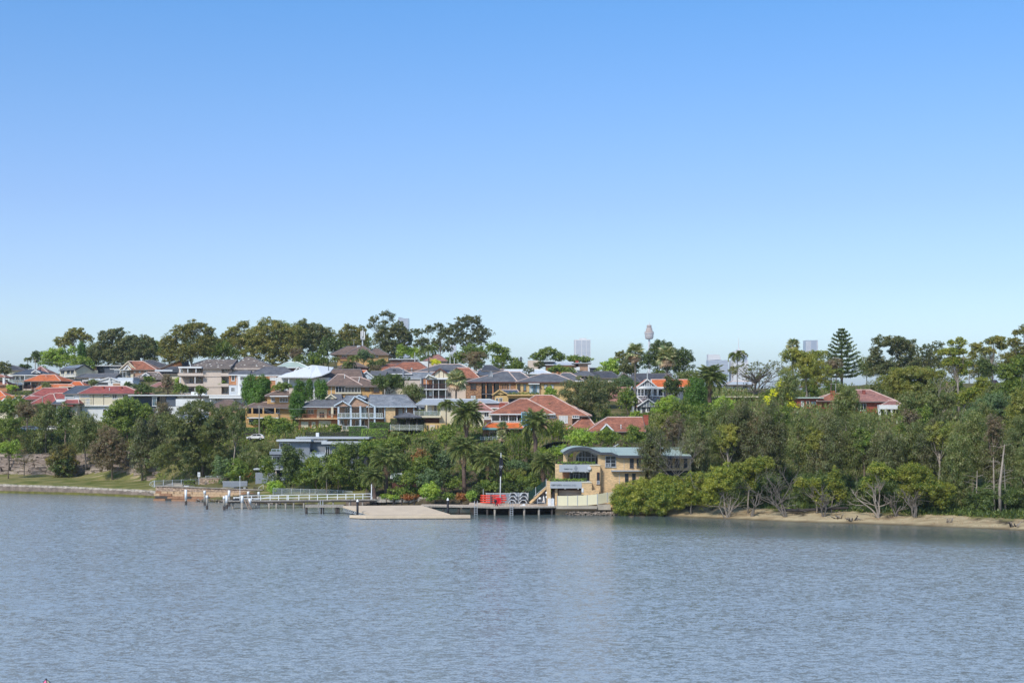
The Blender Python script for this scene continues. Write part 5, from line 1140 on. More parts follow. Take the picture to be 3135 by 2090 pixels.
def houses_right():
 h = hs_('white_upper_house','white weatherboard house over brick with a grey metal roof, behind the thin palm',2265,392,1216)
 h.wall(2228,2306,1177,8,'white'); h.roof(2224,2312,1177,1167,2240,2300,9,'pale_metal',over=.8,gut='gutter'); h.wall(2222,2308,1194,8,'tan_brick',d0=-1); h.win(2244,2256,1180,1189,3); h.win(2274,2290,1180,1189,3); h.post(2295,1193,1212,-1.1,.12,'light_grey','downpipe')
 h = hs_('tan_flat_roof_house','low brick house with a tan flat roof edge among the green trees',2260,352,1240)
 h.wall(2200,2316,1217,8,'red_brick',d0=1); h.box('roof',2192,2322,1212.5,1216,-1,9,'cream'); h.box('recess',2205,2300,1218,1230,.9,1.1,'dark'); h.post(2240,1216,1232,-.8,.5,'red_brick','pillar'); h.post(2200,1216,1232,-.8,.4,'red_brick','pillar')  # recess: dark panel paints the shade beneath the flat roof
 h = hs_('red_brick_house','red brick house with a red hipped roof and flat green-edged wing behind bushland trees',2560,338,1262)
 h.wall(2440,2516,1220,9,'red_brick'); h.box('roof_slab',2434,2522,1215.5,1219,-.8,9,'green_metal'); h.win(2452,2461,1227,1244,1,gl='curtain'); h.win(2468,2478,1227,1239,1,fr='cream'); h.win(2481,2499,1227,1240,2,fr='brown_paint',gl='glass_blue')
 h.roof(2500,2600,1226,1204,2544,2580,10,'terracotta',cap='cap_light'); h.wall(2512,2600,1226,9,'red_brick',d0=.6); h.chimney(2545,2558,1196,1214,3,'red_brick',1.0)
 h = hs_('portico_brick_house','red brick house with pinkish-red hipped roof and white column portico on the right slope',2665,334,1292)
 h.wall(2606,2740,1228,10,'red_brick'); h.roof(2592,2748,1228,1193,2618,2664,14,'pink_tile',over=.8,cap='cap_light',gut='gutter'); h.chimney(2642,2650,1193,1199,4,'red_tile',.8); h.vent(2614,1209,1226,.5)
 h.roof(2700,2764,1239,1226,2722,2742,6,'pink_tile',d0=-3.5,gut='white'); h.box('portico_beam',2692,2748,1239,1252,-4.3,-2.5,'white')
 for p in (2693,2712,2731): h.post(p,1252,1290,-4.1,.55,'white','column')
 h.rail(2693,2733,1284,1292,-4.2,'rails',3); h.win(2626,2652,1234,1256,3); h.box('recess',2697,2730,1252,1284,-2.4,-2.2,'charcoal')  # recess: dark sheet behind the columns stands for the portico's shade
 h = hs_('hidden_pink_roof_house','pinkish roof and grey deck glimpsed behind tall bare trunks on the right',2900,372,1215)
 h.wall(2872,2932,1190,8,'tan_brick'); h.roof(2868,2940,1190,1168,2884,2918,10,'pink_tile',cap='cap_dark')
 h = hs_('hidden_brown_roof_house','dull pink hipped roof seen under the leaning gum on the right skyline',3040,388,1200)
 h.wall(3024,3060,1184,7,'beige'); h.roof(3018,3066,1184,1164,3034,3050,9,'pink_tile',cap='cap_dark')
 h = hs_('hidden_white_house','small white wall and reddish roof behind the large lime tree',2480,372,1205)
 h.wall(2474,2500,1183,6,'white_render'); h.roof(2466,2510,1183,1168,2480,2496,8,'red_tile')
houses_left(); apartments(); houses_mid(); houses_right()
def shore_houses():
 # tan brick house with peach balcony
 h = hs_('peach_brick_house','peach and orange brick two storey house with cream garage doors below a grey hipped roof',970,346,1322)
 h.wall(938,1034,1244,9,'orange_brick',d0=1.2,bot=1282); h.wall(914,1034,1282,9,'orange_brick'); h.wall(914,924,1244,5,'charcoal',d0=3,bot=1282)
 h.roof(907,1048,1244,1207,1014,1044,14,'grey_tile',over=.8,cap='cap_dark',gut='mid_grey'); h.gable(996,1030,1218,1206,1013,5,'grey_tile',d0=3.5,gm='cream',barge='cream')
 h.box('balcony_floor',904,1034,1279.5,1283,-1.4,1.2,'cream_brick'); h.rail(908,1020,1267,1279.5,-1.3,'bars',6,'terracotta')
 for p in (916,1017): h.post(p,1245,1280,-1.2,.55,'cream','pillar')
 h.box('cream_panel',970,1002,1251,1280,1.1,1.2,'cream'); h.win(942,961,1253,1267,2,gl='glass',d=1.2,fr='cream'); h.win(977,994,1260,1279,2,fr='cream',d=1.1,name='glass_door'); h.win(1006,1014,1256,1270,1,fr='cream',d=1.2); h.win(1021,1029,1254,1268,1,fr='cream',d=1.2)
 h.box('roller_shutter',922,944,1290,1308,-.08,0,'cream'); h.box('door',954,966,1290,1314,-.08,0,'cream'); h.box('garage_door',976,1014,1287,1318,-.1,0,'cream'); h.box('steps',975,1012,1315,1322,-2.5,0,'beige')
 h.box('garage_light',958,959.5,1295,1300,-.14,-.08,'charcoal')
 # portico house
 h = hs_('column_balcony_house','tan brick house with pale blue columns, full width white rail balcony and silvery tiled roof',1110,340,1318)
 h.wall(1036,1178,1243,9,'tan_brick',d0=2.2); h.wall(1178,1210,1243,10,'cream_brick',d0=0); h.wall(1208,1272,1243,8,'tan_brick',d0=2)
 h.roof(1122,1275,1243,1208,1132,1243,15,'light_grey_tile',over=.7,cap='cap_dark',gut='pale_blue',gb=False); h.roof(1030,1135,1243,1211,1060,1120,13,'light_grey_tile',d0=1,over=.5,cap='cap_dark',gut='pale_blue')
 h.gable(1022,1074,1241,1226,1049,7,'light_grey_tile',d0=-1.2,gm='tan_brick',barge='pale_blue'); h.gable(1062,1146,1242,1212,1086,8,'light_grey_tile',d0=-.6,gm='tan_brick',barge='pale_blue',slats=0); h.gable(1078,1120,1219,1209,1099,8,'light_grey_tile',d0=1,gm='pale_blue',barge='pale_blue')
 h.roof(1268,1310,1250,1236,1270,1296,7,'light_grey_tile',d0=4,cap='cap_dark',gut='pale_blue')
 h.box('balcony_floor',1032,1174,1277,1281,-1.4,2.1,'pale_blue')
 for a,b in ((1033,1072),(1077,1101),(1106,1144),(1150,1172)): h.rail(a,b,1264,1277,-1.3,'glass',3)
 for p in (1036,1074,1103,1147): h.post(p,1242,1277,-1.2,.42,'pale_blue','column'); h.post(p,1281,1306,-1.2,.36,'pale_blue','column')
 for p in (1178,1244,1267): h.post(p,1243,1290,-.15,.22,'pale_blue','column')
 h.win(1056,1072,1247,1275,2,d=2.1); h.win(1106,1122,1247,1276,2,gl='curtain',d=2.1); h.win(1108,1114,1247,1276,1,d=2.05); h.win(1150,1170,1248,1270,2,d=2.1); h.win(1220,1232,1250,1268,3,gl='curtain',d=2); h.win(1238,1245,1246,1264,1,d=2); h.win(1040,1053,1284,1300,2,d=2.1); h.win(1064,1072,1284,1300,1,d=2.1); h.win(1088,1116,1285,1303,3,d=2.1); h.win(1130,1144,1287,1300,2,d=2.1)
 h.rail(1048,1124,1303,1316,-2.2,'glass',6); h.box('terrace',1044,1130,1315,1319,-2.4,2,'beige')
 # gazebo
 h = hs_('gazebo','open garden pavilion with grey pyramid roof on dark posts',1248,330,1312,0,'pavilion')
 h.roof(1205,1290,1276,1263.5,1244,1250,6,'grey_tile',over=.6,cap='cap_dark',gut='charcoal')
 for p in (1218,1245,1252,1276): h.post(p,1276,1312,.3,.3,'dark_timber')
 h.post(1218,1276,1310,5,.25,'dark_timber'); h.post(1276,1276,1310,5,.25,'dark_timber'); h.box('floor',1210,1284,1310,1313,0,6,'beige')
 # grey modern waterfront house
 h = hs_('grey_modern_house','blue-grey three level modern waterfront house with flat roofs and stepped glass balconies',900,314,1468,0)
 h.wall(855,948,1352,9,'grey_render'); h.box('roof',846,952,1345,1351,-1.3,9,'light_grey'); h.box('roof',905,1130,1337,1343,3,14,'mid_grey'); h.wall(948,1000,1352,8,'grey_render',d0=2.5); h.box('roof_edge',940,1000,1347,1352,1.5,9,'mid_grey')
 h.wall(1000,1098,1361,9,'grey_render',d0=-.3); h.box('roof',984,1112,1351,1359,-1.6,9,'light_grey'); h.wall(1098,1125,1358,8,'charcoal',d0=1.5)
 h.win(857,889,1355,1376,5); h.box('balcony',825,878,1381,1394,-2.6,-2.3,'grey_render'); h.box('balcony_floor',825,878,1391,1395,-2.6,0,'grey_render'); h.rail(831,877,1374,1381,-2.5,'glass',3,'pale_blue'); h.wall(829,858,1395,6,'grey_render',d0=.4); h.win(834,846,1397,1420,2,d=.3); h.win(848,856,1397,1420,1,d=.3)
 h.box('balcony',800,860,1424,1434,-3.6,-3.3,'grey_render'); h.box('balcony_floor',800,860,1431,1434.5,-3.6,0,'grey_render'); h.rail(808,858,1417,1424,-3.5,'glass',3,'pale_blue'); h.box('canopy',776,868,1433.5,1437.5,-5.2,-1,'light_grey'); h.wall(782,843,1446,3,'grey_render',d0=-5); h.wall(800,860,1437,3,'charcoal',d0=-2.5); h.wall(843,870,1461,3,'grey_render',d0=-6)
 h.post(800,1437,1450,-4.8,.25,'beige'); h.post(844,1437,1462,-4.8,.3,'beige')
 h.win(951,965,1373,1396,2,d=2.4,fr='grey_render'); h.box('balcony',948,996,1391,1401,-1.0,-.7,'pale_blue'); h.rail(950,994,1384,1391,-.9,'rails',3,'pale_blue'); h.win(996,1010,1365,1395,2,d=-.4); h.win(1070,1082,1367,1390,2,d=-.4); h.post(1092,1361,1420,-.5,.15,'charcoal','downpipe')
 h.box('roof_hatch',967,976,1324,1337,7,8,'white'); h.box('roof_vent',955,990,1340,1343,5,6,'charcoal'); h.box('roof_vent',1095,1102,1349,1352,1,2,'charcoal')
 g = G()
 for k in range(4):
  x = h.fx(908 + k * 8,4); z = h.fz(1343,x,4); g.bar((x,4,z),(x + .5,4.3,z + .7),.05).bar((x + .5,4.3,z + .7),(x + .2,4.4,z),.04)
 h.mk('roof_brackets',g,'galv')
 h = hs_('garden_shed','pale green-white corrugated roof shed half hidden behind the date palm',1240,296,1478,0,'shed')
 h.wall(1200,1278,1460,5,'brown_paint'); h.roof(1195,1284,1461,1450,1200,1278,6,'green_metal',ga=True,gb=True,gm='brown_paint',cap='light_grey',gut='light_grey')
 h = hs_('black_carport','curved black shade canopy between the palm and the boat shed',1700,302,1385,0,'canopy')
 A = lambda px,py,y: (h.fx(px,y),y,h.fz(py,h.fx(px,y),y))
 pts = [(1662,1366),(1680,1357),(1700,1352.5),(1722,1351),(1745,1351)]
 g = G()
 for i in range(4):
  a,b = pts[i],pts[i + 1]; k = len(g.v)
  for y in (-2,6): g.v += [A(a[0],a[1],y),A(b[0],b[1],y),A(b[0],b[1] + 2.4,y),A(a[0],a[1] + 2.4,y)]
  g.f += [(k,k+1,k+5,k+4),(k+3,k+7,k+6,k+2),(k,k+3,k+2,k+1),(k+4,k+5,k+6,k+7),(k,k+4,k+7,k+3),(k+1,k+2,k+6,k+5)]
 h.mk('roof',g,'black'); h.post(1684,1357,1385,-1.5,.2,'charcoal'); h.post(1738,1353,1385,-1.5,.2,'charcoal'); h.box('beam',1690,1740,1364,1366.5,-1.8,-1.6,'light_grey')
shore_houses()
# ------------------------------------------------------------------ boat shed
def text_mesh(s,size,mat,parent,loc,width,name='lettering',rz=0.0):
 cu = bpy.data.curves.new(name,'FONT'); cu.body = s; cu.size = size; cu.extrude = .02
 tmp = bpy.data.objects.new('tmp',cu); COL.objects.link(tmp); bpy.context.view_layer.update()
 me = bpy.data.meshes.new_from_object(tmp.evaluated_get(bpy.context.evaluated_depsgraph_get())); bpy.data.objects.remove(tmp); bpy.data.curves.remove(cu)
 me.materials.clear(); me.materials.append(M[mat]); o = bpy.data.objects.new(name,me); COL.objects.link(o); o.parent = parent; o.location = loc; o.rotation_euler = (math.pi / 2,0,rz); o.scale.x = width / max(v.co.x for v in me.vertices)
 return o
def boat_shed():
 h = House('rowing_boat_shed','cream brick rowing boat shed with arched glass front, wavy green roof and hedged balconies',1832,264,1552,0,'boat shed')
 P = lambda px,py,y: (h.fx(px,y),y,h.fz(py,h.fx(px,y),y))
 prof = [(1724,1384),(1732,1379.5),(1740,1375),(1748,1372),(1756,1370),(1767,1368.6),(1779,1368),(1790,1368.2),(1799,1369.2),(1809,1372),(1819,1376.5),(1830,1381),(1840,1384.7),(1856,1384.9),(1872,1385),(1883,1389.5),(1894,1394),(1975,1395),(2118,1396)]
 # curved roof: wave edge in front running back to a straight ridge
 g = G(); back = 14.0
 for i,(px,py) in enumerate(prof):
  x,_,z = P(px,py,-.8); zb = max(z + .1,h.fz(1368.5,x,back)) if px > 1800 else z + .05 + (h.fz(1368.5,x,back) - z) * max(0,(px - 1770) / 30.0) * .5 if px > 1770 else z + .05
  g.v += [(x,-.8,z),(x,back,zb),(x,back,zb - .3),(x,-.8,z - .12)]
 for i in range(len(prof) - 1):
  a,b = 4 * i,4 * i + 4; g.f += [(a,b,b + 1,a + 1),(a + 3,a + 2,b + 2,b + 3),(a + 1,b + 1,b + 2,a + 2)]
 h.mk('roof',g,'green_metal')
 g = G()
 for i,(px,py) in enumerate(prof): x,_,z = P(px,py,-.86); g.v += [(x,-.95,z + .06),(x,-.95,z - .42),(x,-.75,z - .42),(x,-.75,z + .06)]
 for i in range(len(prof) - 1):
  a,b = 4 * i,4 * i + 4; g.f += [(a,a + 1,b + 1,b),(a + 1,a + 2,b + 2,b + 1),(a,b,b + 3,a + 3),(a + 2,a + 3,b + 3,b + 2)]
 h.mk('fascia',g,'charcoal')
 # soffit under the arch, falling towards the glazed wall
 g = G(); sp = [p for p in prof if p[0] < 1845]
 for px,py in sp:
  x,_,z = P(px,py,-.8); xb = x + (h.fx(1796,3) - x) * .22; g.v += [(x,-.74,z - .40),(xb,3.2,z - .85)]
 for i in range(len(sp) - 1): g.f.append((2 * i,2 * i + 1,2 * i + 3,2 * i + 2))
 h.mk('soffit',g,'light_grey')
 # brick body
 h.wall(1831,1975,1400,13,'cream_brick',bot=1560); h.mk('wall',G().prism([(h.fx(1831),h.fz(1400)),(h.fx(1894),h.fz(1400)),(h.fx(1890),h.fz(1396)),(h.fx(1874),h.fz(1391)),(h.fx(1838),h.fz(1391)),(h.fx(1831),h.fz(1388))],0.003,12.9),'cream_brick')
 h.mk('wall',G().box(h.fx(1894),h.fx(1974),.003,12.8,h.fz(1401),h.fz(1399)),'cream_brick')
 h.wall(1975,2116,1400,10,'cream_brick',d0=1.6,bot=1440); h.wall(1970,2110,1440,9,'dark',d0=2.2)
 h.wall(1781,1834,1500,6,'cream_brick',d0=-2.6,bot=1560); h.mk('wall',G().box(h.fx(1781,-2.6),h.fx(1812,-2.6),-2.595,3,h.fz(1502,0,-2.6),h.fz(1476,0,-2.6)),'cream_brick')
 h.mk('wall',G().box(h.fx(1806,-1.4),h.fx(1838,-1.4),-1.4,3,h.fz(1560,0,-1.4),h.fz(1424,0,-1.4)),'cream_brick')
 h.box('wall_cap',1780,1812,1475,1477.5,-2.7,-2.2,'cream'); h.box('wall_cap',1805,1838,1422,1424.5,-1.5,-1.0,'cream')
 for a,b,t,d,bb in ((1700,1722,1420,-1.2,1475),(1674,1686,1472,-2.6,1545),(1725,1738,1386,.9,1422),(1755,1763,1382,2.4,1422),(1699,1707,1496,-1.8,1556)):
  x0,x1 = h.fx(a,d),h.fx(b,d); h.mk('pillar',G().box(x0,x1,d,d + (1.2 if bb < 1500 else 2.5),h.fz(bb,x0,d),h.fz(t,x0,d)),'cream_brick')
 h.wall(1722,1745,1444,5,'orange_brick',d0=3,bot=1475)
 # top glazed arch
 y = 3.0; arch = [(1763,1409),(1764,1400),(1768,1392),(1775,1385),(1784,1379),(1792,1377),(1800,1377.5),(1812,1382),(1822,1387),(1830,1391),(1831,1424),(1763,1424)]
 gl = G().prism([(P(a,b,y)[0],P(a,b,y)[2]) for a,b in arch],y,y + .1); o = h.mk('arched_window',gl,'glass')
 g = G()
 for a,t in ((1763,1400),(1771,1390),(1782,1381),(1791,1378),(1800,1399),(1810,1382),(1822,1388),(1830,1392)): x,_,z = P(a,t,y); g.box(x - .05,x + .05,y - .08,y,h.fz(1424,x,y),z)
 x0,x1 = h.fx(1763,y),h.fx(1831,y); zz = h.fz(1399,x0,y); g.box(x0,x1,y - .09,y,zz - .05,zz + .05)
 for i in range(9): a,b = arch[i],arch[i + 1]; pa,pb = P(*a,y - .05),P(*b,y - .05); g.bar(pa,pb,.12)
 h.mk('mullions',g,'mid_grey',o)
 h.box('terrace_floor',1708,1834,1421,1426,-1.0,3.2,'mid_grey'); h.box('terrace_floor',1686,1808,1473,1478,-2.4,3.2,'mid_grey')
 # mid level glazing
 o = h.box('glass_wall',1745,1806,1446,1474,2.2,2.35,'glass'); g = G(); y = 2.2
 for px in (1745,1756,1762,1772,1774.5,1785,1795,1805): x = h.fx(px,y); g.box(x - .04,x + .04,y - .07,y,h.fz(1474,x,y),h.fz(1446 if px not in (1762,) else 1452,x,y))
 xa,xb = h.fx(1754,y),h.fx(1775,y); g.box(xa,xb,y - .08,y,h.fz(1451.5,xa,y),h.fz(1450.3,xa,y)); h.mk('mullions',g,'mid_grey',o)
 # parapets with signs
 p1 = h.box('parapet',1712,1806,1422,1444,-1.25,-1.05,'mid_grey'); p2 = h.box('parapet',1684,1781,1474.5,1494,-2.65,-2.45,'mid_grey')
 x = h.fx(1727,-1.3); text_mesh('Newington',.36,'charcoal',p1,(x,-1.27,h.fz(1436.5,x,-1.3)),.86); x = h.fx(1742.5,-1.3); text_mesh('College',.36,'grey_render',p1,(x,-1.27,h.fz(1436.5,x,-1.3)),.62)
 x = h.fx(1688,-2.7); text_mesh('ROBERT GLASSON',.42,'charcoal',p2,(x,-2.67,h.fz(1486.5,x,-2.7)),1.9); x = h.fx(1722.5,-2.7); text_mesh('MEMORIAL SHED',.42,'grey_render',p2,(x,-2.67,h.fz(1487,x,-2.7)),2.5)
 # crest on the upper parapet
 cx,cz = h.fx(1763,-1.3),h.fz(1434,0,-1.3); g = G()
 g.prism([(cx - .32,cz + .25),(cx + .32,cz + .25),(cx + .3,cz - .1),(cx,cz - .42),(cx - .3,cz - .1)],-1.30,-1.25).prism([(cx - .16,cz + .3),(cx + .16,cz + .3),(cx + .08,cz + .52),(cx,cz + .68),(cx - .08,cz + .52)],-1.30,-1.25).prism([(cx - .5,cz - .36),(cx - .3,cz - .45),(cx + .3,cz - .45),(cx + .5,cz - .36),(cx + .4,cz - .58),(cx - .4,cz - .58)],-1.31,-1.25)
 h.mk('crest',g,'grey_render',p1)
 # floodlights under parapets
 for a,b,d in ((1748,1444,-1.2),(1790,1444,-1.2),(1728,1494.5,-2.6),(1768,1495,-2.6)): h.box('floodlight',a,a + 4,b,b + 1.6,d,d + .3,'white')
 x = h.fx(1804,-1.5); h.mk('security_lamp',G().tube([(x,-1.75,h.fz(1432,x,-1.5)),(x,-1.45,h.fz(1432,x,-1.5))],[.35,.35],10),'alu')
 # ground floor
 h.box('garage_door',1710,1780,1500,1516,.1,.25,'beige',label='long beige roller door'); h.box('recess',1690,1782,1495,1556,.3,.5,'brown_paint'); h.box('door',1691,1698,1505,1543,.15,.3,'mid_grey'); h.box('sign_board',1780.5,1786.5,1494,1506,-2.72,-2.6,'white'); h.box('meter_box',1781,1786,1513,1515.5,-2.75,-2.6,'black')
 # right-hand windows
 h.win(1853,1886,1395,1429,2,3,fr='mid_grey',sill=True); h.rail(1853,1871,1418,1429,-.3,'rails',2,'light_grey')
 for a,b in ((1928,1940),(1949,1961)): h.win(a,b,1403,1431.5,1,4,fr='charcoal')
 for a,b in ((1913,1924),(1935,1946)): h.win(a,b,1449,1478,1,2,fr='charcoal')
 h.win(1827,1836,1445,1482,1,fr='brown_paint',d=-1.4); h.rail(1827,1836,1471,1482,-1.6,'rails',2,'light_grey'); h.box('ledge',1872,1975,1439,1442.5,-1.0,0,'mid_grey'); h.post(1896,1443,1485,-.1,.07,'light_grey','downpipe'); h.post(1910.5,1395,1440,-.1,.05,'light_grey','downpipe')
 for a,b in ((2044,2058),(2066,2080),(2094,2104)): h.win(a,b,1403,1430,2,2,fr='charcoal',d=1.6)
 h.rail(1795,1831,1419,1424,2.4,'rails',3,'light_grey'); h.rail(1790,1806,1470,1477,1.5,'rails',2,'light_grey')
 x,_,z = P(1885,1371,5); h.mk('roof_aerial',G().tube([(x,5,z - .9),(x,5,z + .5)],[.04,.04],5).bar((x - .4,5,z + .3),(x + .5,5,z + .75),.12),'galv')
 x,_,z = P(2010,1373,3); h.mk('roof_vent',G().tube([(x,3,z - .8),(x,3,z),(x,3,z + .15)],[.35,.35,.1],8),'light_grey')
 hedge(1708,1822,1413,1422,264 - .8,'trimmed hedge on the upper balcony of the boat shed',1.0,z0=Z(1424,263.2),group='hedges on the boat shed balconies')
 hedge(1682,1796,1465,1475,264 - 2.3,'trimmed hedge on the lower balcony of the boat shed',1.0,z0=Z(1476,261.7),group='hedges on the boat shed balconies')
boat_shed()
# ------------------------------------------------------------------ sea walls, jetties, foreshore things
def rocks(name_parent,n,fn,mat,size,seed=1,name='rock',stuff=False):
 """irregular stones: shared meshes placed by fn(rs) -> (x, y, z, scale)"""
 rs = np.random.RandomState(seed); base = []
 for k in range(5):
  u = unit(rs,14);
  import bmesh
  bm = bmesh.new(); bmesh.ops.create_icosphere(bm,subdivisions=1,radius=.5)
  for v in bm.verts:
   v.co *= 1 + rs.uniform(-.22,.22); v.co.z *= .72; v.co.x = max(min(v.co.x,.42),-.42) if k % 2 else v.co.x
  me = bpy.data.meshes.new(name); bm.to_mesh(me); bm.free(); me.materials.append(M[mat]); base.append(me)
 if stuff:
  V = []; Fc = []
  for i in range(n):
   x,y,z,s = fn(rs); me = base[i % 5]; a = rs.uniform(0,6.28); c,sn = math.cos(a),math.sin(a); b = len(V)
   sx,sy,sz = s * rs.uniform(.8,1.4),s,s * rs.uniform(.7,1)
   for v in me.vertices: V.append((x + (v.co.x * c - v.co.y * sn) * sx,y + (v.co.x * sn + v.co.y * c) * sy,z + v.co.z * sz))
   Fc += [tuple(b + j for j in p.vertices) for p in me.polygons]
  return tag(mesh(name,V,Fc,M[mat],name_parent),kind='stuff')
 for i in range(n):
  x,y,z,s = fn(rs); inst(name,base[i % 5],name_parent,(x,y,z),(0,0,rs.uniform(0,6.28)),(s * rs.uniform(.9,1.5),s,s * rs.uniform(.7,1)))
def shore_at(px): return float(np.interp(px,_cp,[c[1][0][0] for c in COLS]))
def lawn_wall():
 r = empty('stone_seawall',(0,0,0),0,'long low sandstone seawall along the lawn at the left','seawall')
 pts = [(px,shore_at(px)) for px in np.linspace(-500,476,40)]
 g = G(); g2 = G()
 for i in range(len(pts) - 1):
  (a,da),(b,db) = pts[i],pts[i + 1]; xa,xb = X(a,da),X(b,db)
  for gg,f,t,z0,z1 in ((g,1.2,2.9,-1.5,gnd((a + b) / 2,(da + db) / 2 + 3.2) - .35),(g2,-.4,1.2,-1.5,.42)):
   k = len(gg.v)
   for x,d in ((xa,da),(xb,db)):
    for y in (f,t):
     for z in (z0,z1): gg.v.append((x,d + y,z + (.06 * math.sin(x * 1.7) if z > 0 else 0)))
   gg.f += [(k,k + 4,k + 5,k + 1),(k + 1,k + 5,k + 7,k + 3),(k + 2,k + 3,k + 7,k + 6)]
 o = g.build('wall_face',M['rock'],r); g2.build('algae_ledge',M['algae'],r)
 rs = np.random.RandomState(5); me = G().box(-.5,.5,-.45,.6,-.28,.2)
 mes = []
 for k in range(4):
  q = G(); q.v = [(x + rs.uniform(-.06,.06),y + rs.uniform(-.08,.08),z + rs.uniform(-.06,.06)) for x,y,z in me.v]; q.f = me.f
  m_ = bpy.data.meshes.new('capstone'); m_.from_pydata(q.v,[],q.f); m_.materials.append(M['sandstone_pale']); mes.append(m_)
 x = X(-60,shore_at(-60)); k = 0
 while True:
  # march along the wall line
  px = -60 + k * 11.6
  if px > 474: break
  D = shore_at(px); px2 = px + 11.6; a = math.atan2(shore_at(px2) - D,X(px2,shore_at(px2)) - X(px,D)); L_ = math.hypot(shore_at(px2) - D,X(px2,shore_at(px2)) - X(px,D))
  z = gnd(px,D + 3.2) - .12
  inst('capstone',mes[k % 4],r,(X(px,D),D + 1.75,z),(0,0,a),(L_ * rs.uniform(.88,.97),rs.uniform(.85,1.1),rs.uniform(.6,1.3))); k += 1
 g = G()
def pool_terrace():
 # stepped sandstone sea wall with a pool terrace
 r = empty('sandstone_seawall',(X(640,305),305,0),0,'two tier golden sandstone wall under the pool terrace','seawall')
 ax,ay = X(473,307),307.0; bx,by = X(803,300),300.0; L_ = math.hypot(bx - ax,by - ay); ang = math.atan2(by - ay,bx - ax)
 rr = empty('wall_line',(0,0,0)); bpy.data.objects.remove(rr)
 def at(t,off=0.0): return (ax + (bx - ax) * t - X(640,305) - math.sin(ang) * -off * 0,ay + (by - ay) * t - 305 + off)
 rs = np.random.RandomState(8); bases = []
 for k in range(5):
  q = G().box(-.5,.5,-.5,.5,-.5,.5); q.v = [(x + rs.uniform(-.05,.05),y + rs.uniform(-.1,.1),z + rs.uniform(-.07,.07)) for x,y,z in q.v]
  m_ = bpy.data.meshes.new('stone_block'); m_.from_pydata(q.v,[],q.f); m_.materials.append(M[('sandstone','wet_sandstone','sandstone','wet_rock','wet_sandstone')[k]]); bases.append(m_)
 z0 = -.2
 for row,(zc,hgt) in enumerate(((.15,.6),(.72,.55),(1.27,.55),(1.78,.46))):
  n = 17; off = .5 * (row % 2)
  for k in range(n):
   t = (k + .5 + off * .6) / (n + .5); x,y = at(t,.2 + .14 * (3 - row) * -1 + rs.uniform(-.08,.08))
   inst('stone_block',bases[(1,3,4,3,1)[rs.randint(5)] if row < 2 else (0,1,2,0,2)[rs.randint(5)]],r,(x,y,zc),(0,0,ang),(L_ / n * rs.uniform(.94,.99),.9,hgt * .96))
 # upper coursed wall
 g = G(); (x0,y0),(x1,y1) = at(0,1.0),at(1,1.0)
 zt0,zt1 = Z(1488,307) - 0,Z(1500,301)
 k = len(g.v); g.v += [(x0,y0,1.95),(x1,y1,1.95),(x1,y1,zt1),(x0,y0,zt0),(x0,y0 + .6,1.95),(x1,y1 + .6,1.95),(x1,y1 + .6,zt1),(x0,y0 + .6,zt0)]
 g.f += [(0,1,2,3),(3,2,6,7),(4,7,6,5),(0,3,7,4),(1,5,6,2)]; g.build('upper_wall',M['wall_stone'],r)
 g = G(); g.bar((x0,y0 + .2,zt0 + .06),(x1,y1 + .2,zt1 + .06),.9,.14); g.build('coping',M['sandstone_pale'],r)
 # backing and deck
 g = G(); g.v = [(x0,y0 + .6,0),(x1,y1 + .6,0),(x1 + 1,y1 + 14,0),(x0 - 1,y0 + 20,0),(x0,y0 + .6,zt0 - .3),(x1,y1 + .6,zt1 - .3),(x1 + 1,y1 + 14,zt1 - .1),(x0 - 1,y0 + 20,zt0 - .1)]
 g.f = [(4,5,6,7),(0,1,5,4),(1,2,6,5),(3,0,4,7)]; g.build('terrace_floor',M['concrete'],r)
 q = House('swimming_pool','dark tiled lap pool edge with pale coping on the waterfront terrace',640,311,1493,0,'pool'); q.root['group'] = 'pool terrace things'
 q.box('pool_wall',566,662,1489.5,1493.5,-1.2,2.5,'pool_tile'); q.box('coping',560,611,1486.5,1488.5,1.5,3,'white'); q.box('cream_block',532,559,1483,1490,0,1,'concrete'); q.box('cream_block',661,682,1489,1496,-1.5,1,'beige'); q.box('cream_block',706,716,1492,1497,-2.4,-1.6,'beige')
 q = House('garden_wall','dark grey rendered freestanding screen wall beside the pool',720,307,1497,0,'wall'); q.box('wall_panel',682,757,1475,1497,0,.3,'grey_render'); q.box('wall_cap',680,757,1472.5,1475,-.05,.35,'mid_grey')
 q = House('stone_retaining_wall','irregular golden stone retaining wall behind the pool',700,316,1490,0,'wall')
 q.box('wall',609,752,1463,1489,0,.8,'wall_stone'); q.box('wall',745,800,1459,1496,1.0,1.8,'wall_stone',label='taller middle length of the stone wall'); q.box('wall',783,872,1469,1497,-1.0,-.2,'wall_stone'); q.box('wall_cap',607,753,1461.5,1463.2,-.1,.9,'sandstone_pale')
 q = House('outdoor_furniture','low black outdoor lounge set on the pool terrace',745,304,1497,0,'furniture')
 for a,b in ((716,727),(729,739),(741,757),(776,800)): q.box('seat',a,b,1493.5,1497,0,1.0,'black'); q.box('backrest',a,b,1490.5,1493.6,.8,1.0,'black')
 q.box('cushion',745,752,1491.5,1493.5,-.05,.5,'white')
 q = House('handrail','thin white sloping handrail at the right end of the pool terrace',800,303,1497,0,'handrail'); g = G(); a = (q.fx(792),0,q.fz(1492)); b = (q.fx(806),0,q.fz(1482)); c = (q.fx(804),0,q.fz(1498)); g.bar(a,b,.06).bar(b,(b[0],0,q.fz(1500)),.06).bar(a,(a[0],0,q.fz(1500)),.06); q.mk('rail',g,'white')
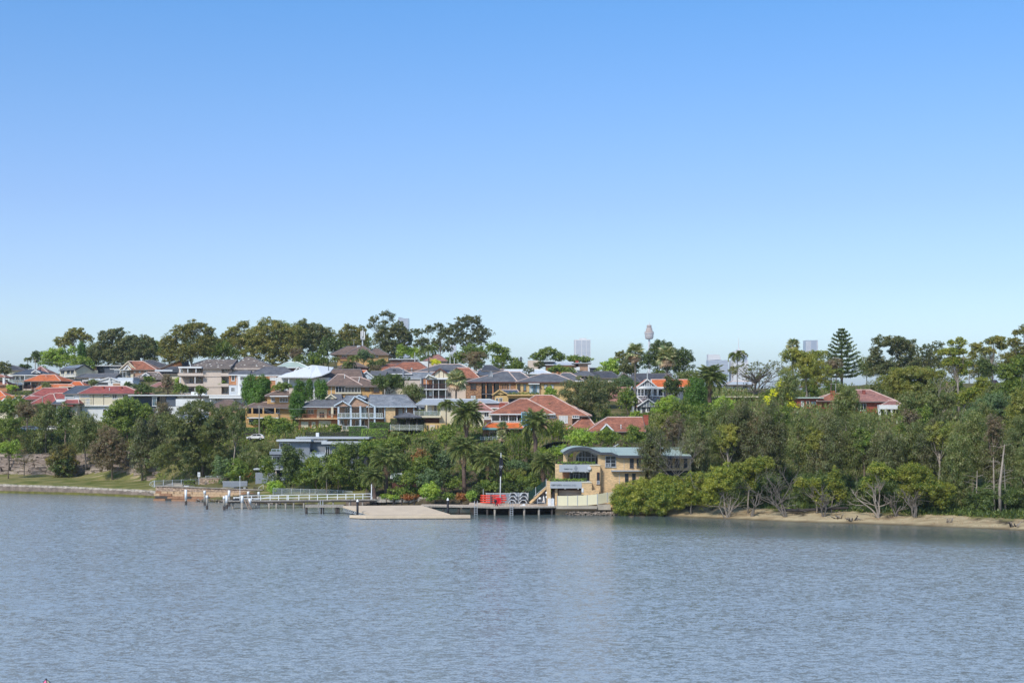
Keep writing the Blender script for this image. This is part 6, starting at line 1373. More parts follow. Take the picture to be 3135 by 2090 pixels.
 # palisade fence
 def palisade(name,label,p0,D0,p1,D1,y0t,y0b,y1t,y1b,posts,mat='galv'):
  r = empty(name,(X(p0,D0),D0,Z(y0b,D0)),0,label,'fence','fences around the pool terrace'); ox,oy,oz = r.location
  A = lambda p,D,y: (X(p,D) - ox,D - oy,Z(y,D) - oz); g = G(); n = int(abs(p1 - p0) / 3.4)
  for k in range(n + 1):
   t = k / n; p,D = p0 + (p1 - p0) * t,D0 + (D1 - D0) * t; yt,yb = y0t + (y1t - y0t) * t,y0b + (y1b - y0b) * t; g.bar(A(p,D,yb),A(p,D,yt),.05)
  g.build('pickets',M['grey_render'],r); tag(r.children[-1] if False else g and bpy.data.objects[-1] if False else COL.objects[-1],kind='stuff')
  g = G()
  for f in (.18,.85): g.bar(A(p0,D0,y0t + (y0b - y0t) * f),A(p1,D1,y1t + (y1b - y1t) * f),.06)
  g.build('rail',M[mat],r)
  for k in range(posts + 1):
   t = k / posts; p,D = p0 + (p1 - p0) * t,D0 + (D1 - D0) * t; yt,yb = y0t + (y1t - y0t) * t,y0b + (y1b - y0b) * t
   G().bar(A(p,D,yb + 3),A(p,D,yt + 1),.12).build('post',M[mat],r)
  return r
 palisade('palisade_fence','grey spiked palisade fence at the end of the lawn',473,309,610,318,1469,1488,1464,1486,5)
 palisade('palisade_fence','low spiked fence on top of the stone retaining wall',630,320,778,322,1455,1464,1453,1460,4)
 q = House('fence_return','curved pale barrier sloping from the lawn to the seawall corner',465,309,1490,0,'fence')
 g = G(); pts = [(q.fx(457),0,q.fz(1483)),(q.fx(461),0,q.fz(1476)),(q.fx(468),0,q.fz(1472)),(q.fx(474),0,q.fz(1470))]
 for i in range(3): g.bar(pts[i],pts[i + 1],.07)
 for i in range(4): g.bar(pts[i],(q.fx(474) - .1 * (3 - i),0,q.fz(1490)),.05)
 q.mk('rails',g,'light_grey')
 hedge(563,595,1470,1483,314,'square clipped hedge block behind the pool fence',1.2,'green',group='clipped hedges')
 # sign on a pole
 q = House('foreshore_sign','white rectangular notice sign on a thin pole above the pool wall',609,314,1490,0,'sign'); q.post(609,1445,1490,.06,.1,'galv','pole'); q.box('sign_panel',605,613,1445,1459,0,.05,'white'); q.box('sign_print',607.5,610.5,1448,1456,-.012,0,'mid_grey')
 # rubble beach under walls
 rub = empty('rubble_shore',(0,0,0),0,'band of loose stones at the foot of the sandstone wall','rubble')
 rocks(rub,700,lambda rs: (lambda px: (X(px,302),shore_at(px) + rs.uniform(1.5,5.5),rs.uniform(.05,.5),rs.uniform(.2,.55)))(rs.uniform(480,900)),'rubble',1,4,'rubble',True)
def terraces():
 r = empty('rock_cutting',(X(150,372),372,2.5),0,'terraced sandstone rock cutting behind the left lawn','rock face'); ox,oy,oz = r.location
 rs = np.random.RandomState(12); bases = []
 import bmesh
 for k in range(6):
  bm = bmesh.new(); bmesh.ops.create_cube(bm,size=1.0); bmesh.ops.subdivide_edges(bm,edges=bm.edges[:],cuts=2,use_grid_fill=True)
  for v in bm.verts: v.co += Vector((rs.uniform(-.05,.05),rs.uniform(-.10,.10),rs.uniform(-.12,.12)))
  me = bpy.data.meshes.new('rock_ledge'); bm.to_mesh(me); bm.free(); me.materials.append(M['rock'] if k % 3 else M['rubble']); bases.append(me)
 for row in range(6):
  px = -60.0
  while px < 470:
   w = rs.uniform(14,46); D0 = float(np.interp(px,[0,240,460],[372,366,345])); D = D0 + row * 1.15 + rs.uniform(-.3,.3)
   zb = gnd(px,D0); z = zb + row * .88 + rs.uniform(-.15,.15)
   inst('rock_ledge',bases[rs.randint(6)],r,(X(px + w / 2,D) - ox,D - oy,z + .3 - oz),(rs.uniform(-.04,.04),rs.uniform(-.03,.03),-.1),(w / F * D * 1.02,rs.uniform(1.3,2.2),rs.uniform(.75,1.1))); px += w
 # path railings
 r = empty('path_railing',(X(88,381),381,8),0,'dark green two-rail path fence above the rock cutting','fence'); ox,oy,oz = r.location; g = G()
 A = lambda p,y: (X(p,380) - ox,380 - oy,Z(y,380) - oz)
 for (a,ya),(b,yb) in (((84,1381),(156,1384)),((234,1386),(300,1393))):
  for d in (0,5): G().bar(A(a,ya + d),A(b,yb + d),.09).build('rail',M['teal_dark'],r)
  for k in range(int((b - a) / 16) + 1):
   p = a + 16 * k; y = ya + (yb - ya) * (p - a) / (b - a); G().bar(A(p,y - 1),A(p,y + 13),.13).build('post',M['teal_dark'],r)
M['teal_dark'] = pmat('teal_dark',(.05,.09,.08),.7); M['wet_sandstone'] = pmat('wet_sandstone',(.28,.15,.085),.9,amt=.35)
def pile(px,yt,yw,D,r_=.21,cap=4.0,mat='grey_timber',name='mooring_pile',label='',capmat='white_paint',parent=None,group='timber mooring piles'):
 z1 = Z(yt,D); zc = Z(yt + cap,D)
 root = parent or empty(name,(X(px,D),D,0),0,label,'pile',group)
 ox = X(px,D) - (parent.location.x if parent else X(px,D)); oy = D - (parent.location.y if parent else D); oz = -(parent.location.z if parent else 0)
 nm = 'shaft' if not parent else 'pile'
 G().tube([(ox,oy,-1.2 + oz),(ox + .02,oy,.75 + oz)],[r_ * 1.02,r_],9).build(nm if parent else 'wet_base',M['dark_timber'],root,smooth=True) if not parent else None
 G().tube([(ox + .02,oy,(.752 if not parent else -1.2) + oz),(ox,oy,zc + oz)],[r_,r_ * .96],9).build(nm,M[mat],root,smooth=True)
 if cap: G().tube([(ox,oy,zc + .002 + oz),(ox,oy,z1 + oz)],[r_ * 1.06,r_ * 1.02],9).build('painted_cap',M[capmat],root,smooth=True)
 return root
def jetty():
 D = 277.0
 for px,yt,yw,cap,lb in ((569,1498,1545,30,'leftmost white topped mooring pile, tall and alone off the sandstone wall'),(626.5,1501,1547,9,'taller rear pile of the leaning pair left of the jetty'),(633.5,1516,1559,8,'shorter front pile of the pair left of the jetty, with rope'),
       (686,1518,1561,9,'front weathered pile just off the jetty end'),(694,1515,1557,24,'thick white pile at the left corner of the jetty head'),(701.5,1500,1549,20,'rear white pile behind the jetty head'),(760,1504,1546,9,'white capped pile standing behind the jetty rail, left one'),(792,1505,1546,9,'white capped pile standing behind the jetty rail, right one')):
  pile(px,yt,yw,74018 / (yw - 1290.0),.24,cap,label=lb)
 r = empty('timber_jetty',(X(900,279),279,0),0,'long weathered timber jetty with a white handrail leading to shore','jetty'); ox,oy = r.location.x,279.0
 def W(px,d,z): return (X(px,d) - ox,d - oy,z)
 zd = 1.5
 # deck in boards: head, walkway
 g = G(); bd = G().box(-.5,.5,-1.3,1.3,-.06,.06); me = bpy.data.meshes.new('deck_board'); me.from_pydata(bd.v,[],bd.f); me.materials.append(M['grey_timber'])
 dl = lambda px: 277 + (px - 700) / 460.0 * 5.5
 n = 34;
 for k in range(n):
  p = 700 + (1150 - 700) * (k + .5) / n; w = (1150 - 700) / n / F * 279
  inst('deck_board',me,r,W(p,dl(p) + 1.3,zd),(0,0,.03),(w * .96,1.0 if p > 745 else 1.6,1))
 g = G()
 for off in (.1,2.3): g.bar(W(697,dl(697) + off,zd - .22),W(1152,dl(1152) + off,zd - .22),.22,.32)
 g.build('bearer',M['dark_timber'],r)
 g = G(); g.bar(W(697,dl(697) - .02,zd - .02),W(1152,dl(1152) - .02,zd - .02),.10,.2); g.build('edge_beam',M['grey_timber'],r)
 for p in (713,785,824,846,875,899,930,975,1020,1070,1110):
  for off in ((.2,2.2) if p not in (824,875) else (.2,)):
   x,y,z = W(p,dl(p) + off,0); G().tube([(x,y,-1.2),(x,y,zd - .1 + (.15 if off < 1 else 0))],[.17,.16],8).build('pile',M['dark_timber' if off > 1 else 'grey_timber'],r,smooth=True)
 for p,t,cap in ((741,1516,22),(765,1525,16)):
  x,y,z = W(p,276.6,0); zt = Z(t,276.6); zc = Z(t + cap,276.6)
  o = G().tube([(x,y,-1.2),(x,y,zc)],[.27,.25],9).build('pile',M['grey_timber'],r,smooth=True); G().tube([(x,y,zc + .003),(x,y,zt)],[.275,.27],9).build('painted_cap',M['white_paint'],o,smooth=True)
 # handrail: posts 8-11 px, two rails
 yt = lambda p: 1517 - (p - 745) * (6.5 / 392.0)
 zr = lambda p,f: Z(yt(p),dl(p)) - f
 for f,nm in ((0,'top_rail'),(.55,'mid_rail')):
  G().bar(W(745,dl(745) + .1,zr(745,f)),W(1137,dl(1137) + .1,zr(1137,f)),.12,.12).build(nm,M['white_paint'],r)
 for p in (770,798,827,853,879,883,915,947,972,1002,1033,1059,1085,1111,1136):
  G().bar(W(p,dl(p) + .1,zd),W(p,dl(p) + .1,zr(p,-.05)),.13).build('handrail_post',M['white_paint'],r)
 G().bar(W(1137.5,dl(1137) + .15,zd),W(1137.5,dl(1137) + .15,Z(1482,282)),.16).build('end_post',M['white_paint'],r)
 G().bar(W(777,dl(777) + 2.5,zd + .1),W(868,dl(868) + 5,Z(1514,284)),.5,.12).build('gangway',M['light_grey'],r)
 # boarding steps
 g = G();
 for dx in (0,9): g.bar(W(748 + dx,276.2,zd + .3),W(762 + dx,275.2,-.1),.1,.16)
 g.build('stair_stringer',M['timber'],r)
 for k in range(6):
  t = (k + .5) / 6; G().bar(W(749 + 14 * t,276.2 - t,zd * (1 - t) + .1),W(757.5 + 14 * t,276.2 - t,zd * (1 - t) + .1),.2,.05).build('step',M['timber'],r)
 q = House('deck_locker','black and white lidded deck box on the jetty head',722,278,1535,0,'deck box'); q.box('body',712,732,1528,1535,0,1.2,'charcoal'); q.box('lid',711,733,1526,1528,-.05,1.25,'dark'); q.box('white_box',714,719,1521,1526,.2,.8,'white'); q.box('tarp',719,735,1521,1524,.3,1.1,'white')
 q = House('lamp_pole','thin white light pole standing on the jetty head',734.5,277.6,1535,0,'pole'); q.mk('pole',G().tube([(0,0,0),(0,0,q.fz(1459))],[.06,.04],6),'white'); q.mk('lamp',G().lathe([(.08,q.fz(1460)),(.16,q.fz(1459)),(.12,q.fz(1457.5)),(.02,q.fz(1456.5))],8),'white')
 # lower landing beside the pontoon
 r = empty('lower_landing',(X(1000,262),262,0),0,'short low timber landing on paired dark piles left of the sand coloured ramp','jetty'); ox,oy = r.location.x,262.0; zd = 1.55
 me2 = me.copy();
 for k in range(11):
  p = 936 + 118 * (k + .5) / 11; inst('deck_board',me,r,W(p,263.2,zd),(0,0,0),(118 / 11 / F * 262 * .96,.95,1))
 G().bar(W(935,261.8,zd - .18),W(1055,261.8,zd - .18),.15,.34).build('edge_beam',M['grey_timber'],r)
 for p in (938,983,988,1030,1036,1080):
  for off in (.2,) if p in (988,1036) else (.1,1.9): x,y,z = W(p,262 + off,0); G().tube([(x,y,-1.2),(x,y,zd - .1)],[.24,.22],8).build('pile',M['dark_timber'],r,smooth=True)
 for p in (940,1074):
  x,y,z = W(p,262.3,0); G().tube([(x,y,zd),(x,y,zd + 1.2)],[.06,.06],6).build('bollard',M['charcoal'],r)
 for p in (981,989):
  x,y,z = W(p,262.4,0); pts = [(x,y,zd),(x,y,zd + .75),(x,y - .25,zd + .95),(x,y - .5,zd + .75),(x,y - .5,-.2)]; G().tube(pts,[.035] * 5,6).build('ladder_rail',M['galv'],r)
 # pontoon and ramp
 r = empty('launching_pontoon',(X(1220,250),250,0),0,'wide sand coloured rowing launch ramp sloping to a low floating pontoon','pontoon'); ox,oy = r.location.x,250.0
 A = lambda px,py,d: (X(px,d) - ox,d - oy,Z(py,d))
 top = [A(1050,1547.5,261),A(1142,1575,250.5),A(1378,1573,250.5),A(1289,1546,261)]
 g = G(); g.v = top + [(x,y,z - .35) for x,y,z in top]; g.f = [(0,1,2,3),(0,4,5,1),(1,5,6,2),(2,6,7,3),(3,7,4,0),(4,7,6,5)]; g.build('ramp_deck',M['pontoon_deck'],r)
 top = [A(1070,1578.5,249.5),A(1120,1581.5,247.8),A(1440,1577,248.8),A(1438,1574,250.3),A(1378,1573.2,250.45),A(1142,1575.3,250.45)]
 zt = .62
 g = G(); g.v = [(x,y,zt) for x,y,z in top] + [(x,y,.12) for x,y,z in top] + [(x,y,-.5) for x,y,z in top]; n = 6
 g.f = [tuple(range(6))] + [(i,n + i,n + (i + 1) % n,(i + 1) % n) for i in range(n)]; g.build('float_deck',M['pontoon_deck'],r)
 g2 = G(); g2.v = [(x * .995,y + .05,.119) for x,y,z in top] + [(x * .995,y + .05,-.6) for x,y,z in top]; g2.f = [(i,n + i,n + (i + 1) % n,(i + 1) % n) for i in range(n)]; g2.build('float',M['black'],r)
 g = G()
 for k in range(14):
  t0,t1 = k / 14,(k + 1) / 14; a = Vector(A(1050,1551,261)).lerp(Vector(A(1142,1577,250.5)),t0); b = Vector(A(1050,1551,261)).lerp(Vector(A(1142,1577,250.5)),t1)
  a.z -= .15; b.z -= .15; a2 = a - Vector((0,0,.65 * (1 - t0 * .6))); b2 = b - Vector((0,0,.65 * (1 - t1 * .6))); g.bar(a,b2,.05).bar(a2,b,.05).bar(a2,b2,.06)
 g.build('truss',M['galv'],r)
 for px,lb in ((1094.5,'black pontoon pile with white cone cap, left one'),(1371,'black pontoon pile with white cone cap, right one')):
  D = 252.6 if px < 1200 else 252.6; rr = empty('pontoon_pile',(X(px,D),D,0),0,lb,'pile','black capped pontoon piles'); z = Z(1535 if px < 1200 else 1531,D); zt = Z(1527 if px < 1200 else 1523,D)
  G().tube([(0,0,-1.2),(0,0,z)],[.2,.2],12).build('shaft',M['black'],rr,smooth=True); G().lathe([(.23,z),(.22,z + .12),(.03,zt)],12).build('cone_cap',M['white_paint'],rr)
 # main wharf
 r = empty('timber_wharf',(X(1520,258),258,0),0,'broad timber wharf in front of the boat shed with ladders and dark piles','wharf'); ox,oy = r.location.x,258.0; zd = 1.6
 front = [(1288,262),(1440,260.2),(1527,257.3),(1705,259.6)]; back = 270.5
 dl2 = lambda p: float(np.interp(p,[f[0] for f in front],[f[1] for f in front]))
 n = 46; mes = []
 for k in range(n):
  p0 = 1288 + (1705 - 1288) * k / n; p1 = 1288 + (1705 - 1288) * (k + .96) / n
  g = G(); q = [W(p0,dl2(p0),zd),W(p1,dl2(p1),zd),W(p1,back if p0 > 1430 else dl2(p1) + 3.5,zd),W(p0,back if p0 > 1430 else dl2(p0) + 3.5,zd)]
  q = [q[0],q[1],(q[1][0],q[2][1],zd),(q[0][0],q[3][1],zd)]
  g.v = q + [(x,y,z - .09) for x,y,z in q]; g.f = [(0,1,2,3),(0,4,5,1),(1,5,6,2),(2,6,7,3),(3,7,4,0)]; g.build('deck_board',M['deck'],r)
 for i in range(3):
  (a,da),(b,db) = front[i],front[i + 1]; G().bar(W(a,da - .04,zd - .16),W(b,db - .04,zd - .16),.16,.30).build('edge_beam',M['grey_timber'],r)
 for p in (1300,1330,1357,1404,1450,1492,1515,1560,1605,1650,1690):
  d = dl2(p) + .35; x,y,z = W(p,d,0); G().tube([(x,y,-1.2),(x,y,zd - .2)],[.2,.19],8).build('pile',M['grey_timber' if p in (1515,1605,1650) else 'dark_timber'],r,smooth=True)
  if p > 1440: x,y,z = W(p,d + 4,0); G().tube([(x,y,-1.2),(x,y,zd - .2)],[.2,.19],8).build('pile',M['dark_timber'],r,smooth=True)
 G().box(W(1440,270,0)[0],W(1712,270,0)[0],back - oy - 3.2,back - oy - 2.6,-1,zd - .2).build('back_wall',M['wet_rock'],r)
 for p,lb in ((1457,'left'),(1566,'right')):
  d = dl2(p) - .25
  for dx in (-4.3,4.3):
   x,y,z = W(p + dx,d,0); G().tube([(x,y + .6,zd),(x,y + .55,zd + .7),(x,y + .2,zd + .9),(x,y,zd + .6),(x,y,-.3)],[.04] * 5,6).build('ladder_rail',M['galv'],r)
  for k in range(6):
   z = zd - .15 - k * .33; x0,y,_ = W(p - 4.3,d,0); x1 = W(p + 4.3,d,0)[0]; G().box(x0,x1,y - .03,y + .05,z - .03,z + .03).build('ladder_rung',M['galv'],r)
 # concrete ledge, fence, rubble right of the wharf
 q = House('panel_fence','cream corrugated steel panel fence with grey posts below the boat shed',1800,260,1548,0,'fence')
 xs = [(1706,1737),(1737,1767),(1767,1797),(1797,1828),(1828,1858),(1858,1890),(1890,1918)]; tops = [1517,1517,1516,1515,1512,1507,1503,1500]; bots = [1547,1547,1547,1546,1543,1538,1533,1530]
 for i,(a,b) in enumerate(xs):
  d0,d1 = (0,0) if i < 4 else ((i - 4) * .9,(i - 3) * .9); g = G(); x0,x1 = q.fx(a + 2,d0),q.fx(b,d1)
  z = [q.fz(bots[i],x0,d0),q.fz(bots[i + 1],x1,d1),q.fz(tops[i + 1],x1,d1),q.fz(tops[i],x0,d0)]
  g.v = [(x0,d0,z[0]),(x1,d1,z[1]),(x1,d1,z[2]),(x0,d0,z[3])]; g.v += [(x,y + .06,zz) for x,y,zz in g.v]; g.f = [(0,1,2,3),(4,7,6,5),(3,2,6,7)]; q.mk('fence_panel',g,'cream_panel')
  q.mk('post',G().box(x0 - .13,x0 - .01,d0 - .05,d0 + .07,z[0] - .1,z[3] + .06),'mid_grey')
 q = House('concrete_ledge','stained concrete ledge under the cream panel fence',1800,259.4,1570,0,'ledge'); q.box('beam',1703,1828,1548.5,1557,0,3.2,'concrete'); q.box('ramp',1829,1870,1544,1560,.4,3,'concrete',label='sloping pale concrete end'); q.box('stone_wall',1700,1830,1557,1576,1.2,2.4,'sandstone'); g = G()
 rub = empty('rubble_bank',(0,0,0),0,'grey rubble stones at the waterline under the boat shed fence','rubble')
 rocks(rub,650,lambda rs: (lambda px: (X(px,259),shore_at(px) + rs.uniform(-1.2,2.4),rs.uniform(-.1,.55),rs.uniform(.2,.45)))(rs.uniform(1690,1905)),'rubble',1,6,'rubble',True)
 r = empty('harbour_wall',(X(1250,284),284,0),0,'low stone harbour wall with rough blocks behind the ramp','seawall'); ox,oy,oz = r.location
 rs = np.random.RandomState(9); g = G(); g.box(X(1060,286) - ox,X(1445,283) - ox,1.5,3,-1,1.15); g.build('wall_face',M['rock'],r)
 bases = []
 for k in range(4):
  q_ = G().box(-.5,.5,-.5,.5,-.5,.5); q_.v = [(x + rs.uniform(-.09,.09),y + rs.uniform(-.1,.1),z + rs.uniform(-.12,.12)) for x,y,z in q_.v]; m_ = bpy.data.meshes.new('stone_block'); m_.from_pydata(q_.v,[],q_.f); m_.materials.append(M['sandstone_pale']); bases.append(m_)
 for row in range(2):
  px = 1130.0 + row * 8
  while px < 1440:
   w = rs.uniform(12,26); d = 285.2 - (px - 1130) / 310 * 3; inst('stone_block',bases[rs.randint(4)],r,(X(px + w / 2,d) - ox,d - oy + row * .4 - .2,1.15 + row * .55),(0,0,rs.uniform(-.05,.05)),(w / F * d * .95,.9,.55)); px += w
 for px in (1204,1230,1268,1332):
  G().tube([(X(px,281) - ox,-3,-1),(X(px,281) - ox,-3,1.9)],[.13,.12],7).build('fender_post',M['dark_timber'],r)
def wharf_things():
 D = 266.5; zd = 1.6; s = D / F
 # kayak rack
 r = empty('kayak_rack',(X(1510,D),D,zd),0,'two upright dark rack frames holding the stacked red kayaks','rack')
 for p in (1503,1533):
  x = X(p,D) - X(1510,D); G().box(x - .1,x + .1,-.75,-.65,0,1.75).build('upright',M['charcoal'],r); G().box(x - .1,x + .1,.65,.75,0,1.75).build('upright',M['charcoal'],r)
  for k in range(4): G().box(x - .06,x + .06,-.65,.65,.04 + k * .42,.09 + k * .42).build('arm',M['charcoal'],r)
 def kayak(k,x0,x1):
  a,b = X(x0,D),X(x1,D); L_ = b - a; g = G(); n = 12; ring = []
  for i in range(n + 1):
   t = i / n; w = .36 * (max(math.sin(math.pi * min(max(t * .94 + .03,0),1)),.02) ** .45); h = .17 + .06 * abs(2 * t - 1) ** 3; x = -L_ / 2 + L_ * t; j = len(g.v); ring.append(j)
   for c in range(10):
    an = 2 * math.pi * c / 10; g.v.append((x,math.cos(an) * w,.19 + math.sin(an) * h * (1 if math.sin(an) < 0 else .8) * (w / .36) ** .5 + .04 * abs(2 * t - 1) ** 2))
  for i in range(n):
   for c in range(10): g.f.append((ring[i] + c,ring[i] + (c + 1) % 10,ring[i + 1] + (c + 1) % 10,ring[i + 1] + c))
  g.f.append(tuple(ring[0] + c for c in range(10))); g.f.append(tuple(ring[-1] + c for c in range(10)))
  nm = ('bottom','second from bottom','third from bottom','top')[k]
  o = empty('kayak',((a + b) / 2,D,zd + .09 + k * .42),0,'red kayak lying %s in the stack on the wharf' % nm,'kayak','red kayaks stacked on the rack')
  g.build('hull',M['kayak_red'],o,smooth=True); q = G().lathe([(.30,.36),(.33,.40),(.27,.41),(.25,.37)],14); q.v = [(x * 1.4,y * .75,z - .03) for x,y,z in q.v]; q.build('cockpit_rim',M['charcoal'],o)
  return o
 for k,(a,b) in enumerate(((1470,1546),(1469,1551),(1470,1551),(1471,1549))): kayak(k,a,b)
 # grey screen, railing
 q = House('grey_screen_fence','long dark grey screen fence behind the kayaks',1550,269.8,1541,0,'fence'); q.wall(1488,1616,1510.5,.12,'grey_render',bot=1541); q.box('top_rail',1486,1618,1508.8,1510.4,-.05,.15,'light_grey');
 for p in (1489,1511,1616): q.post(p,1508,1541,-.12,.1,'light_grey')
 q = House('tall_post','thin grey post left of the kayak stack',1479.5,269,1541,0,'pole'); q.mk('pole',G().tube([(0,0,0),(0,0,q.fz(1496))],[.06,.05],6),'light_grey')
 # upturned dinghies on a metal rack
 D2 = 267.6; r = empty('dinghy_rack',(X(1587,D2),D2,zd),0,'galvanised metal rack under the upturned dinghies','rack')
 for x in (-1.45,-.02,1.4):
  for y in (-.9,.9): G().box(x - .04,x + .04,y - .04,y + .04,0,2.05).build('upright',M['galv'],r)
 for k in range(3):
  for y in (-.9,.9): G().box(-1.5,1.5,y - .06,y + .06,.03 + k * .68,.12 + k * .68).build('shelf_bar',M['galv'],r)
 names = [('bottom','left'),('middle','left'),('top','left'),('bottom','right'),('middle','right'),('top','right')]
 for i,(lv,side) in enumerate(names):
  k = i % 3; x = X(1574 if i < 3 else 1599,D2) + (.08 * (k - 1)); z = zd + .13 + k * .68
  o = empty('dinghy',(x,D2,z),-.18 if i < 3 else .16,'upturned aluminium dinghy on the %s shelf, %s column of the rack' % (lv,side),'dinghy','upturned dinghies on the rack')
  sec = [(-.72,0),(-.56,.34),(-.24,.60),(.24,.60),(.56,.34),(.72,0)]; g = G(); n = 6; L_ = 3.2
  for j in range(n + 1):
   t = j / n; f = 1 if t < .5 else math.cos((t - .5) * 2.6); y = -L_ / 2 + L_ * t
   for a,b in sec: g.v.append((a * f,y,b * (1 - .15 * t)))
   for a,b in sec: g.v.append((a * f * .93,y,b * (1 - .15 * t) - .05))
  for j in range(n):
   A_,B_ = j * 12,(j + 1) * 12
   for c in range(5): g.f += [(A_ + c,A_ + c + 1,B_ + c + 1,B_ + c),(A_ + 6 + c,B_ + 6 + c,B_ + 7 + c,A_ + 7 + c)]
  for c in range(5): g.f.append((c,6 + c,7 + c,c + 1))
  g.build('hull',M['alu'],o); e = G()
  for c in range(5): e.bar((sec[c][0],-1.62,sec[c][1]),(sec[c + 1][0],-1.62,sec[c + 1][1]),.07)
  e.build('gunwale',M['white_paint'],o); G().box(-.5,.5,-.3,-.05,.2,.24).build('seat',M['alu'],o)
 # flagpole and flag
 Df = 263.0; r = empty('flagpole',(X(1531,Df),Df,zd),0,'tall white flagpole on the wharf between kayaks and dinghies','flagpole'); dz = Z(1388,Df) - zd
 r.rotation_euler = (0,.018,0); G().tube([(0,0,0),(0,0,dz * .6),(0,0,dz)],[.11,.09,.05],10).build('pole',M['white_paint'],r,smooth=True); G().lathe([(.02,dz),(.1,dz + .08),(.02,dz + .16)],8).build('finial',M['white_paint'],r)
 g = G(); rows,colsn = 14,9; rs = np.random.RandomState(3)
 zt,zb = Z(1399,Df) - zd,Z(1456,Df) - zd
 def FP(i,j):
  t = i / rows; u = j / colsn; w = .62 + .12 * math.sin(t * 5); x = -.16 + w * u + .04 * math.sin(t * 9 + u * 5); y = -.13 + .10 * math.sin(u * 12 + t * 3) - .05; return (x,y,zt + (zb - zt) * t - .12 * u)
 for i in range(rows + 1):
  for j in range(colsn + 1): g.v.append(FP(i,j))
 for i in range(rows):
  for j in range(colsn): a = i * (colsn + 1) + j; g.f.append((a,a + colsn + 1,a + colsn + 2,a + 1))
 fl = tag(mesh('flag',g.v,g.f,M['black'],None,r.location,True),'black flag with white angular strokes, hanging limp from the flagpole','flag')
 e = G(); c0 = ((zt + zb) / 2) - .15
 for (a,b),(c,d) in (((.02,.38),(.28,.10)),((.28,.10),(.36,.36)),((-.04,.30),(.0,.0)),((.02,-.12),(.20,.08)),((.20,-.06),(.38,-.08)),((.22,-.12),(.10,-.48)),((.36,.0),(.38,.30)),((.0,.0),(.12,-.02))): e.bar((a,-.29,c0 + b),(c,-.29,c0 + d),.05,.02)
 e.build('emblem',M['white_paint'],fl)
 # outboard on stand and red trolley
 q = House('outboard_motor','black outboard motor on a small stand in front of the red kayaks',1517,259.6,1554,0,'motor')
 q.mk('stand',G().box(-.35,-.29,-.3,.3,0,.75).box(.29,.35,-.3,.3,0,.75).box(-.35,.35,-.05,.05,.7,.8).box(-.4,.4,-.4,.4,-.02,.05),'dark_timber')
 q.mk('cowling',G().lathe([(.12,.95),(.26,1.0),(.30,1.2),(.26,1.42),(.10,1.5)],10),'black'); q.mk('leg',G().box(-.07,.07,-.12,.12,.2,.96).box(-.16,.16,-.2,.14,.18,.24),'charcoal'); q.mk('white_box',G().box(-.2,.3,-.2,.2,.055,.3),'mid_grey')
 q = House('red_trolley','bright red folded canopy frame standing against the flagpole foot',1524,260.5,1551,0,'canopy')
 g = G();
 for (a,b),(c,d) in (((1519,1527),(1523,1548)),((1523,1524),(1530,1545)),((1527,1524),(1519,1545)),((1531,1523),(1534,1540)),((1520,1526),(1532,1540))): g.bar((q.fx(a),0,q.fz(b)),(q.fx(c),.1,q.fz(d)),.22,.12)
 q.mk('frame',g,'red_paint'); q.mk('fabric',G().prism([(q.fx(1521),q.fz(1523)),(q.fx(1528),q.fz(1521)),(q.fx(1532),q.fz(1534)),(q.fx(1526),q.fz(1543)),(q.fx(1520),q.fz(1536))],.12,.3),'red_paint')
 q = House('dock_cleat_box','small white box with a lid on the wharf planks',1603,260.5,1548,0,'box'); q.box('body',1600,1607,1542,1548,0,.5,'white'); q.box('tray',1593,1609,1546,1548.5,-.1,.7,'white')
 q = House('mooring_bollard','small dark bollard at the left ladder of the wharf',1457,261.2,1542,0,'bollard'); q.mk('post',G().lathe([(.09,0),(.09,.5),(.16,.55),(.1,.75),(.14,.9),(.05,1.0)],8),'black')
 # stairs and green mesh
 q = House('outdoor_staircase','timber outdoor stairs with grey handrail climbing to the boat shed',1640,266,1541,0,'stairs')
 g = G(); A = lambda px,py,y: (q.fx(px,y),y,q.fz(py,q.fx(px,y),y))
 for y in (-.9,.6): g.bar(A(1622,1539,y),A(1676,1489,y),.12,.4)
 q.mk('stringer',g,'cream_brick')
 for k in range(15): t = (k + .5) / 15; x,_,z = A(1622 + 54 * t,1539 - 50 * t,0); q.mk('step',G().box(x - .16,x + .16,-.9,.6,z + .1,z + .16),'timber')
 g = G(); g.bar(A(1635,1518,-.9),A(1676,1484,-.9),.07).bar(A(1635,1523,-.9),A(1676,1489,-.9),.05)
 for k in range(5): p = 1635 + 10 * k; g.bar(A(p,1518 - 8.3 * k,-.9),A(p,1528 - 9.2 * k + 2,-.9),.06)
 q.mk('handrail',g,'light_grey'); pr = G().prism([(A(1632,1541,.7)[0],A(1632,1541,.7)[2]),(A(1686,1541,.7)[0],A(1686,1541,.7)[2]),(A(1686,1492,.7)[0],A(1686,1492,.7)[2])],.7,.9); q.mk('side_wall',pr,'grey_render')
 q = House('green_mesh_screen','dark green mesh screen rising beside the outdoor stairs',1640,268,1541,0,'screen'); g = G(); P4 = [(1618,1541),(1618,1508),(1672,1467),(1672,1495)]
 g.prism([(q.fx(a),q.fz(b)) for a,b in P4],0,.04); q.mk('mesh_panel',g,'green_mesh');
 for a,t,b in ((1617,1507,1541),(1640,1490,1522),(1672,1466,1496)): q.post(a,t,b,-.05,.09,'light_grey')
 q = House('picket_gate','white pointed picket gate at the corner of the boat shed',1686,259.8,1549,0,'gate')
 for k in range(5): x = q.fx(1679 + 4 * k); z = q.fz(1549); t = q.fz(1524 - (k % 2)); q.mk('picket',G().prism([(x - .09,z),(x + .09,z),(x + .09,t - .15),(x,t),(x - .09,t - .15)],0,.05),'white_paint')
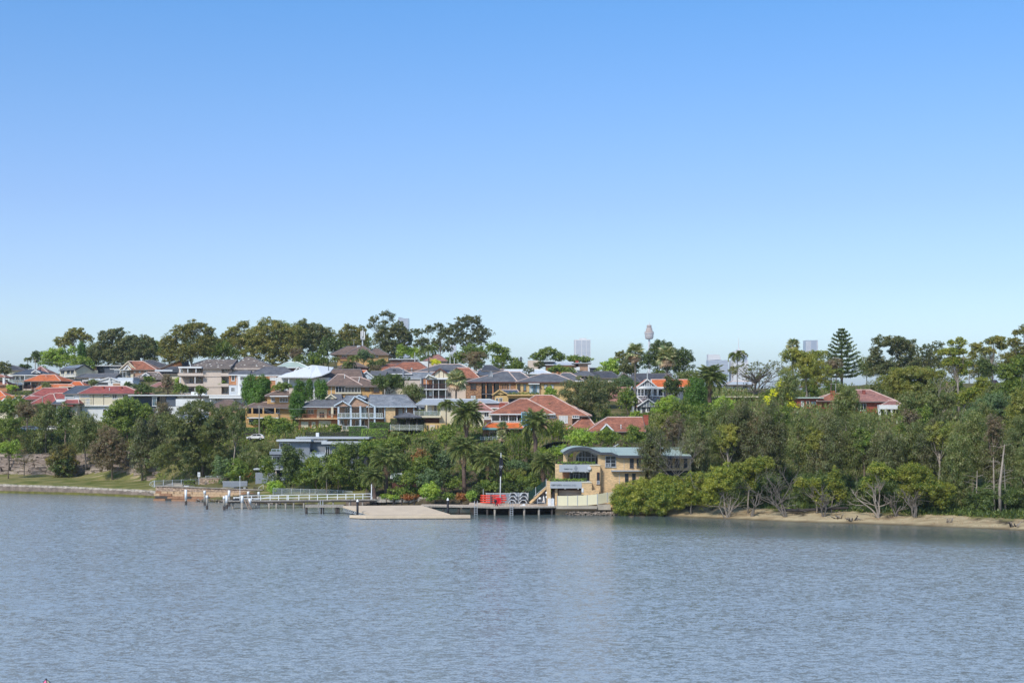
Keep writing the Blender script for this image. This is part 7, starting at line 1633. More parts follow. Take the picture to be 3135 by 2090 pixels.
 q.mk('rail',G().box(q.fx(1677),q.fx(1697),.052,.1,q.fz(1537),q.fz(1535)).box(q.fx(1677),q.fx(1697),.052,.1,q.fz(1546),q.fz(1544.5)),'mid_grey')
 for px,py,lb in ((1674,1508,'upper white ball buoy hanging on the shed corner'),(1674.5,1521,'lower white ball buoy hanging on the shed corner')):
  q = House('buoy',lb,px,262.6,py,0,'buoy'); q.root['group'] = 'white buoys on the shed corner'; q.mk('ball',G().lathe([(.02,-.27),(.17,-.2),(.26,0),(.17,.2),(.04,.26)],12),'white_paint'); q.mk('rope',G().tube([(0,0,.26),(0,.1,.7)],[.03,.03],5),'white')
 q = House('equipment_trolley','small metal trolley loaded with white and dark gear beside the stairs',1657,262.5,1541,0,'trolley')
 g = G();
 for x in (-.7,.65):
  for y in (-.3,.3): g.box(x - .04,x + .04,y - .04,y + .04,0,.95)
 g.box(-.74,.7,-.34,.34,.2,.27); q.mk('frame',g,'galv'); q.mk('dark_bag',G().box(-.45,.15,-.25,.25,.275,.8),'charcoal'); q.mk('white_drum',G().lathe([(.12,.82),(.27,.85),(.25,1.1),(.1,1.18)],9,(-.25,0)),'white'); q.mk('white_bottle',G().lathe([(.13,.28),(.13,1.2),(.06,1.3),(.05,1.42)],9,(.45,0)),'white'); q.mk('crate',G().box(.2,.66,-.32,-.1,.28,.55),'beige')
def small_things():
 # chain link fence and lawn hedge line
 r = empty('chain_link_fence',(X(950,291),291,1.5),0,'chain link fence with grey posts around the small jetty lawn','fence'); ox,oy,oz = r.location
 A = lambda px,py,D: (X(px,D) - ox,D - oy,Z(py,D) - oz); D0 = 296.0
 pts = [(836,1494,1512),(863,1495,1513),(892,1495,1514),(920,1496,1514),(948,1497,1515),(965,1497,1515),(1000,1498,1515),(1034,1500,1515),(1050,1501,1515),(1078,1503,1515)]
 for i,(p,t,b) in enumerate(pts):
  G().bar(A(p,b + 3,D0),A(p,t - 1,D0),.08).build('post',M['galv'],r)
  if i:
   a = pts[i - 1]; g = G(); g.v = [A(a[0],a[2],D0),A(p,b,D0),A(p,t,D0),A(a[0],a[1],D0)]; g.f = [(0,1,2,3)]; g.v = g.v + [(x,y + .02,z) for x,y,z in g.v]; g.f += [(4,7,6,5)]; g.build('mesh_panel',M['chain'],r)
   G().bar(A(a[0],a[1],D0),A(p,t,D0),.05).build('top_rail',M['galv'],r)
 # hedges by houses
 hedge(745,800,1308,1326,346,'light green clipped hedge behind the white car',1.6); hedge(935,1080,1321,1336,331,'long dark clipped hedge below the peach brick house',1.2,'dark')
 hedge(1068,1112,1306,1337,328,'tall dark clipped hedge block below the column balcony house',2,'cypress'); hedge(1107,1185,1312,1338,325,'square light topped hedge in front of the tall block',2.2,'hedge'); hedge(1130,1195,1293,1312,333,'upper clipped hedge right of the column balcony house',2,'cypress')
 hedge(15,95,1198,1210,418,'low green hedge below the white balcony house at the left',1.5,'green'); hedge(1195,1300,1281,1300,336,'dark hedge behind the garden pavilion',1.5,'dark')
 q = House('glass_pool_fence','frameless glass fence on the terrace below the garden pavilion',1245,327,1320,0,'fence')
 for a,b in ((1195,1222),(1223,1252),(1253,1275),(1276,1297)): q.box('glass_panel',a,b,1299,1317,0,.04,'rail_glass'); q.post(a,1298,1318,-.02,.08,'light_grey')
 # car on the road
 def car(px,D,base_y,label,w=39,flip=1,zz=None,col='white_paint'):
  L_ = 4.3; r = empty('parked_car',(X(px,D),D,Z(base_y,D)),0,label,'car','white cars parked on the hillside road')
  body = [(-2.1,.35),(-2.1,.75),(-1.2,.92),(-.45,1.38),(1.0,1.45),(1.75,1.2),(2.05,.9),(2.15,.4)]
  if flip < 0: body = [(-x,z) for x,z in body]
  lo = [(x,min(z,.92)) for x,z in body]; g = G().prism([(x,z) for x,z in lo],-.88,.88); g.build('body',M[col],r)
  f = flip; G().prism([(-1.15 * f,.925),(-.45 * f,1.40),(1.0 * f,1.46),(1.72 * f,1.18),(1.85 * f,.925)],-.72,.72).build('cabin',M[col],r)
  w_ = G().prism([(-.95 * f,.95),(-.42 * f,1.32),(.3 * f,1.36),(.3 * f,.95)],-.735,.735).prism([(.38 * f,.95),(.38 * f,1.36),(.98 * f,1.36),(1.45 * f,1.15),(1.5 * f,.95)],-.735,.735); w_.build('window',M['glass'],r)
  for x in (-1.35,1.3):
   for y in (-.9,.9): o = G().tube([(x * f,y - .1,.33),(x * f,y + .1,.33)],[.33,.33],14).build('wheel',M['black'],r); G().tube([(x * f,y - .115,.33),(x * f,y + .115,.33)],[.18,.18],10).build('rim',M['galv'],o)
  G().box(2.0 * f - .06,2.0 * f + .06,-.8,-.5,.72,.86).build('tail_light',M['red_paint'],r); G().box(1.5,1.9,-.89,-.87,.74,.84).build('tail_light',M['red_paint'],r); G().box(-2.13 * f - .04,-2.13 * f + .04,-.75,-.4,.6,.75).build('headlight',M['light_grey'],r)
 car(783,342,1346,'white hatchback parked beside the utility pole below the ochre house')
 car(103,391,1320,'white car glimpsed through the left trees, middle of three',flip=-1); car(78,393,1319,'white car glimpsed through the left trees, leftmost of three'); car(155,390,1319,'white car glimpsed through the left trees, rightmost of three')
 # poles, lamps, wires
 def pole(px,yt,yb,D,label,arms=((0,10),),name='utility_pole',w=.16,mat='grey_timber',lamp=0):
  q = House(name,label,px,D,yb,0,'pole'); q.root['group'] = 'poles and masts among the houses'; z = q.fz(yt); q.mk('pole',G().tube([(0,0,-2),(0,0,z)],[w,w * .75],8),mat)
  for dy,hw in arms: q.mk('crossarm',G().box(-hw / F * D,hw / F * D,-.08,.08,z - dy / F * D - .1,z - dy / F * D + .05),mat)
  if lamp: q.mk('lamp_arm',G().bar((0,0,z - .2),(lamp * 2.2,0,z + .1),.08),'galv'); q.mk('lamp_head',G().box(lamp * 2.6 - .7,lamp * 2.6 + .5,-.15,.15,z + .05,z + .22),'white')
  return q
 pole(793.5,1240,1330,344,'utility pole with many wires beside the white hatchback',((4,5),)); pole(1129,1228,1316,333,'weathered utility pole in front of the column balcony house',((2,4),)); pole(1595,1092,1135,452,'dark power pole with three crossarms on the right of the ridge',((6,7),(11,8),(3,4)),mat='charcoal',w=.3)
 pole(130,1212,1270,388,'street lamp pole in front of the red roofs at left',(),'street_lamp',lamp=-1); pole(108,1099,1130,482,'thin power pole on the far left skyline',((3,3),)); pole(1391,1095,1125,462,'small lamp post beside the brown tree on the ridge',(),'street_lamp',mat='light_grey',lamp=0); pole(1270,1078,1102,468,'small ridge lamp post left of the yellow shrub',(),'street_lamp',mat='light_grey'); pole(1378,1092,1100,470,'short street light stub near the pink roof',(),'street_lamp',mat='light_grey')
 pole(1982,1134,1150,405,'stubby grey flue pole above the dark tiled roof',(),'flue_pole',mat='light_grey'); pole(2071,1148,1166,395,'power pole behind the bright orange roof',((4,7),),mat='mid_grey')
 pole(1178,1180,1212,366,'white pole with a side bracket right of the sunroom house',(),'bracket_pole',mat='white',w=.08)
 for (a,ya,Da),(b,yb,Db),sag,lb in (((793,1242,344),(1129,1230,333),1.2,'upper wire between the two utility poles'),((793,1244,344),(905,1275,344),.5,'wires drooping right from the utility pole, upper'),((793,1246,344),(905,1283,344),.6,'wires drooping right from the utility pole, lower'),((793,1242,344),(600,1248,352),.6,'wire running left from the utility pole'),((108,1102,482),(640,1112,470),2.0,'long wire across the left skyline houses'),((1195,1095,468),(1595,1100,455),2.5,'long wire across the ridge'),((895,1098,470),(1195,1092,468),1.5,'wire in front of the ridge house'),((350,1140,455),(120,1128,470),1.0,'wire over the cream gabled house'),((1129,1230,333),(1068,1256,338),.2,'service wire to the column balcony house')):
  p0,p1 = Vector((X(a,Da),Da,Z(ya,Da))),Vector((X(b,Db),Db,Z(yb,Db))); n = 10; pts = [p0.lerp(p1,k / n) - p0 - Vector((0,0,sag * 4 * (k / n) * (1 - k / n))) for k in range(n + 1)]
  o = G().tube(pts,[.022] * (n + 1),4).build('power_cable',M['cable'],None,p0); tag(o,lb,'cable','power cables')
 # phone mast
 q = House('phone_mast','cluster of white antenna panels on a grey mast above the ridge house roof',1110,488,1062,0,'mast'); q.mk('pole',G().tube([(0,0,-2),(0,0,q.fz(1012))],[.28,.2],8),'light_grey')
 for px,t,b in ((1105.5,1013,1036),(1115.5,1014,1036),(1110.5,1010,1030)): q.box('antenna_panel',px - 1.6,px + 1.6,t,b,-.6,-.25,'white')
 q.box('platform',1104,1117,1037,1039.5,-.6,.6,'light_grey'); q.box('equipment_box',1107,1114,1033,1037,-.4,.4,'mid_grey')
 def aerial(px,yt,yb,D,label,w=7):
  q = House('tv_aerial',label,px,D,yb,0,'aerial'); q.root['group'] = 'roof aerials'; z = q.fz(yt); q.mk('pole',G().tube([(0,0,-.8),(0,0,z)],[.06,.05],5),'galv'); g = G().box(-w / F * D,w / F * D,-.03,.03,z - .06,z)
  for k in range(6): x = (-w + 2 * w * (k + .5) / 6) / F * D; g.box(x - .02,x + .02,-.5,.5,z - .03,z + .01)
  q.mk('elements',g,'galv')
 aerial(1083.5,1041,1062,488,'tv aerial left of the phone mast'); aerial(2120.5,1147,1165,362,'tv aerial at the right end of the bright orange roof',9); aerial(2558,1174,1197,341,'tv aerial above the red brick chimney on the right',18); aerial(1543,1124,1133,420,'tv aerial on the grey roof right of the solar panels'); aerial(445,1102,1110,478,'tv aerial on the dark twin gable roof')
 # satellite dish
 q = House('satellite_dish','large grey mesh satellite dish on the grey roof of the stone-clad house',1502,369,1162,0,'dish'); rr = .012 * 0 + 7.5 / F * 369; g = G(); n = 20; cz = q.fz(1148)
 g.v = [(0,.25,cz)] + [(math.cos(2 * math.pi * k / n) * rr * .95 * f,.25 - .28 * f * f - math.sin(2 * math.pi * k / n) * .3 * f,cz + math.sin(2 * math.pi * k / n) * rr * 1.8 * f) for f in (.5,1) for k in range(n)]
 for k in range(n): j = (k + 1) % n; g.f += [(0,1 + k,1 + j),(1 + k,1 + n + k,1 + n + j,1 + j)]
 q.mk('dish',g,'mid_grey'); q.mk('mount',G().bar((0,.2,cz),(.2,.8,-.6),.12).bar((0,-.1,cz + .1),(0,-.9,cz + .2),.05),'light_grey')
 # driftwood and logs on the beach
 for px,D,lb,sd,w in ((2575,240.5,'tangle of pale driftwood roots at the waterline',3,90),(2905,232,'small bleached driftwood branch on the sand',5,30),(3105,224.5,'dark forked driftwood at the right edge of the beach',8,60),(2610,238.6,'dark twisted driftwood beside the pale roots',11,50),(2230,250.5,'dark exposed roots under the pale multi-stemmed mangrove',14,55)):
  rs = np.random.RandomState(sd); gz = gnd(px,D); r = empty('driftwood',(X(px,D),D,gz),0,lb,'driftwood','driftwood on the beach'); W_ = w / F * D / 2
  for k in range(7):
   a = rs.uniform(-1,1); p0 = Vector((a * W_ * .4,rs.uniform(-.5,.5),0)); e = Vector((a * W_ + rs.normal() * .4,rs.normal() * .6,rs.uniform(.1,.9))); m = p0.lerp(e,.5) + Vector((rs.normal() * .2,0,.3))
   G().tube([p0,m,e],[.13,.08,.03],5).build('branch',M['pale_bark' if (sd in (3,5) or k % 3 == 0) and sd not in (14,) else 'dark_timber'],r,smooth=True)
 r = empty('fallen_trunk',(X(2490,247),247,gnd(2490,247) + .3),0,'long dark fallen trunk lying along the beach behind the dead tree','log'); G().tube([(-6,0,.2),(-2,.3,.1),(3,0,.45),(6,-.3,.6)],[.28,.3,.26,.2],8).build('trunk',M['dark_timber'],r,smooth=True); G().tube([(-2,.3,.1),(-3.4,-.6,.9)],[.12,.05],5).build('branch',M['dark_timber'],r)
 # closed parasol near the camera
 D = 40.0; r = empty('closed_parasol',(X(141,D),D,6.0),0,'tip of a closed pink and cream parasol with dark piping at the bottom left','parasol'); zt = Z(2077,D) - 6.0
 G().tube([(0,0,0),(0,0,zt - .2)],[.025,.025],8).build('pole',M['white'],r)
 prof = [(.34,zt - 1.5),(.30,zt - .9),(.22,zt - .45),(.135,zt - .16),(.07,zt - .07),(.02,zt - .03)]; n = 12
 for nm,mat,a0,a1 in (('pink_panel','pink_cloth',-2.3,-1.05),('cream_panel','cream_cloth',-1.05,.4),('pink_panel','pink_cloth',.4,2.0),('cream_panel','cream_cloth',2.0,3.98)):
  g = G(); m = 6
  for rr,z in prof:
   for j in range(m + 1): t = a0 + (a1 - a0) * j / m; g.v.append((rr * math.cos(t),rr * math.sin(t),z))
  for i in range(len(prof) - 1):
   for j in range(m): a = i * (m + 1) + j; g.f.append((a,a + 1,a + m + 2,a + m + 1))
  g.build(nm,M[mat],r,smooth=True)
 g = G()
 for t in (-2.3,-1.05,.4,2.0): g.tube([((rr + .006) * math.cos(t),(rr + .006) * math.sin(t),z) for rr,z in prof],[.012] * 6,5)
 g.build('piping',M['charcoal'],r); G().lathe([(.01,zt - .045),(.03,zt - .02),(.03,zt),(.01,zt + .02)],10).build('finial',M['charcoal'],r)
lawn_wall(); pool_terrace(); terraces(); jetty(); wharf_things(); small_things()
# ------------------------------------------------------------------ vegetation
T = tree
# skyline, left to right
T('darkgum',-30,38,1103,1165,440,'dark gum at the far left edge hiding the small grey roof',dens=1.1)
palm('slim',85,1100,500,4,'tiny feather palm alone on the far left skyline',16)
T('dark',52,98,1114,1132,486,'low dark bushes left of the tiny skyline palm',limbs=0,cat='shrub',name='shrub')
T('dark',94,140,1070,1120,520,'dark tree tucked left of the bright green broad tree',dens=1.2)
T('lime',120,250,1060,1130,496,'broad bright green tree on the left skyline',lobes=[(125,215,1062,1110),(150,250,1080,1135),(118,180,1085,1130),(205,240,1055,1090)])
T('gum',168,285,1000,1060,530,'pale gum with sky gaps above the bright green tree',lobes=[(205,262,1000,1035),(168,225,1030,1062),(240,286,1018,1050),(195,240,1015,1045)],trunk=230)
T('cypress',236,263,1046,1110,505,'narrow dark cypress beside the bright green tree')
T('green',200,300,1090,1160,470,'soft green garden trees under the left skyline')
T('darkgum',262,400,1000,1112,522,'big olive gum, left half of the dark skyline clump',lobes=[(300,352,1010,1060),(332,382,998,1050),(262,330,1045,1110),(320,400,1035,1115)],dens=1.15)
T('darkgum',375,486,1020,1112,520,'big olive gum, right half of the dark skyline clump',lobes=[(375,440,1020,1075),(430,486,1025,1090),(370,480,1060,1118)],dens=1.15)
T('gum',483,672,978,1100,470,'wide umbrella shaped gum with slanting pale trunks behind the apartments',lobes=[(560,640,979,1030),(520,590,995,1045),(483,555,1022,1085),(630,656,1000,1030),(600,672,1020,1055),(500,600,1060,1105),(540,650,1045,1090)],trunk=590,limbs=12)
T('green',620,740,1042,1112,505,'mid green trees between the umbrella gum and the large gum',lobes=[(650,720,1040,1100),(625,680,1055,1105),(700,740,1060,1110)])
T('gum',672,765,978,1060,520,'leaning gum arm reaching up left of the large gum',lobes=[(725,765,979,1005),(690,745,998,1030),(672,712,1018,1045),(690,760,1020,1065)],trunk=750)
T('gum',740,930,972,1110,515,'very large olive gum at the centre of the left skyline',lobes=[(785,880,972,1030),(745,820,995,1060),(850,930,990,1050),(780,870,1025,1090),(860,930,1040,1100),(735,800,1050,1105),(810,880,1070,1115)],limbs=14,dens=1.1)
T('darkgum',895,1022,978,1085,525,'dark olive gum with a rounded outline right of the very large gum',lobes=[(895,950,976,1030),(935,1000,986,1035),(980,1022,1000,1045),(900,990,1020,1085)])
T('brown',878,935,1060,1110,478,'brownish bare-looking tree below the dark rounded gum')
T('cone',970,1011,1034,1100,470,'dense dark cone shaped conifer left of the ridge house',dens=1.1)
T('dark',990,1075,1030,1090,505,'dark leafy mass between the conifer and the ridge house',dens=1.1)
T('green',930,1000,1075,1130,455,'light green garden trees in front of the conifer')
T('gum',1030,1128,990,1070,535,'olive gum behind the phone mast',lobes=[(1050,1095,990,1025),(1030,1075,1005,1050),(1085,1128,996,1045),(1040,1120,1030,1075)],dens=1.1)
T('sparse',1122,1206,950,1020,535,'tall open gum with wispy crown rising above the skyline',lobes=[(1160,1205,950,970),(1128,1165,965,990),(1122,1150,985,1008),(1185,1208,960,985),(1160,1190,978,995)],trunk=1175,limbs=10)
T('darkgum',1130,1265,980,1090,518,'massive dark brown gum left of the curved glass tower',lobes=[(1195,1238,980,1030),(1145,1210,990,1060),(1215,1265,1000,1065),(1160,1250,1040,1095)],dens=1.25)
T('sparse',1262,1345,988,1075,535,'group of thin dark gums with see-through crowns',lobes=[(1262,1300,1002,1030),(1300,1335,990,1020),(1275,1320,1030,1060),(1320,1348,1040,1075),(1262,1290,1035,1065)],limbs=10,dens=1.25)
T('sparse',1325,1370,986,1080,530,'slim dark gum with a straight trunk beside the tallest spreading gum',lobes=[(1326,1362,987,1012),(1335,1372,1010,1040),(1322,1350,1035,1060),(1350,1384,1050,1080)],trunk=1346,dens=1.3)
T('darkgum',1350,1502,962,1060,525,'tallest spreading dark gum with an airy rounded crown',lobes=[(1400,1475,962,1000),(1370,1430,985,1025),(1440,1502,990,1040),(1390,1450,1015,1055),(1352,1390,1000,1035),(1455,1490,1028,1058),(1360,1400,1030,1060)],trunk=1440,limbs=16,dens=.85)
T('lime',1208,1300,1053,1102,478,'bright lime green trees right of the ridge house',lobes=[(1208,1255,1053,1100),(1245,1298,1060,1102)])
T('green',1368,1500,1052,1125,475,'rounded mid green trees in front of the tallest gum',lobes=[(1400,1490,1052,1100),(1368,1430,1075,1125),(1440,1500,1065,1115)])
T('brown',1412,1494,1070,1130,448,'reddish brown thin-leaved tree on the ridge')
T('green',1478,1600,1046,1130,465,'yellowish green tree falling away to the right of the brown tree',lobes=[(1480,1545,1046,1090),(1530,1570,1060,1110),(1495,1560,1085,1130),(1555,1598,1090,1130)])
T('yellow',1314,1352,1098,1122,460,'small vivid yellow flowering shrub on the ridge',cat='shrub',name='shrub',limbs=0,dens=2.2)
T('umbrella',1626,1730,1062,1112,505,'neat round-topped green tree standing alone on the ridge',lobes=[(1650,1710,1062,1092),(1628,1675,1074,1106),(1690,1730,1078,1108)],limbs=12,dens=1.2)
T('umbrella',1728,1812,1085,1118,492,'flat green tree at the foot of the banded tower',dens=1.1)
T('lime',1830,1908,1095,1150,450,'yellow-green tree left of the washingtonia palms',dens=1.1)
T('gum',1875,1936,1072,1115,470,'small open gum behind the yellow-green tree')
T('darkgum',1890,1965,1092,1150,448,'dark olive tree between the yellow-green tree and the big dark tree',dens=1.2)
T('dark',1950,2140,1040,1160,436,'huge dark green tree under the observation tower',lobes=[(1978,2080,1041,1100),(2050,2136,1066,1135),(1952,2030,1075,1150),(2010,2110,1090,1160)],dens=1.15,limbs=10)
T('casg',2080,2150,1130,1180,400,'soft grey-green trees right of the huge dark tree')
T('dark',1815,1840,1128,1150,440,'small dark shrub by the ridge workshop wall',limbs=0,cat='shrub',name='shrub')
T('green',1700,1760,1118,1148,445,'olive shrubs below the ridge workshop',lobes=[(1672,1720,1118,1145),(1715,1768,1122,1150)])
T('darkgum',1632,1672,1102,1130,458,'dark bush against the pale parapet of the ridge workshop')
T('green',1560,1610,1105,1140,450,'mixed green bushes left of the power pole',dens=1.1)
T('bare',1595,1640,1118,1150,408,'small dark branching tree over the white metal roof',dens=3,trunk=1620)
T('gum',2225,2265,1118,1150,400,'small twiggy tree below the sail-roofed tower',dens=.7)
T('bare',2240,2405,1100,1200,366,'wide nearly leafless tree with a dark branching trunk',lobes=[(2240,2310,1105,1150),(2300,2405,1100,1140),(2270,2360,1120,1170)],trunk=2310,limbs=34,trunk_r=.35)
bare_tree(2312,1200,1100,364,150,'dark fan of bare branches inside the nearly leafless tree',mat='grey_bark',seed=7,stems=3,levels=4,r0=.28,name='bare_tree')
palm('slim',2257,1090,378,4,'thin feather palm in front of the stepped tower',34,tr=.14)
palm('fan',2427,1056,398,4,'fan palm with orange dead fronds above the large lime tree',24)
palm('fan',1945,1078,346,4,'left one of the two very tall fan palms, windswept crown',34,skirt=10)
palm('fan',2041,1090,346,4,'right one of the two very tall fan palms, with hanging orange skirt',38,skirt=16)
palm('fan',1397,1165,343,4,'bushy pale fan palm in front of the brick balcony house',40,base_px=1395,skirt=14)
palm('date',2172,1160,342,4,'date palm beside the dark conifer, upper right',56,tr=.5)
T('cypress',2096,2166,1160,1270,336,'broad dark green cypress left of the upper date palm',dens=1.1)
T('ytop',2390,2548,1066,1180,350,'large yellow-green spreading tree with clumps at its top',lobes=[(2415,2540,1085,1150),(2392,2460,1066,1092),(2455,2530,1070,1100),(2440,2545,1125,1185),(2392,2425,1085,1108)],limbs=16,dens=1.1)
norfolk(2577,1010,1150,400,60,'tall tiered pine with upswept branches on the right skyline')
T('brown',2500,2590,1090,1170,372,'grey-brown thin tree at the foot of the tall pine')
palm('slim',2560,1138,352,4,'grey drooping palm below the tall pine',24)
T('darkgum',2655,2800,1024,1150,420,'broad dark gum right of the tall pine',lobes=[(2672,2795,1026,1070),(2655,2705,1060,1130),(2740,2812,1085,1135),(2660,2750,1100,1160),(2720,2800,1050,1095)],limbs=14,dens=1.1)
T('sparse',2790,2892,1042,1130,430,'smoky thin-leaved gum on the right skyline',lobes=[(2790,2850,1048,1100),(2840,2892,1042,1090),(2810,2880,1085,1130)],dens=.8,limbs=18)
T('mangrove',2870,2965,1030,1200,326,'upright gum with stacked lime clumps along one tall trunk',lobes=[(2925,2958,1030,1060),(2898,2928,1040,1056),(2870,2930,1064,1086),(2925,2960,1065,1085),(2880,2940,1090,1125),(2950,2975,1100,1125),(2930,2965,1125,1150)],trunk=2937,limbs=14,cat='tree',name='gum_tree',trunkmat='pale_bark')
T('gum',2960,3085,1026,1115,384,'dark leaning gum with forked black branches near the right edge',lobes=[(3018,3080,1027,1055),(2970,3010,1045,1080),(3000,3045,1060,1085),(2962,2992,1072,1100),(3050,3085,1045,1070)],trunk=3040,limbs=14,dens=1.1)
T('dark',2985,3050,1098,1165,380,'dark ivy-like foliage mass under the leaning gum',dens=1.1)
T('gum',3055,3160,985,1130,332,'tall gum cut by the right edge of the picture',lobes=[(3115,3170,990,1030),(3098,3120,1008,1030),(3080,3120,1030,1060),(3095,3165,1045,1110),(3060,3120,1070,1130)],trunk=3130,limbs=10)
T('green',3035,3160,1100,1230,326,'dense bright green tree at the right edge',lobes=[(3040,3120,1105,1180),(3090,3165,1080,1160),(3040,3150,1150,1240)],dens=1.1)
T('ytop',2694,2892,1116,1230,352,'domed tree with golden yellow upper foliage on the right slope',lobes=[(2740,2870,1117,1165),(2694,2780,1135,1185),(2820,2900,1125,1190),(2710,2830,1160,1220)],dens=1.2,limbs=12)
T('casg',2720,2900,1195,1290,318,'olive foliage below the golden domed tree',lobes=[(2740,2830,1195,1270),(2800,2900,1205,1290),(2870,2935,1190,1260)])
T('mangrove',2925,3030,1150,1240,316,'leaning gum with yellow-green clumps and pale slanting trunk',lobes=[(2985,3030,1150,1190),(2950,3010,1180,1215),(2925,2975,1195,1240)],trunk=2940,limbs=10,name='gum_tree',trunkmat='pale_bark')
T('bluegreen',2960,3120,1195,1320,306,'dark blue-green bush mass right of the leaning gum',lobes=[(2990,3080,1195,1290),(2950,3020,1230,1320),(3050,3110,1210,1300)],dens=1.1)
T('ytop',3070,3180,1190,1330,292,'rounded yellow-olive tree at the right edge, midway up',lobes=[(3090,3170,1190,1260),(3070,3150,1230,1330)])
bare_tree(2085,1470,1290,258,90,'bare grey branches crossing the right end of the shed roof',seed=25,stems=3,levels=4,r0=.13,mat='grey_bark',name='bare_tree')
bare_tree(2880,1240,1120,324,60,'group of thin pale bare trunks before the hidden pink roof',seed=22,stems=5,levels=2,r0=.12)
# left garden and street trees
for a in (('green',-30,100,1212,1290,386,'light green trees along the road at the left edge'),('brown',40,125,1225,1300,380,'thin greyish tree in front of the street lamp'),('casg',95,185,1225,1330,376,'grey-green tree beside the glimpsed cars'),
          ('green',-20,75,1268,1350,372,'green leafy trees lower left above the path'),('casg',60,165,1310,1392,377,'olive shrubs under the glimpsed cars'),('lime',-20,72,1345,1405,357,'small bright green tree with bare stems at the left of the lawn'),
          ('dark',158,245,1236,1350,372,'dark green tree left of the cream house lower wall'),('casg',205,320,1248,1400,364,'olive brown tree below the cream house'),('dark',120,200,1330,1400,379,'deep shaded foliage above the path railing'),
          ('brown',458,545,1222,1330,352,'tall brownish casuarina in front of the white flat house'),('cas',390,480,1262,1460,345,'dark slender casuarina left of the great fig, with a white trunk'),('cas',440,530,1250,1440,348,'smoky casuarina between the slender one and the great fig'),
          ('green',590,640,1180,1212,372,'small green tree left of the brick apartments'),('dark',400,475,1172,1215,388,'dark garden tree right of the red hipped roof'),('brown',480,545,1145,1212,392,'pinkish brown garden tree before the mottled roof'),('green',525,578,1170,1212,388,'green garden tree beside the apartment balconies'),
          ('green',828,905,1170,1200,360,'olive shrub below the sweeping white roof'),('dark',1130,1255,1138,1208,358,'dark leafy tree right of the sunroom house'),('casg',1220,1310,1170,1235,350,'olive feathery tree left of the brick balcony house'),
          ('bluegreen',1085,1145,1068,1112,462,'blue-green tree in front of the ridge house'),('dark',1120,1190,1098,1135,452,'dark crown behind the striped gable'),('brown',1130,1175,1115,1140,436,'grey leafed tree with pale blossom by the small brown roof'),
          ('green',760,850,1275,1312,352,'round dark shrubs under the ochre house'),('green',800,912,1270,1345,332,'light green leafy tree right of the white hatchback'),('casg',725,870,1345,1455,322,'grey-green bank of trees left of the grey modern house'),
          ('bluegreen',1860,1960,1150,1200,392,'blue-green tree behind the white gabled house'),('darkgum',1690,1880,1150,1290,334,'large dark olive tree in front of the yellow rendered house'),('lime',1660,1706,1180,1222,352,'bright green bush at the corner of the yellow rendered house'),
          ('ytop',1990,2080,1262,1345,302,'yellow-green domed tree right of the low red roof'),('green',1905,1985,1300,1372,292,'vivid green tree behind the shed roof, right of the red roof'),('lime',1730,1835,1308,1375,288,'lime green tree behind the arched roof of the boat shed'),('green',1820,1900,1305,1372,290,'mid green tree behind the boat shed roof'),
          ('lime',1985,2100,1205,1290,330,'lime green garden trees below the orange roofs'),('green',2030,2130,1215,1300,322,'leafy green garden right of the orange roofs'),('green',2100,2240,1228,1330,312,'green leafy slope below the tan flat roof'),('lime',2160,2260,1212,1290,318,'fresh green tree in front of the tan flat roof'),('dark',2020,2100,1150,1230,345,'green-brown tree behind the cypress')):
 k,x0,x1,y0,y1,D,lb = a; T(k,x0,x1,y0,y1,D,lb)
T('green',300,482,1216,1340,374,'broad bright green fig covering the foot of the cream house',lobes=[(330,450,1218,1270),(302,380,1245,1310),(400,482,1235,1300),(340,440,1270,1340)],dens=1.25,name='fig_tree')
T('golden',146,240,1354,1466,362,'perfectly round dark bush on the lawn, sunlit gold put into its leaf colour',dens=1.3)
T('dark',150,238,1385,1466,361,'dark lower leaves of the round bush, shade put into their colour',dens=1.25,name='shrub',limbs=0)  # separate darker leaves paint the shaded lower part of the bush
T('brown',262,402,1300,1440,350,'wide drooping olive-brown tree with twisted trunk at the edge of the lawn',lobes=[(290,380,1303,1370),(262,340,1345,1425),(340,402,1340,1430),(280,390,1370,1450)],trunk=345,dens=1.3,limbs=14)
T('dryshrub',35,112,1365,1440,366,'bare twiggy grey bush on the rock terraces',dens=.6,limbs=20)
T('fig',455,725,1220,1462,330,'great spreading fig, the largest tree on the left shore',lobes=[(540,680,1222,1290),(500,600,1290,1350),(455,560,1350,1455),(600,720,1280,1370),(540,640,1340,1460),(620,730,1360,1460),(480,570,1260,1330),(650,725,1240,1320)],dens=1.2,limbs=16,trunk=620,depth=9)
T('casg',686,768,1222,1365,324,'slender olive gum with one long pale trunk right of the great fig',trunk=712,trunkmat='pale_bark',trunk_r=.2,name='gum_tree')
for a in ((740,795,1148,1238,'left dome of the big bright cypress group'),(778,832,1147,1238,'right dome of the big bright cypress group'),(762,815,1175,1245,'front dome of the big bright cypress group')):
 T('cypress',a[0],a[1],a[2],a[3],362 if 'front' not in a[4] else 358,a[4],dens=1.15,group='bright cypresses below the apartments')
for a in ((898,940,1156,1262,'tallest cypress of the dark row beside the ochre house'),(936,960,1159,1235,'narrow middle cypress of the dark row'),(962,1003,1157,1235,'right cypress of the dark row'),(884,935,1195,1290,'lower front cypress of the dark row')):
 T('cypress',a[0],a[1],a[2],a[3],351 if 'front' not in a[4] else 346,a[4],dens=1.15,group='dark cypress row beside the ochre house')
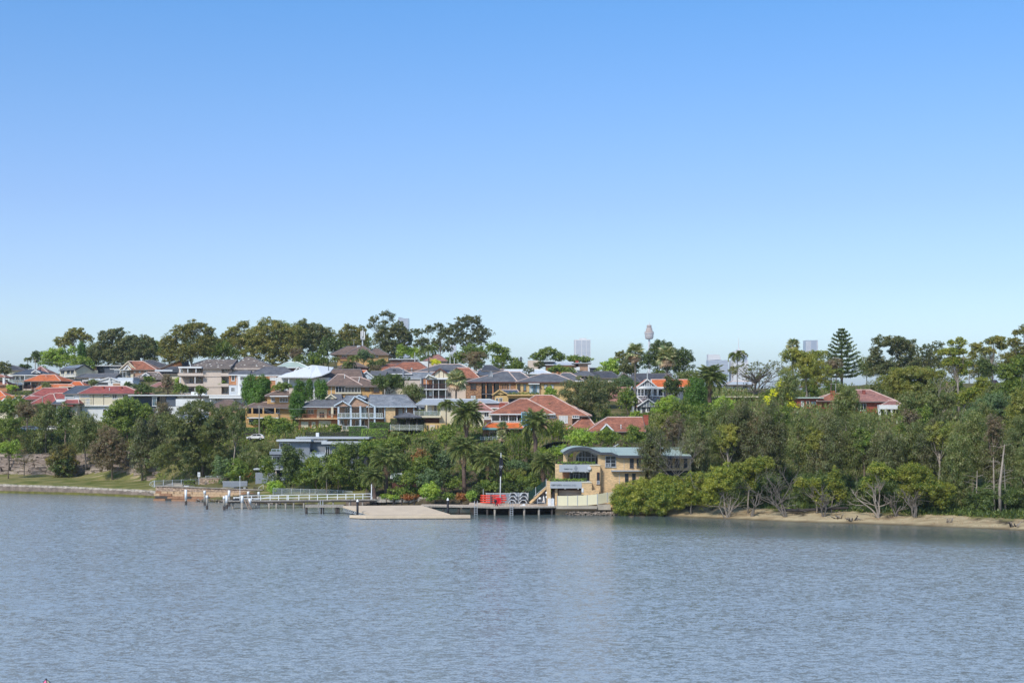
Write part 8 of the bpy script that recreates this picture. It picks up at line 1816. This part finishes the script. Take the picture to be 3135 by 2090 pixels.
for px,y,D,rr,lb in ((917,1100,452,26,'feather palm above the pale green roof, left'),(1068,1118,438,24,'yellowish feather palm left of the small brown roof'),(1082,1098,436,22,'dark feather palm rising behind the orange roof'),(1046,1140,398,22,'low feather palm among the brown roofs'),(1312,1072,404,34,'tall feather palm above the centre grey roofs'),(1026,1100,455,18,'small feather palm beside the ridge house'),(990,1104,458,22,'drooping feather palm behind the white sweeping roof'),(1170,1105,445,16,'spiky palm cluster left of the long orange roof'),
                         (1366,1240,327,34,'blue-green feather palm before the cream terrace house'),(1921,1246,352,20,'dark palm in front of the white gabled house'),(1215,1334,309,30,'yellow-green feather palm below the hedges, left of three'),(1240,1345,306,30,'feather palm below the hedges, middle of three'),(1292,1352,305,30,'feather palm below the hedges, right of three'),(1260,1395,298,26,'dark feather palm with hanging dead leaves in the gully'),(1000,1452,293,28,'spiky palm with brown fronds behind the jetty lawn'),(2130,1300,312,26,'pale green fan of fronds above the shed trees')):
 palm('slim',px,y,D,4,lb,rr,n=18)
palm('fan',1537,1308,305,4,'small fan palm with green head and brown skirt below the lower orange roof',22,skirt=8); palm('fan',1536,1332,303,4,'dark round-leafed palm under the small brown one',18)
for px,y,D,rr,bp,lb in ((1181,1412,287,56,1183,'large date palm above the garden shed'),(1142,1462,285,42,1150,'yellowish date palm with brown drooping skirt at the shore'),(1429,1272,313,58,1428,'tall date palm in front of the cream terrace house'),(1419,1378,286,55,1422,'date palm with the straight bare trunk, left of the flag'),(1497,1410,284,60,1500,'date palm directly left of the black flag'),(1639,1300,296,56,1640,'tall date palm beside the blue lift frame'),(1663,1422,279,46,1665,'short date palm against the boat shed stairs')):
 palm('date',px,y,D,4,lb,rr,base_px=bp,skirt=26 if 'yellowish' in lb else 14)
# gardens between houses and water
for a in (('dark',845,935,1350,1500,299,'dense dark green tree hiding the grey modern house, left'),('green',925,1010,1400,1500,297,'green tree with white blossom spots in front of the grey house'),('green',985,1085,1358,1500,298,'bright mid green tree in front of the grey house'),('dark',1030,1110,1345,1440,303,'pointed dark green tree at the centre of the grey house'),('dark',1070,1140,1400,1500,299,'deep green foliage behind the jetty lawn'),
          ('green',1085,1190,1335,1420,302,'leafy green trees right of the grey house'),('green',1150,1260,1330,1400,306,'green canopy below the clipped hedges'),('red',1262,1325,1370,1452,296,'green tree turning rusty orange beside the date palm'),('dark',1300,1360,1340,1440,301,'dark green trees left of the central palms'),('green',1330,1405,1298,1380,308,'light leafy tree below the relief panel'),('bluegreen',1330,1400,1370,1460,296,'blue-green mound left of the straight-trunked date palm'),
          ('green',1215,1300,1440,1500,285,'sprawling green shrub over the garden shed'),('bluegreen',1270,1360,1435,1505,283,'grey-green rounded shrub right of the garden shed'),('limeshrub',1284,1352,1475,1535,277.5,'bright olive round shrub at the harbour wall'),('limeshrub',1160,1200,1508,1530,285.5,'low yellow-green shrub by the jetty end'),('red',1222,1285,1508,1532,284,'low reddish-yellow groundcover mound on the harbour wall'),('limeshrub',1185,1230,1512,1532,284.5,'low lime shrub between the jetty end and the red mound'),
          ('limeshrub',1425,1462,1500,1535,274,'bright lime shrub left of the kayaks'),('red',1395,1432,1505,1538,276,'reddish green shrub at the left of the lime shrub'),('green',1345,1400,1506,1535,278,'low green planting along the wharf garden'),('green',1350,1420,1455,1510,285,'soft green shrubs around the palm trunks'),('dark',1430,1490,1480,1535,278,'dark shade shrubs behind the kayaks, left'),('green',1450,1540,1468,1515,281,'green foliage under the flag'),('dark',1520,1610,1470,1530,279,'dark shade shrubs behind the dinghies'),
          ('bluegreen',1545,1625,1405,1450,291,'grey-green rounded shrubs right of the flag'),('ytop',1555,1615,1432,1475,284,'yellow-leafed shrub right of the flag'),('green',1560,1680,1450,1515,280,'green tree in front of the shed stairs'),('lime',1690,1760,1360,1412,283,'lime leaves over the left end of the shed roof'),('green',1640,1720,1362,1420,290,'green shrubs under the black canopy'),('dark',1480,1560,1352,1410,299,'dark gully foliage behind the flag'),('green',1240,1345,1395,1450,292,'layered green shrubs in the gully'),
          ('limeshrub',815,872,1470,1512,298,'yellow-green trailing shrub at the end of the stone wall'),('red',745,785,1446,1470,318,'spiky orange bromeliad-like plants on the stone wall'),('green',1100,1165,1430,1512,291,'shrubs behind the brown palm skirt'),('green',1185,1300,1485,1525,286,'green shrub bank behind the harbour wall'),('bluegreen',1600,1640,1490,1515,276,'grey-green sprigs by the mesh screen')):
 k,x0,x1,y0,y1,D,lb = a; T(k,x0,x1,y0,y1,D,lb)
T('shrub',1012,1046,1298,1322,335,'ball shaped clipped shrub before the peach brick garage',dens=1.4)
def bamboo(x0,x1,y0,y1,D,label):
 TREE_N[0] += 1; rs = np.random.RandomState(TREE_N[0]); cx = (x0 + x1) / 2; gz = gnd(cx,D); r = empty('bamboo_clump',(X(cx,D),D,gz),0,label,'bamboo','bamboo clumps'); g = G(); C = []; W_ = (x1 - x0) / F * D / 2; zt = Z(y0,D) - gz
 for k in range(26):
  a = rs.uniform(-1,1); h_ = zt * rs.uniform(.7,1.0); b = Vector((a * W_ * .6,rs.uniform(-1,1),0)); e = Vector((a * W_ + rs.normal() * .3,rs.uniform(-1.5,1.5),h_)); g.tube([b,b.lerp(e,.5),e],[.06,.05,.015],4,False)
  m = 120; u = rs.uniform(.25,1.02,m)[:,None]; C.append(np.array(b) + (np.array(e) - np.array(b)) * u + rs.normal(size=(m,3)) * .28)
 g.build('culms',M['timber'],r); C = np.concatenate(C); v,f = leaves(C,rs.normal(size=C.shape),rs.uniform(.35,.6,len(C)),rs,.32,np.tile(np.array([0,0,-1.0]),(len(C),1))); mesh('foliage',v,f,LM['green'],r)
bamboo(1552,1624,1300,1402,298,'tall dense bamboo clump below the lower orange roof'); bamboo(1680,1728,1288,1352,305,'bright bamboo clump against the brick house wall')
# right bank
for a in (('ytop',2180,2275,1290,1400,270,'yellow-olive crown standing out left in the right bank'),('brown',2290,2370,1262,1380,270,'brownish feathery crown in the right bank, left of centre'),('ytop',2455,2545,1300,1400,262,'yellowish crown just above the gap right of the dead tree'),('green',2600,2690,1305,1400,260,'greener crown above the left bent mangrove'),('brown',2755,2825,1245,1330,262,'brown feathery crown under the portico house'),('ytop',2830,2920,1285,1390,252,'light olive crown above the widest mangrove'),('brown',3010,3075,1262,1370,250,'brown crown over the tall pale trunks'),('darkgum',1815,1905,1158,1235,360,'olive tree hiding the lawn left of the white gabled house'),('green',1880,1960,1185,1260,345,'green bushes beside the white gabled house'),('dark',1640,1720,1235,1290,326,'dark shrubs behind the orange roof house, right end')): T(*a)
RB = [('cas',1948,2056,1292,1480,259.5,'dark drooping casuarina in front of the long shed roof'),('brown',2015,2110,1262,1380,283,'grey twiggy tree above the right end of the shed roof'),('cas',2082,2185,1290,1470,268,'shadowy casuarina hiding the right end of the shed'),('casg',2150,2270,1225,1440,277,'tall olive casuarina, first of the right bank wall'),('cas',2215,2330,1200,1470,272,'tall brown-green casuarina below the bare tree'),
      ('casg',2365,2455,1122,1260,312,'upright olive casuarina in front of the large yellow-green tree'),('cas',2300,2420,1222,1480,268,'dark casuarina behind the tallest mangrove'),('casg',2400,2520,1250,1480,266,'mixed olive casuarina in mid bank'),('cas',2480,2600,1235,1495,262,'broad grey-brown casuarina in mid bank'),('casg',2560,2690,1262,1480,262,'olive casuarina below the red brick house'),('casg',2540,2640,1168,1300,305,'feathery olive tree between the two red roofs'),('cas',2650,2770,1300,1500,256,'dark casuarina behind the bent mangroves, left'),
      ('casg',2745,2850,1275,1480,258,'olive casuarina behind the bent mangroves, right'),('cas',2800,2920,1262,1500,254,'grey-brown casuarina right of the bent mangroves'),('casg',2875,2990,1308,1560,247,'weeping yellow-olive tree reaching down to the sand'),('casg',2920,3035,1240,1490,258,'pointed olive casuarina above the weeping tree'),('cas',2985,3110,1290,1500,252,'smoky casuarina around the tall pale trunks'),('casg',3060,3180,1255,1540,246,'large olive casuarina at the right edge'),('casg',3100,3190,1330,1560,240,'lower olive foliage at the right edge'),
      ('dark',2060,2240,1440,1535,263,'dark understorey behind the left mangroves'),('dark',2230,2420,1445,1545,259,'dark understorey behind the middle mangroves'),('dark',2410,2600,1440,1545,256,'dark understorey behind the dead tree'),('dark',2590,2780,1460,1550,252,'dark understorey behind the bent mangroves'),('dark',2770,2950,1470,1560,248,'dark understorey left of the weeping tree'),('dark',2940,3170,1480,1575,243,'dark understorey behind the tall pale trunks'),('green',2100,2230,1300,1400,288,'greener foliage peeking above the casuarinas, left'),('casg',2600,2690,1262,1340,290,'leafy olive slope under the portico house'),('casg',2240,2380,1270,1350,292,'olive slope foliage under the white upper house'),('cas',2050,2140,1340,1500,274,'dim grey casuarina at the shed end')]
for k,x0,x1,y0,y1,D,lb in RB:
 T(k,x0,x1,y0,y1,D,lb,trunkmat='pale_bark' if 'casg' == k else None,limbs=8,dens=1.15 if k in ('cas','casg') else 1.0,group='casuarinas and undergrowth of the right bank')
T('yellow',2335,2440,1160,1250,311,'wattle with scattered bright yellow blossom on the right slope',lobes=[(2378,2405,1160,1190),(2355,2380,1190,1215),(2400,2432,1195,1225),(2338,2362,1205,1235),(2405,2440,1225,1250)],dens=1.1)
MG = 'mangroves on the beach'
for k,lb,tr,lobes,D in (('mangbush','dense rounded mangrove covering the end of the panel fence',1945,[(1876,1950,1475,1565),(1920,2010,1460,1560),(1880,1930,1500,1565)],257.5),('mangbush','dense yellow-green mangrove left of the first beach trunk',2040,[(1985,2060,1452,1560),(2030,2105,1448,1545)],256),('mangrove','mangrove with a straight short trunk at the start of the beach',2115,[(2070,2150,1465,1550),(2095,2170,1440,1500),(2120,2170,1490,1550)],254),
                         ('mangrove','mangrove crown over many thin pale bent stems',2225,[(2150,2235,1430,1510),(2190,2260,1415,1490),(2150,2200,1480,1540)],250.5),('mangrove','tallest mangrove, crown highest in the middle of the beach',2290,[(2230,2300,1405,1470),(2270,2365,1395,1455),(2300,2370,1400,1440),(2280,2320,1465,1500)],251),('mangrove','small mangrove clumps right of the dead tree',2500,[(2432,2480,1458,1490),(2470,2515,1460,1495),(2490,2540,1500,1545)],246),
                         ('mangrove','narrow upright mangrove in the gap right of the dead tree',2545,[(2530,2578,1430,1500),(2550,2590,1490,1530)],247),('mangrove','left bent mangrove with forked trunks on the sand',2690,[(2655,2720,1412,1450),(2690,2750,1430,1470),(2632,2670,1458,1500)],242),('mangrove','widest lime green mangrove on the right beach',2800,[(2755,2850,1412,1475),(2770,2880,1455,1520),(2850,2925,1470,1530),(2740,2790,1425,1470),(2850,2905,1500,1560),(2755,2800,1480,1530)],241)):
 T(k,0,0,0,0,D,lb,trunk=tr,lobes=lobes,limbs=8,group=MG,dens=1.2 if 'dense' in lb else 1.0)
for px,yb,yt,D,w,lb,sd,st,lv,r0 in ((2405,1578,1430,245,140,'spreading grey dead tree leaning over the beach',31,4,4,.17),(2225,1582,1480,249,110,'fan of thin pale stems under the mangrove crown',33,6,2,.11),(2300,1566,1480,248,60,'forked grey trunk slanting right under the tallest mangrove',36,2,2,.24),(2520,1578,1470,243,70,'bare leaning grey branches right of the dead tree',38,3,3,.16),
                                         (2690,1592,1450,240,100,'twisting pale trunk pair of the left bent mangrove',41,3,3,.2),(2800,1592,1470,239,90,'curved grey trunks under the widest mangrove',44,4,3,.19),(2745,1590,1480,240.5,60,'short slanting trunks between the two big mangroves',47,3,2,.18)):
 bare_tree(px,yb,yt,D,w,lb,seed=sd,stems=st,levels=lv,r0=r0,mat='pale_bark' if sd == 33 or sd == 41 else 'grey_bark')
for px,yt,D,r0,lb in ((3062,1360,238,.24,'tallest pale bare trunk near the right edge'),(3046,1400,239,.12,'thin pale bare trunk left of the tallest one'),(3078,1420,239.5,.12,'thin slanting bare trunk right of the tallest one'),(2990,1440,243,.12,'slim grey trunk right of the weeping tree')):
 rs = np.random.RandomState(int(px)); gz = gnd(px,D); r = empty('bare_tree',(X(px,D),D,gz),0,lb,'tree','tall bare trunks at the right edge'); z = Z(yt,D) - gz
 G().tube([(0,0,-.3),(rs.normal() * .1,0,z * .4),(rs.normal() * .25,0,z)],[r0 * 1.2,r0,r0 * .35],7).build('trunk',M['pale_bark'],r,smooth=True); g = G()
 for k in range(9): t = rs.uniform(.35,.98); s_ = 1 if rs.rand() < .5 else -1; g.tube([(0,0,z * t),(s_ * .9,0,z * t + .3),(s_ * rs.uniform(1.2,2.4),0,z * t + rs.uniform(-.4,.8))],[.05,.035,.015],4,False)
 g.build('branches',M['pale_bark'],r)
# dense planting that fills the slopes behind the trees above
ORD = 'leftmost second third fourth fifth sixth seventh eighth ninth tenth eleventh twelfth thirteenth fourteenth fifteenth sixteenth seventeenth eighteenth'.split()
def fill(n,a,b,Da,Db,top,hgt,kinds,label,group,seed,w=(60,110)):
 rs = np.random.RandomState(seed)
 for k in range(n):
  px = a + (b - a) * (k + rs.uniform(.15,.85)) / n; D = rs.uniform(Da,Db); t = float(np.interp(px,top[0],top[1])) + rs.uniform(-10,16); w_ = rs.uniform(*w) / 2
  T(kinds[rs.randint(len(kinds))],px - w_,px + w_,t,t + hgt * rs.uniform(.85,1.25),D,ORD[k] + (' ' if k == 0 else ' from the left ') + label,group=group,limbs=3,dens=.85)
fill(15,2050,3180,300,330,((2050,2150,2250,2380,2460,2560,2640,2755,2800,2900,3000,3180),(1275,1238,1262,1222,1268,1280,1305,1305,1235,1262,1218,1215)),105,('casg','brown','casg','ytop','green'),'in the olive bushland row above the right beach','bushland trees on the right slope',61,(80,125))
fill(9,2640,3180,440,470,((2640,2800,3180),(1085,1085,1070)),80,('gum','darkgum','casg'),'treetop low on the right skyline behind the open gums','background treetops of the right skyline',72,(70,110))
fill(9,2360,3180,345,380,((2360,2550,2800,3180),(1165,1150,1165,1150)),80,('casg','green','brown','casg'),'treetop in the bushland behind the red brick roofs','upper bushland trees',62,(70,120))
fill(9,2060,3180,262,285,((2060,2400,2800,3180),(1330,1330,1340,1350)),140,('cas','casg'),'of the shaded casuarinas deep inside the right bank','shaded casuarinas deep in the bank',63,(90,130))
fill(18,265,1130,530,550,((265,400,480,700,900,1030,1130),(1036,1028,1040,1012,994,1020,1012)),80,('gum','casg','gum','green'),'treetop closing the gaps behind the left skyline gums','background treetops of the left skyline',64,(70,110))
fill(7,1130,1620,500,530,((1130,1260,1400,1600),(1060,1080,1085,1118)),45,('dark','green','darkgum'),'green treetop behind the centre ridge roofs','background treetops of the centre ridge',65,(60,90))
fill(9,1480,2240,455,485,((1480,1620,1900,2240),(1122,1125,1125,1140)),30,('green','darkgum','casg'),'low green treetop along the right ridge roofs','background treetops of the right ridge',66,(50,80))
fill(15,640,1700,297,316,((640,830,1150,1400,1700),(1380,1390,1385,1385,1385)),75,('green','dark','green','bluegreen'),'leafy tree in the planting between houses and wharf','garden trees above the wharf',67,(60,95))
fill(12,1090,1690,284,295,((1090,1400,1690),(1432,1430,1425)),52,('dark','green','dark','bluegreen'),'shrubby tree in the shaded gully behind the wharf garden','shrubby trees of the gully',73,(46,72))
fill(7,838,1100,297,301,((838,1100),(1440,1436)),62,('dark','green'),'dark bushy tree behind the jetty lawn fence','bushy trees behind the jetty lawn',74,(44,60))
fill(5,690,850,316,326,((690,850),(1405,1395)),60,('green','casg','dark'),'bushy tree behind the stone retaining wall','bushy trees behind the stone wall',75,(44,60))
fill(12,-40,480,378,392,((-40,100,300,480),(1305,1315,1310,1290)),80,('casg','green','dark'),'tree in the belt above the left rock terraces','tree belt above the rock terraces',68,(70,100))
fill(18,0,1900,398,425,((0,500,900,1300,1900),(1178,1150,1150,1150,1165)),26,('green','dark','lime','casg'),'small green garden tree between the hillside roofs','small garden trees between the roofs',69,(24,46))
fill(8,3130,3420,250,330,((3130,3420),(1230,1210)),230,('casg','cas','casg'),'tall casuarina closing the wood past the right edge','casuarinas past the right edge',76,(100,150))
fill(5,-170,-20,372,420,((-170,-20),(1190,1230)),130,('casg','green'),'tree continuing the belt past the left edge','trees past the left edge',77,(70,110))
fill(8,1640,2000,320,346,((1640,1800,2000),(1262,1250,1262)),36,('green','lime','dark'),'garden tree on the slope above the low red roof','garden trees above the low red roof',70,(40,70))
# low ground cover, one mass each
def cover(name,label,pts,leaf,n,size,seed,hgt=.3):
 rs = np.random.RandomState(seed); C = []
 for k in range(n):
  a,b,d0,d1 = pts[rs.randint(len(pts))]; px = rs.uniform(a,b); t = rs.rand(); D = shore_at(px) + d0 + (d1 - d0) * t; C.append((X(px,D),D,gnd(px,D) + rs.uniform(0,hgt)))
 C = np.array(C); v,f = leaves(C,rs.normal(size=C.shape) + np.array([0,-.2,.6]),rs.uniform(size * .6,size * 1.3,n),rs,.5,np.tile(np.array([0,0,1.0]),(n,1))); tag(mesh(name,v,f,LM[leaf]),label,'ground cover',None,'stuff')
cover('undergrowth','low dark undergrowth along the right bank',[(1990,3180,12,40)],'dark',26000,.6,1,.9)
cover('undergrowth','olive scrub covering the upper right slope',[(1990,3180,30,150)],'casg',30000,.8,6,1.6)
cover('undergrowth','green undergrowth on the garden slopes',[(480,2000,22,90),(640,1990,15,60)],'green',24000,.7,2,1.0)
cover('undergrowth','scrub on the slope behind the lawn',[(-200,500,42,75)],'casg',14000,.7,3,1.0)
cover('beach_grass','bright grass behind the sand',[(2060,3180,12,19)],'green',4500,.35,4,.3)
cover('leaf_litter','dark twigs and leaf litter on the sand',[(1900,3180,3,13)],'dead',3500,.22,5,.05)
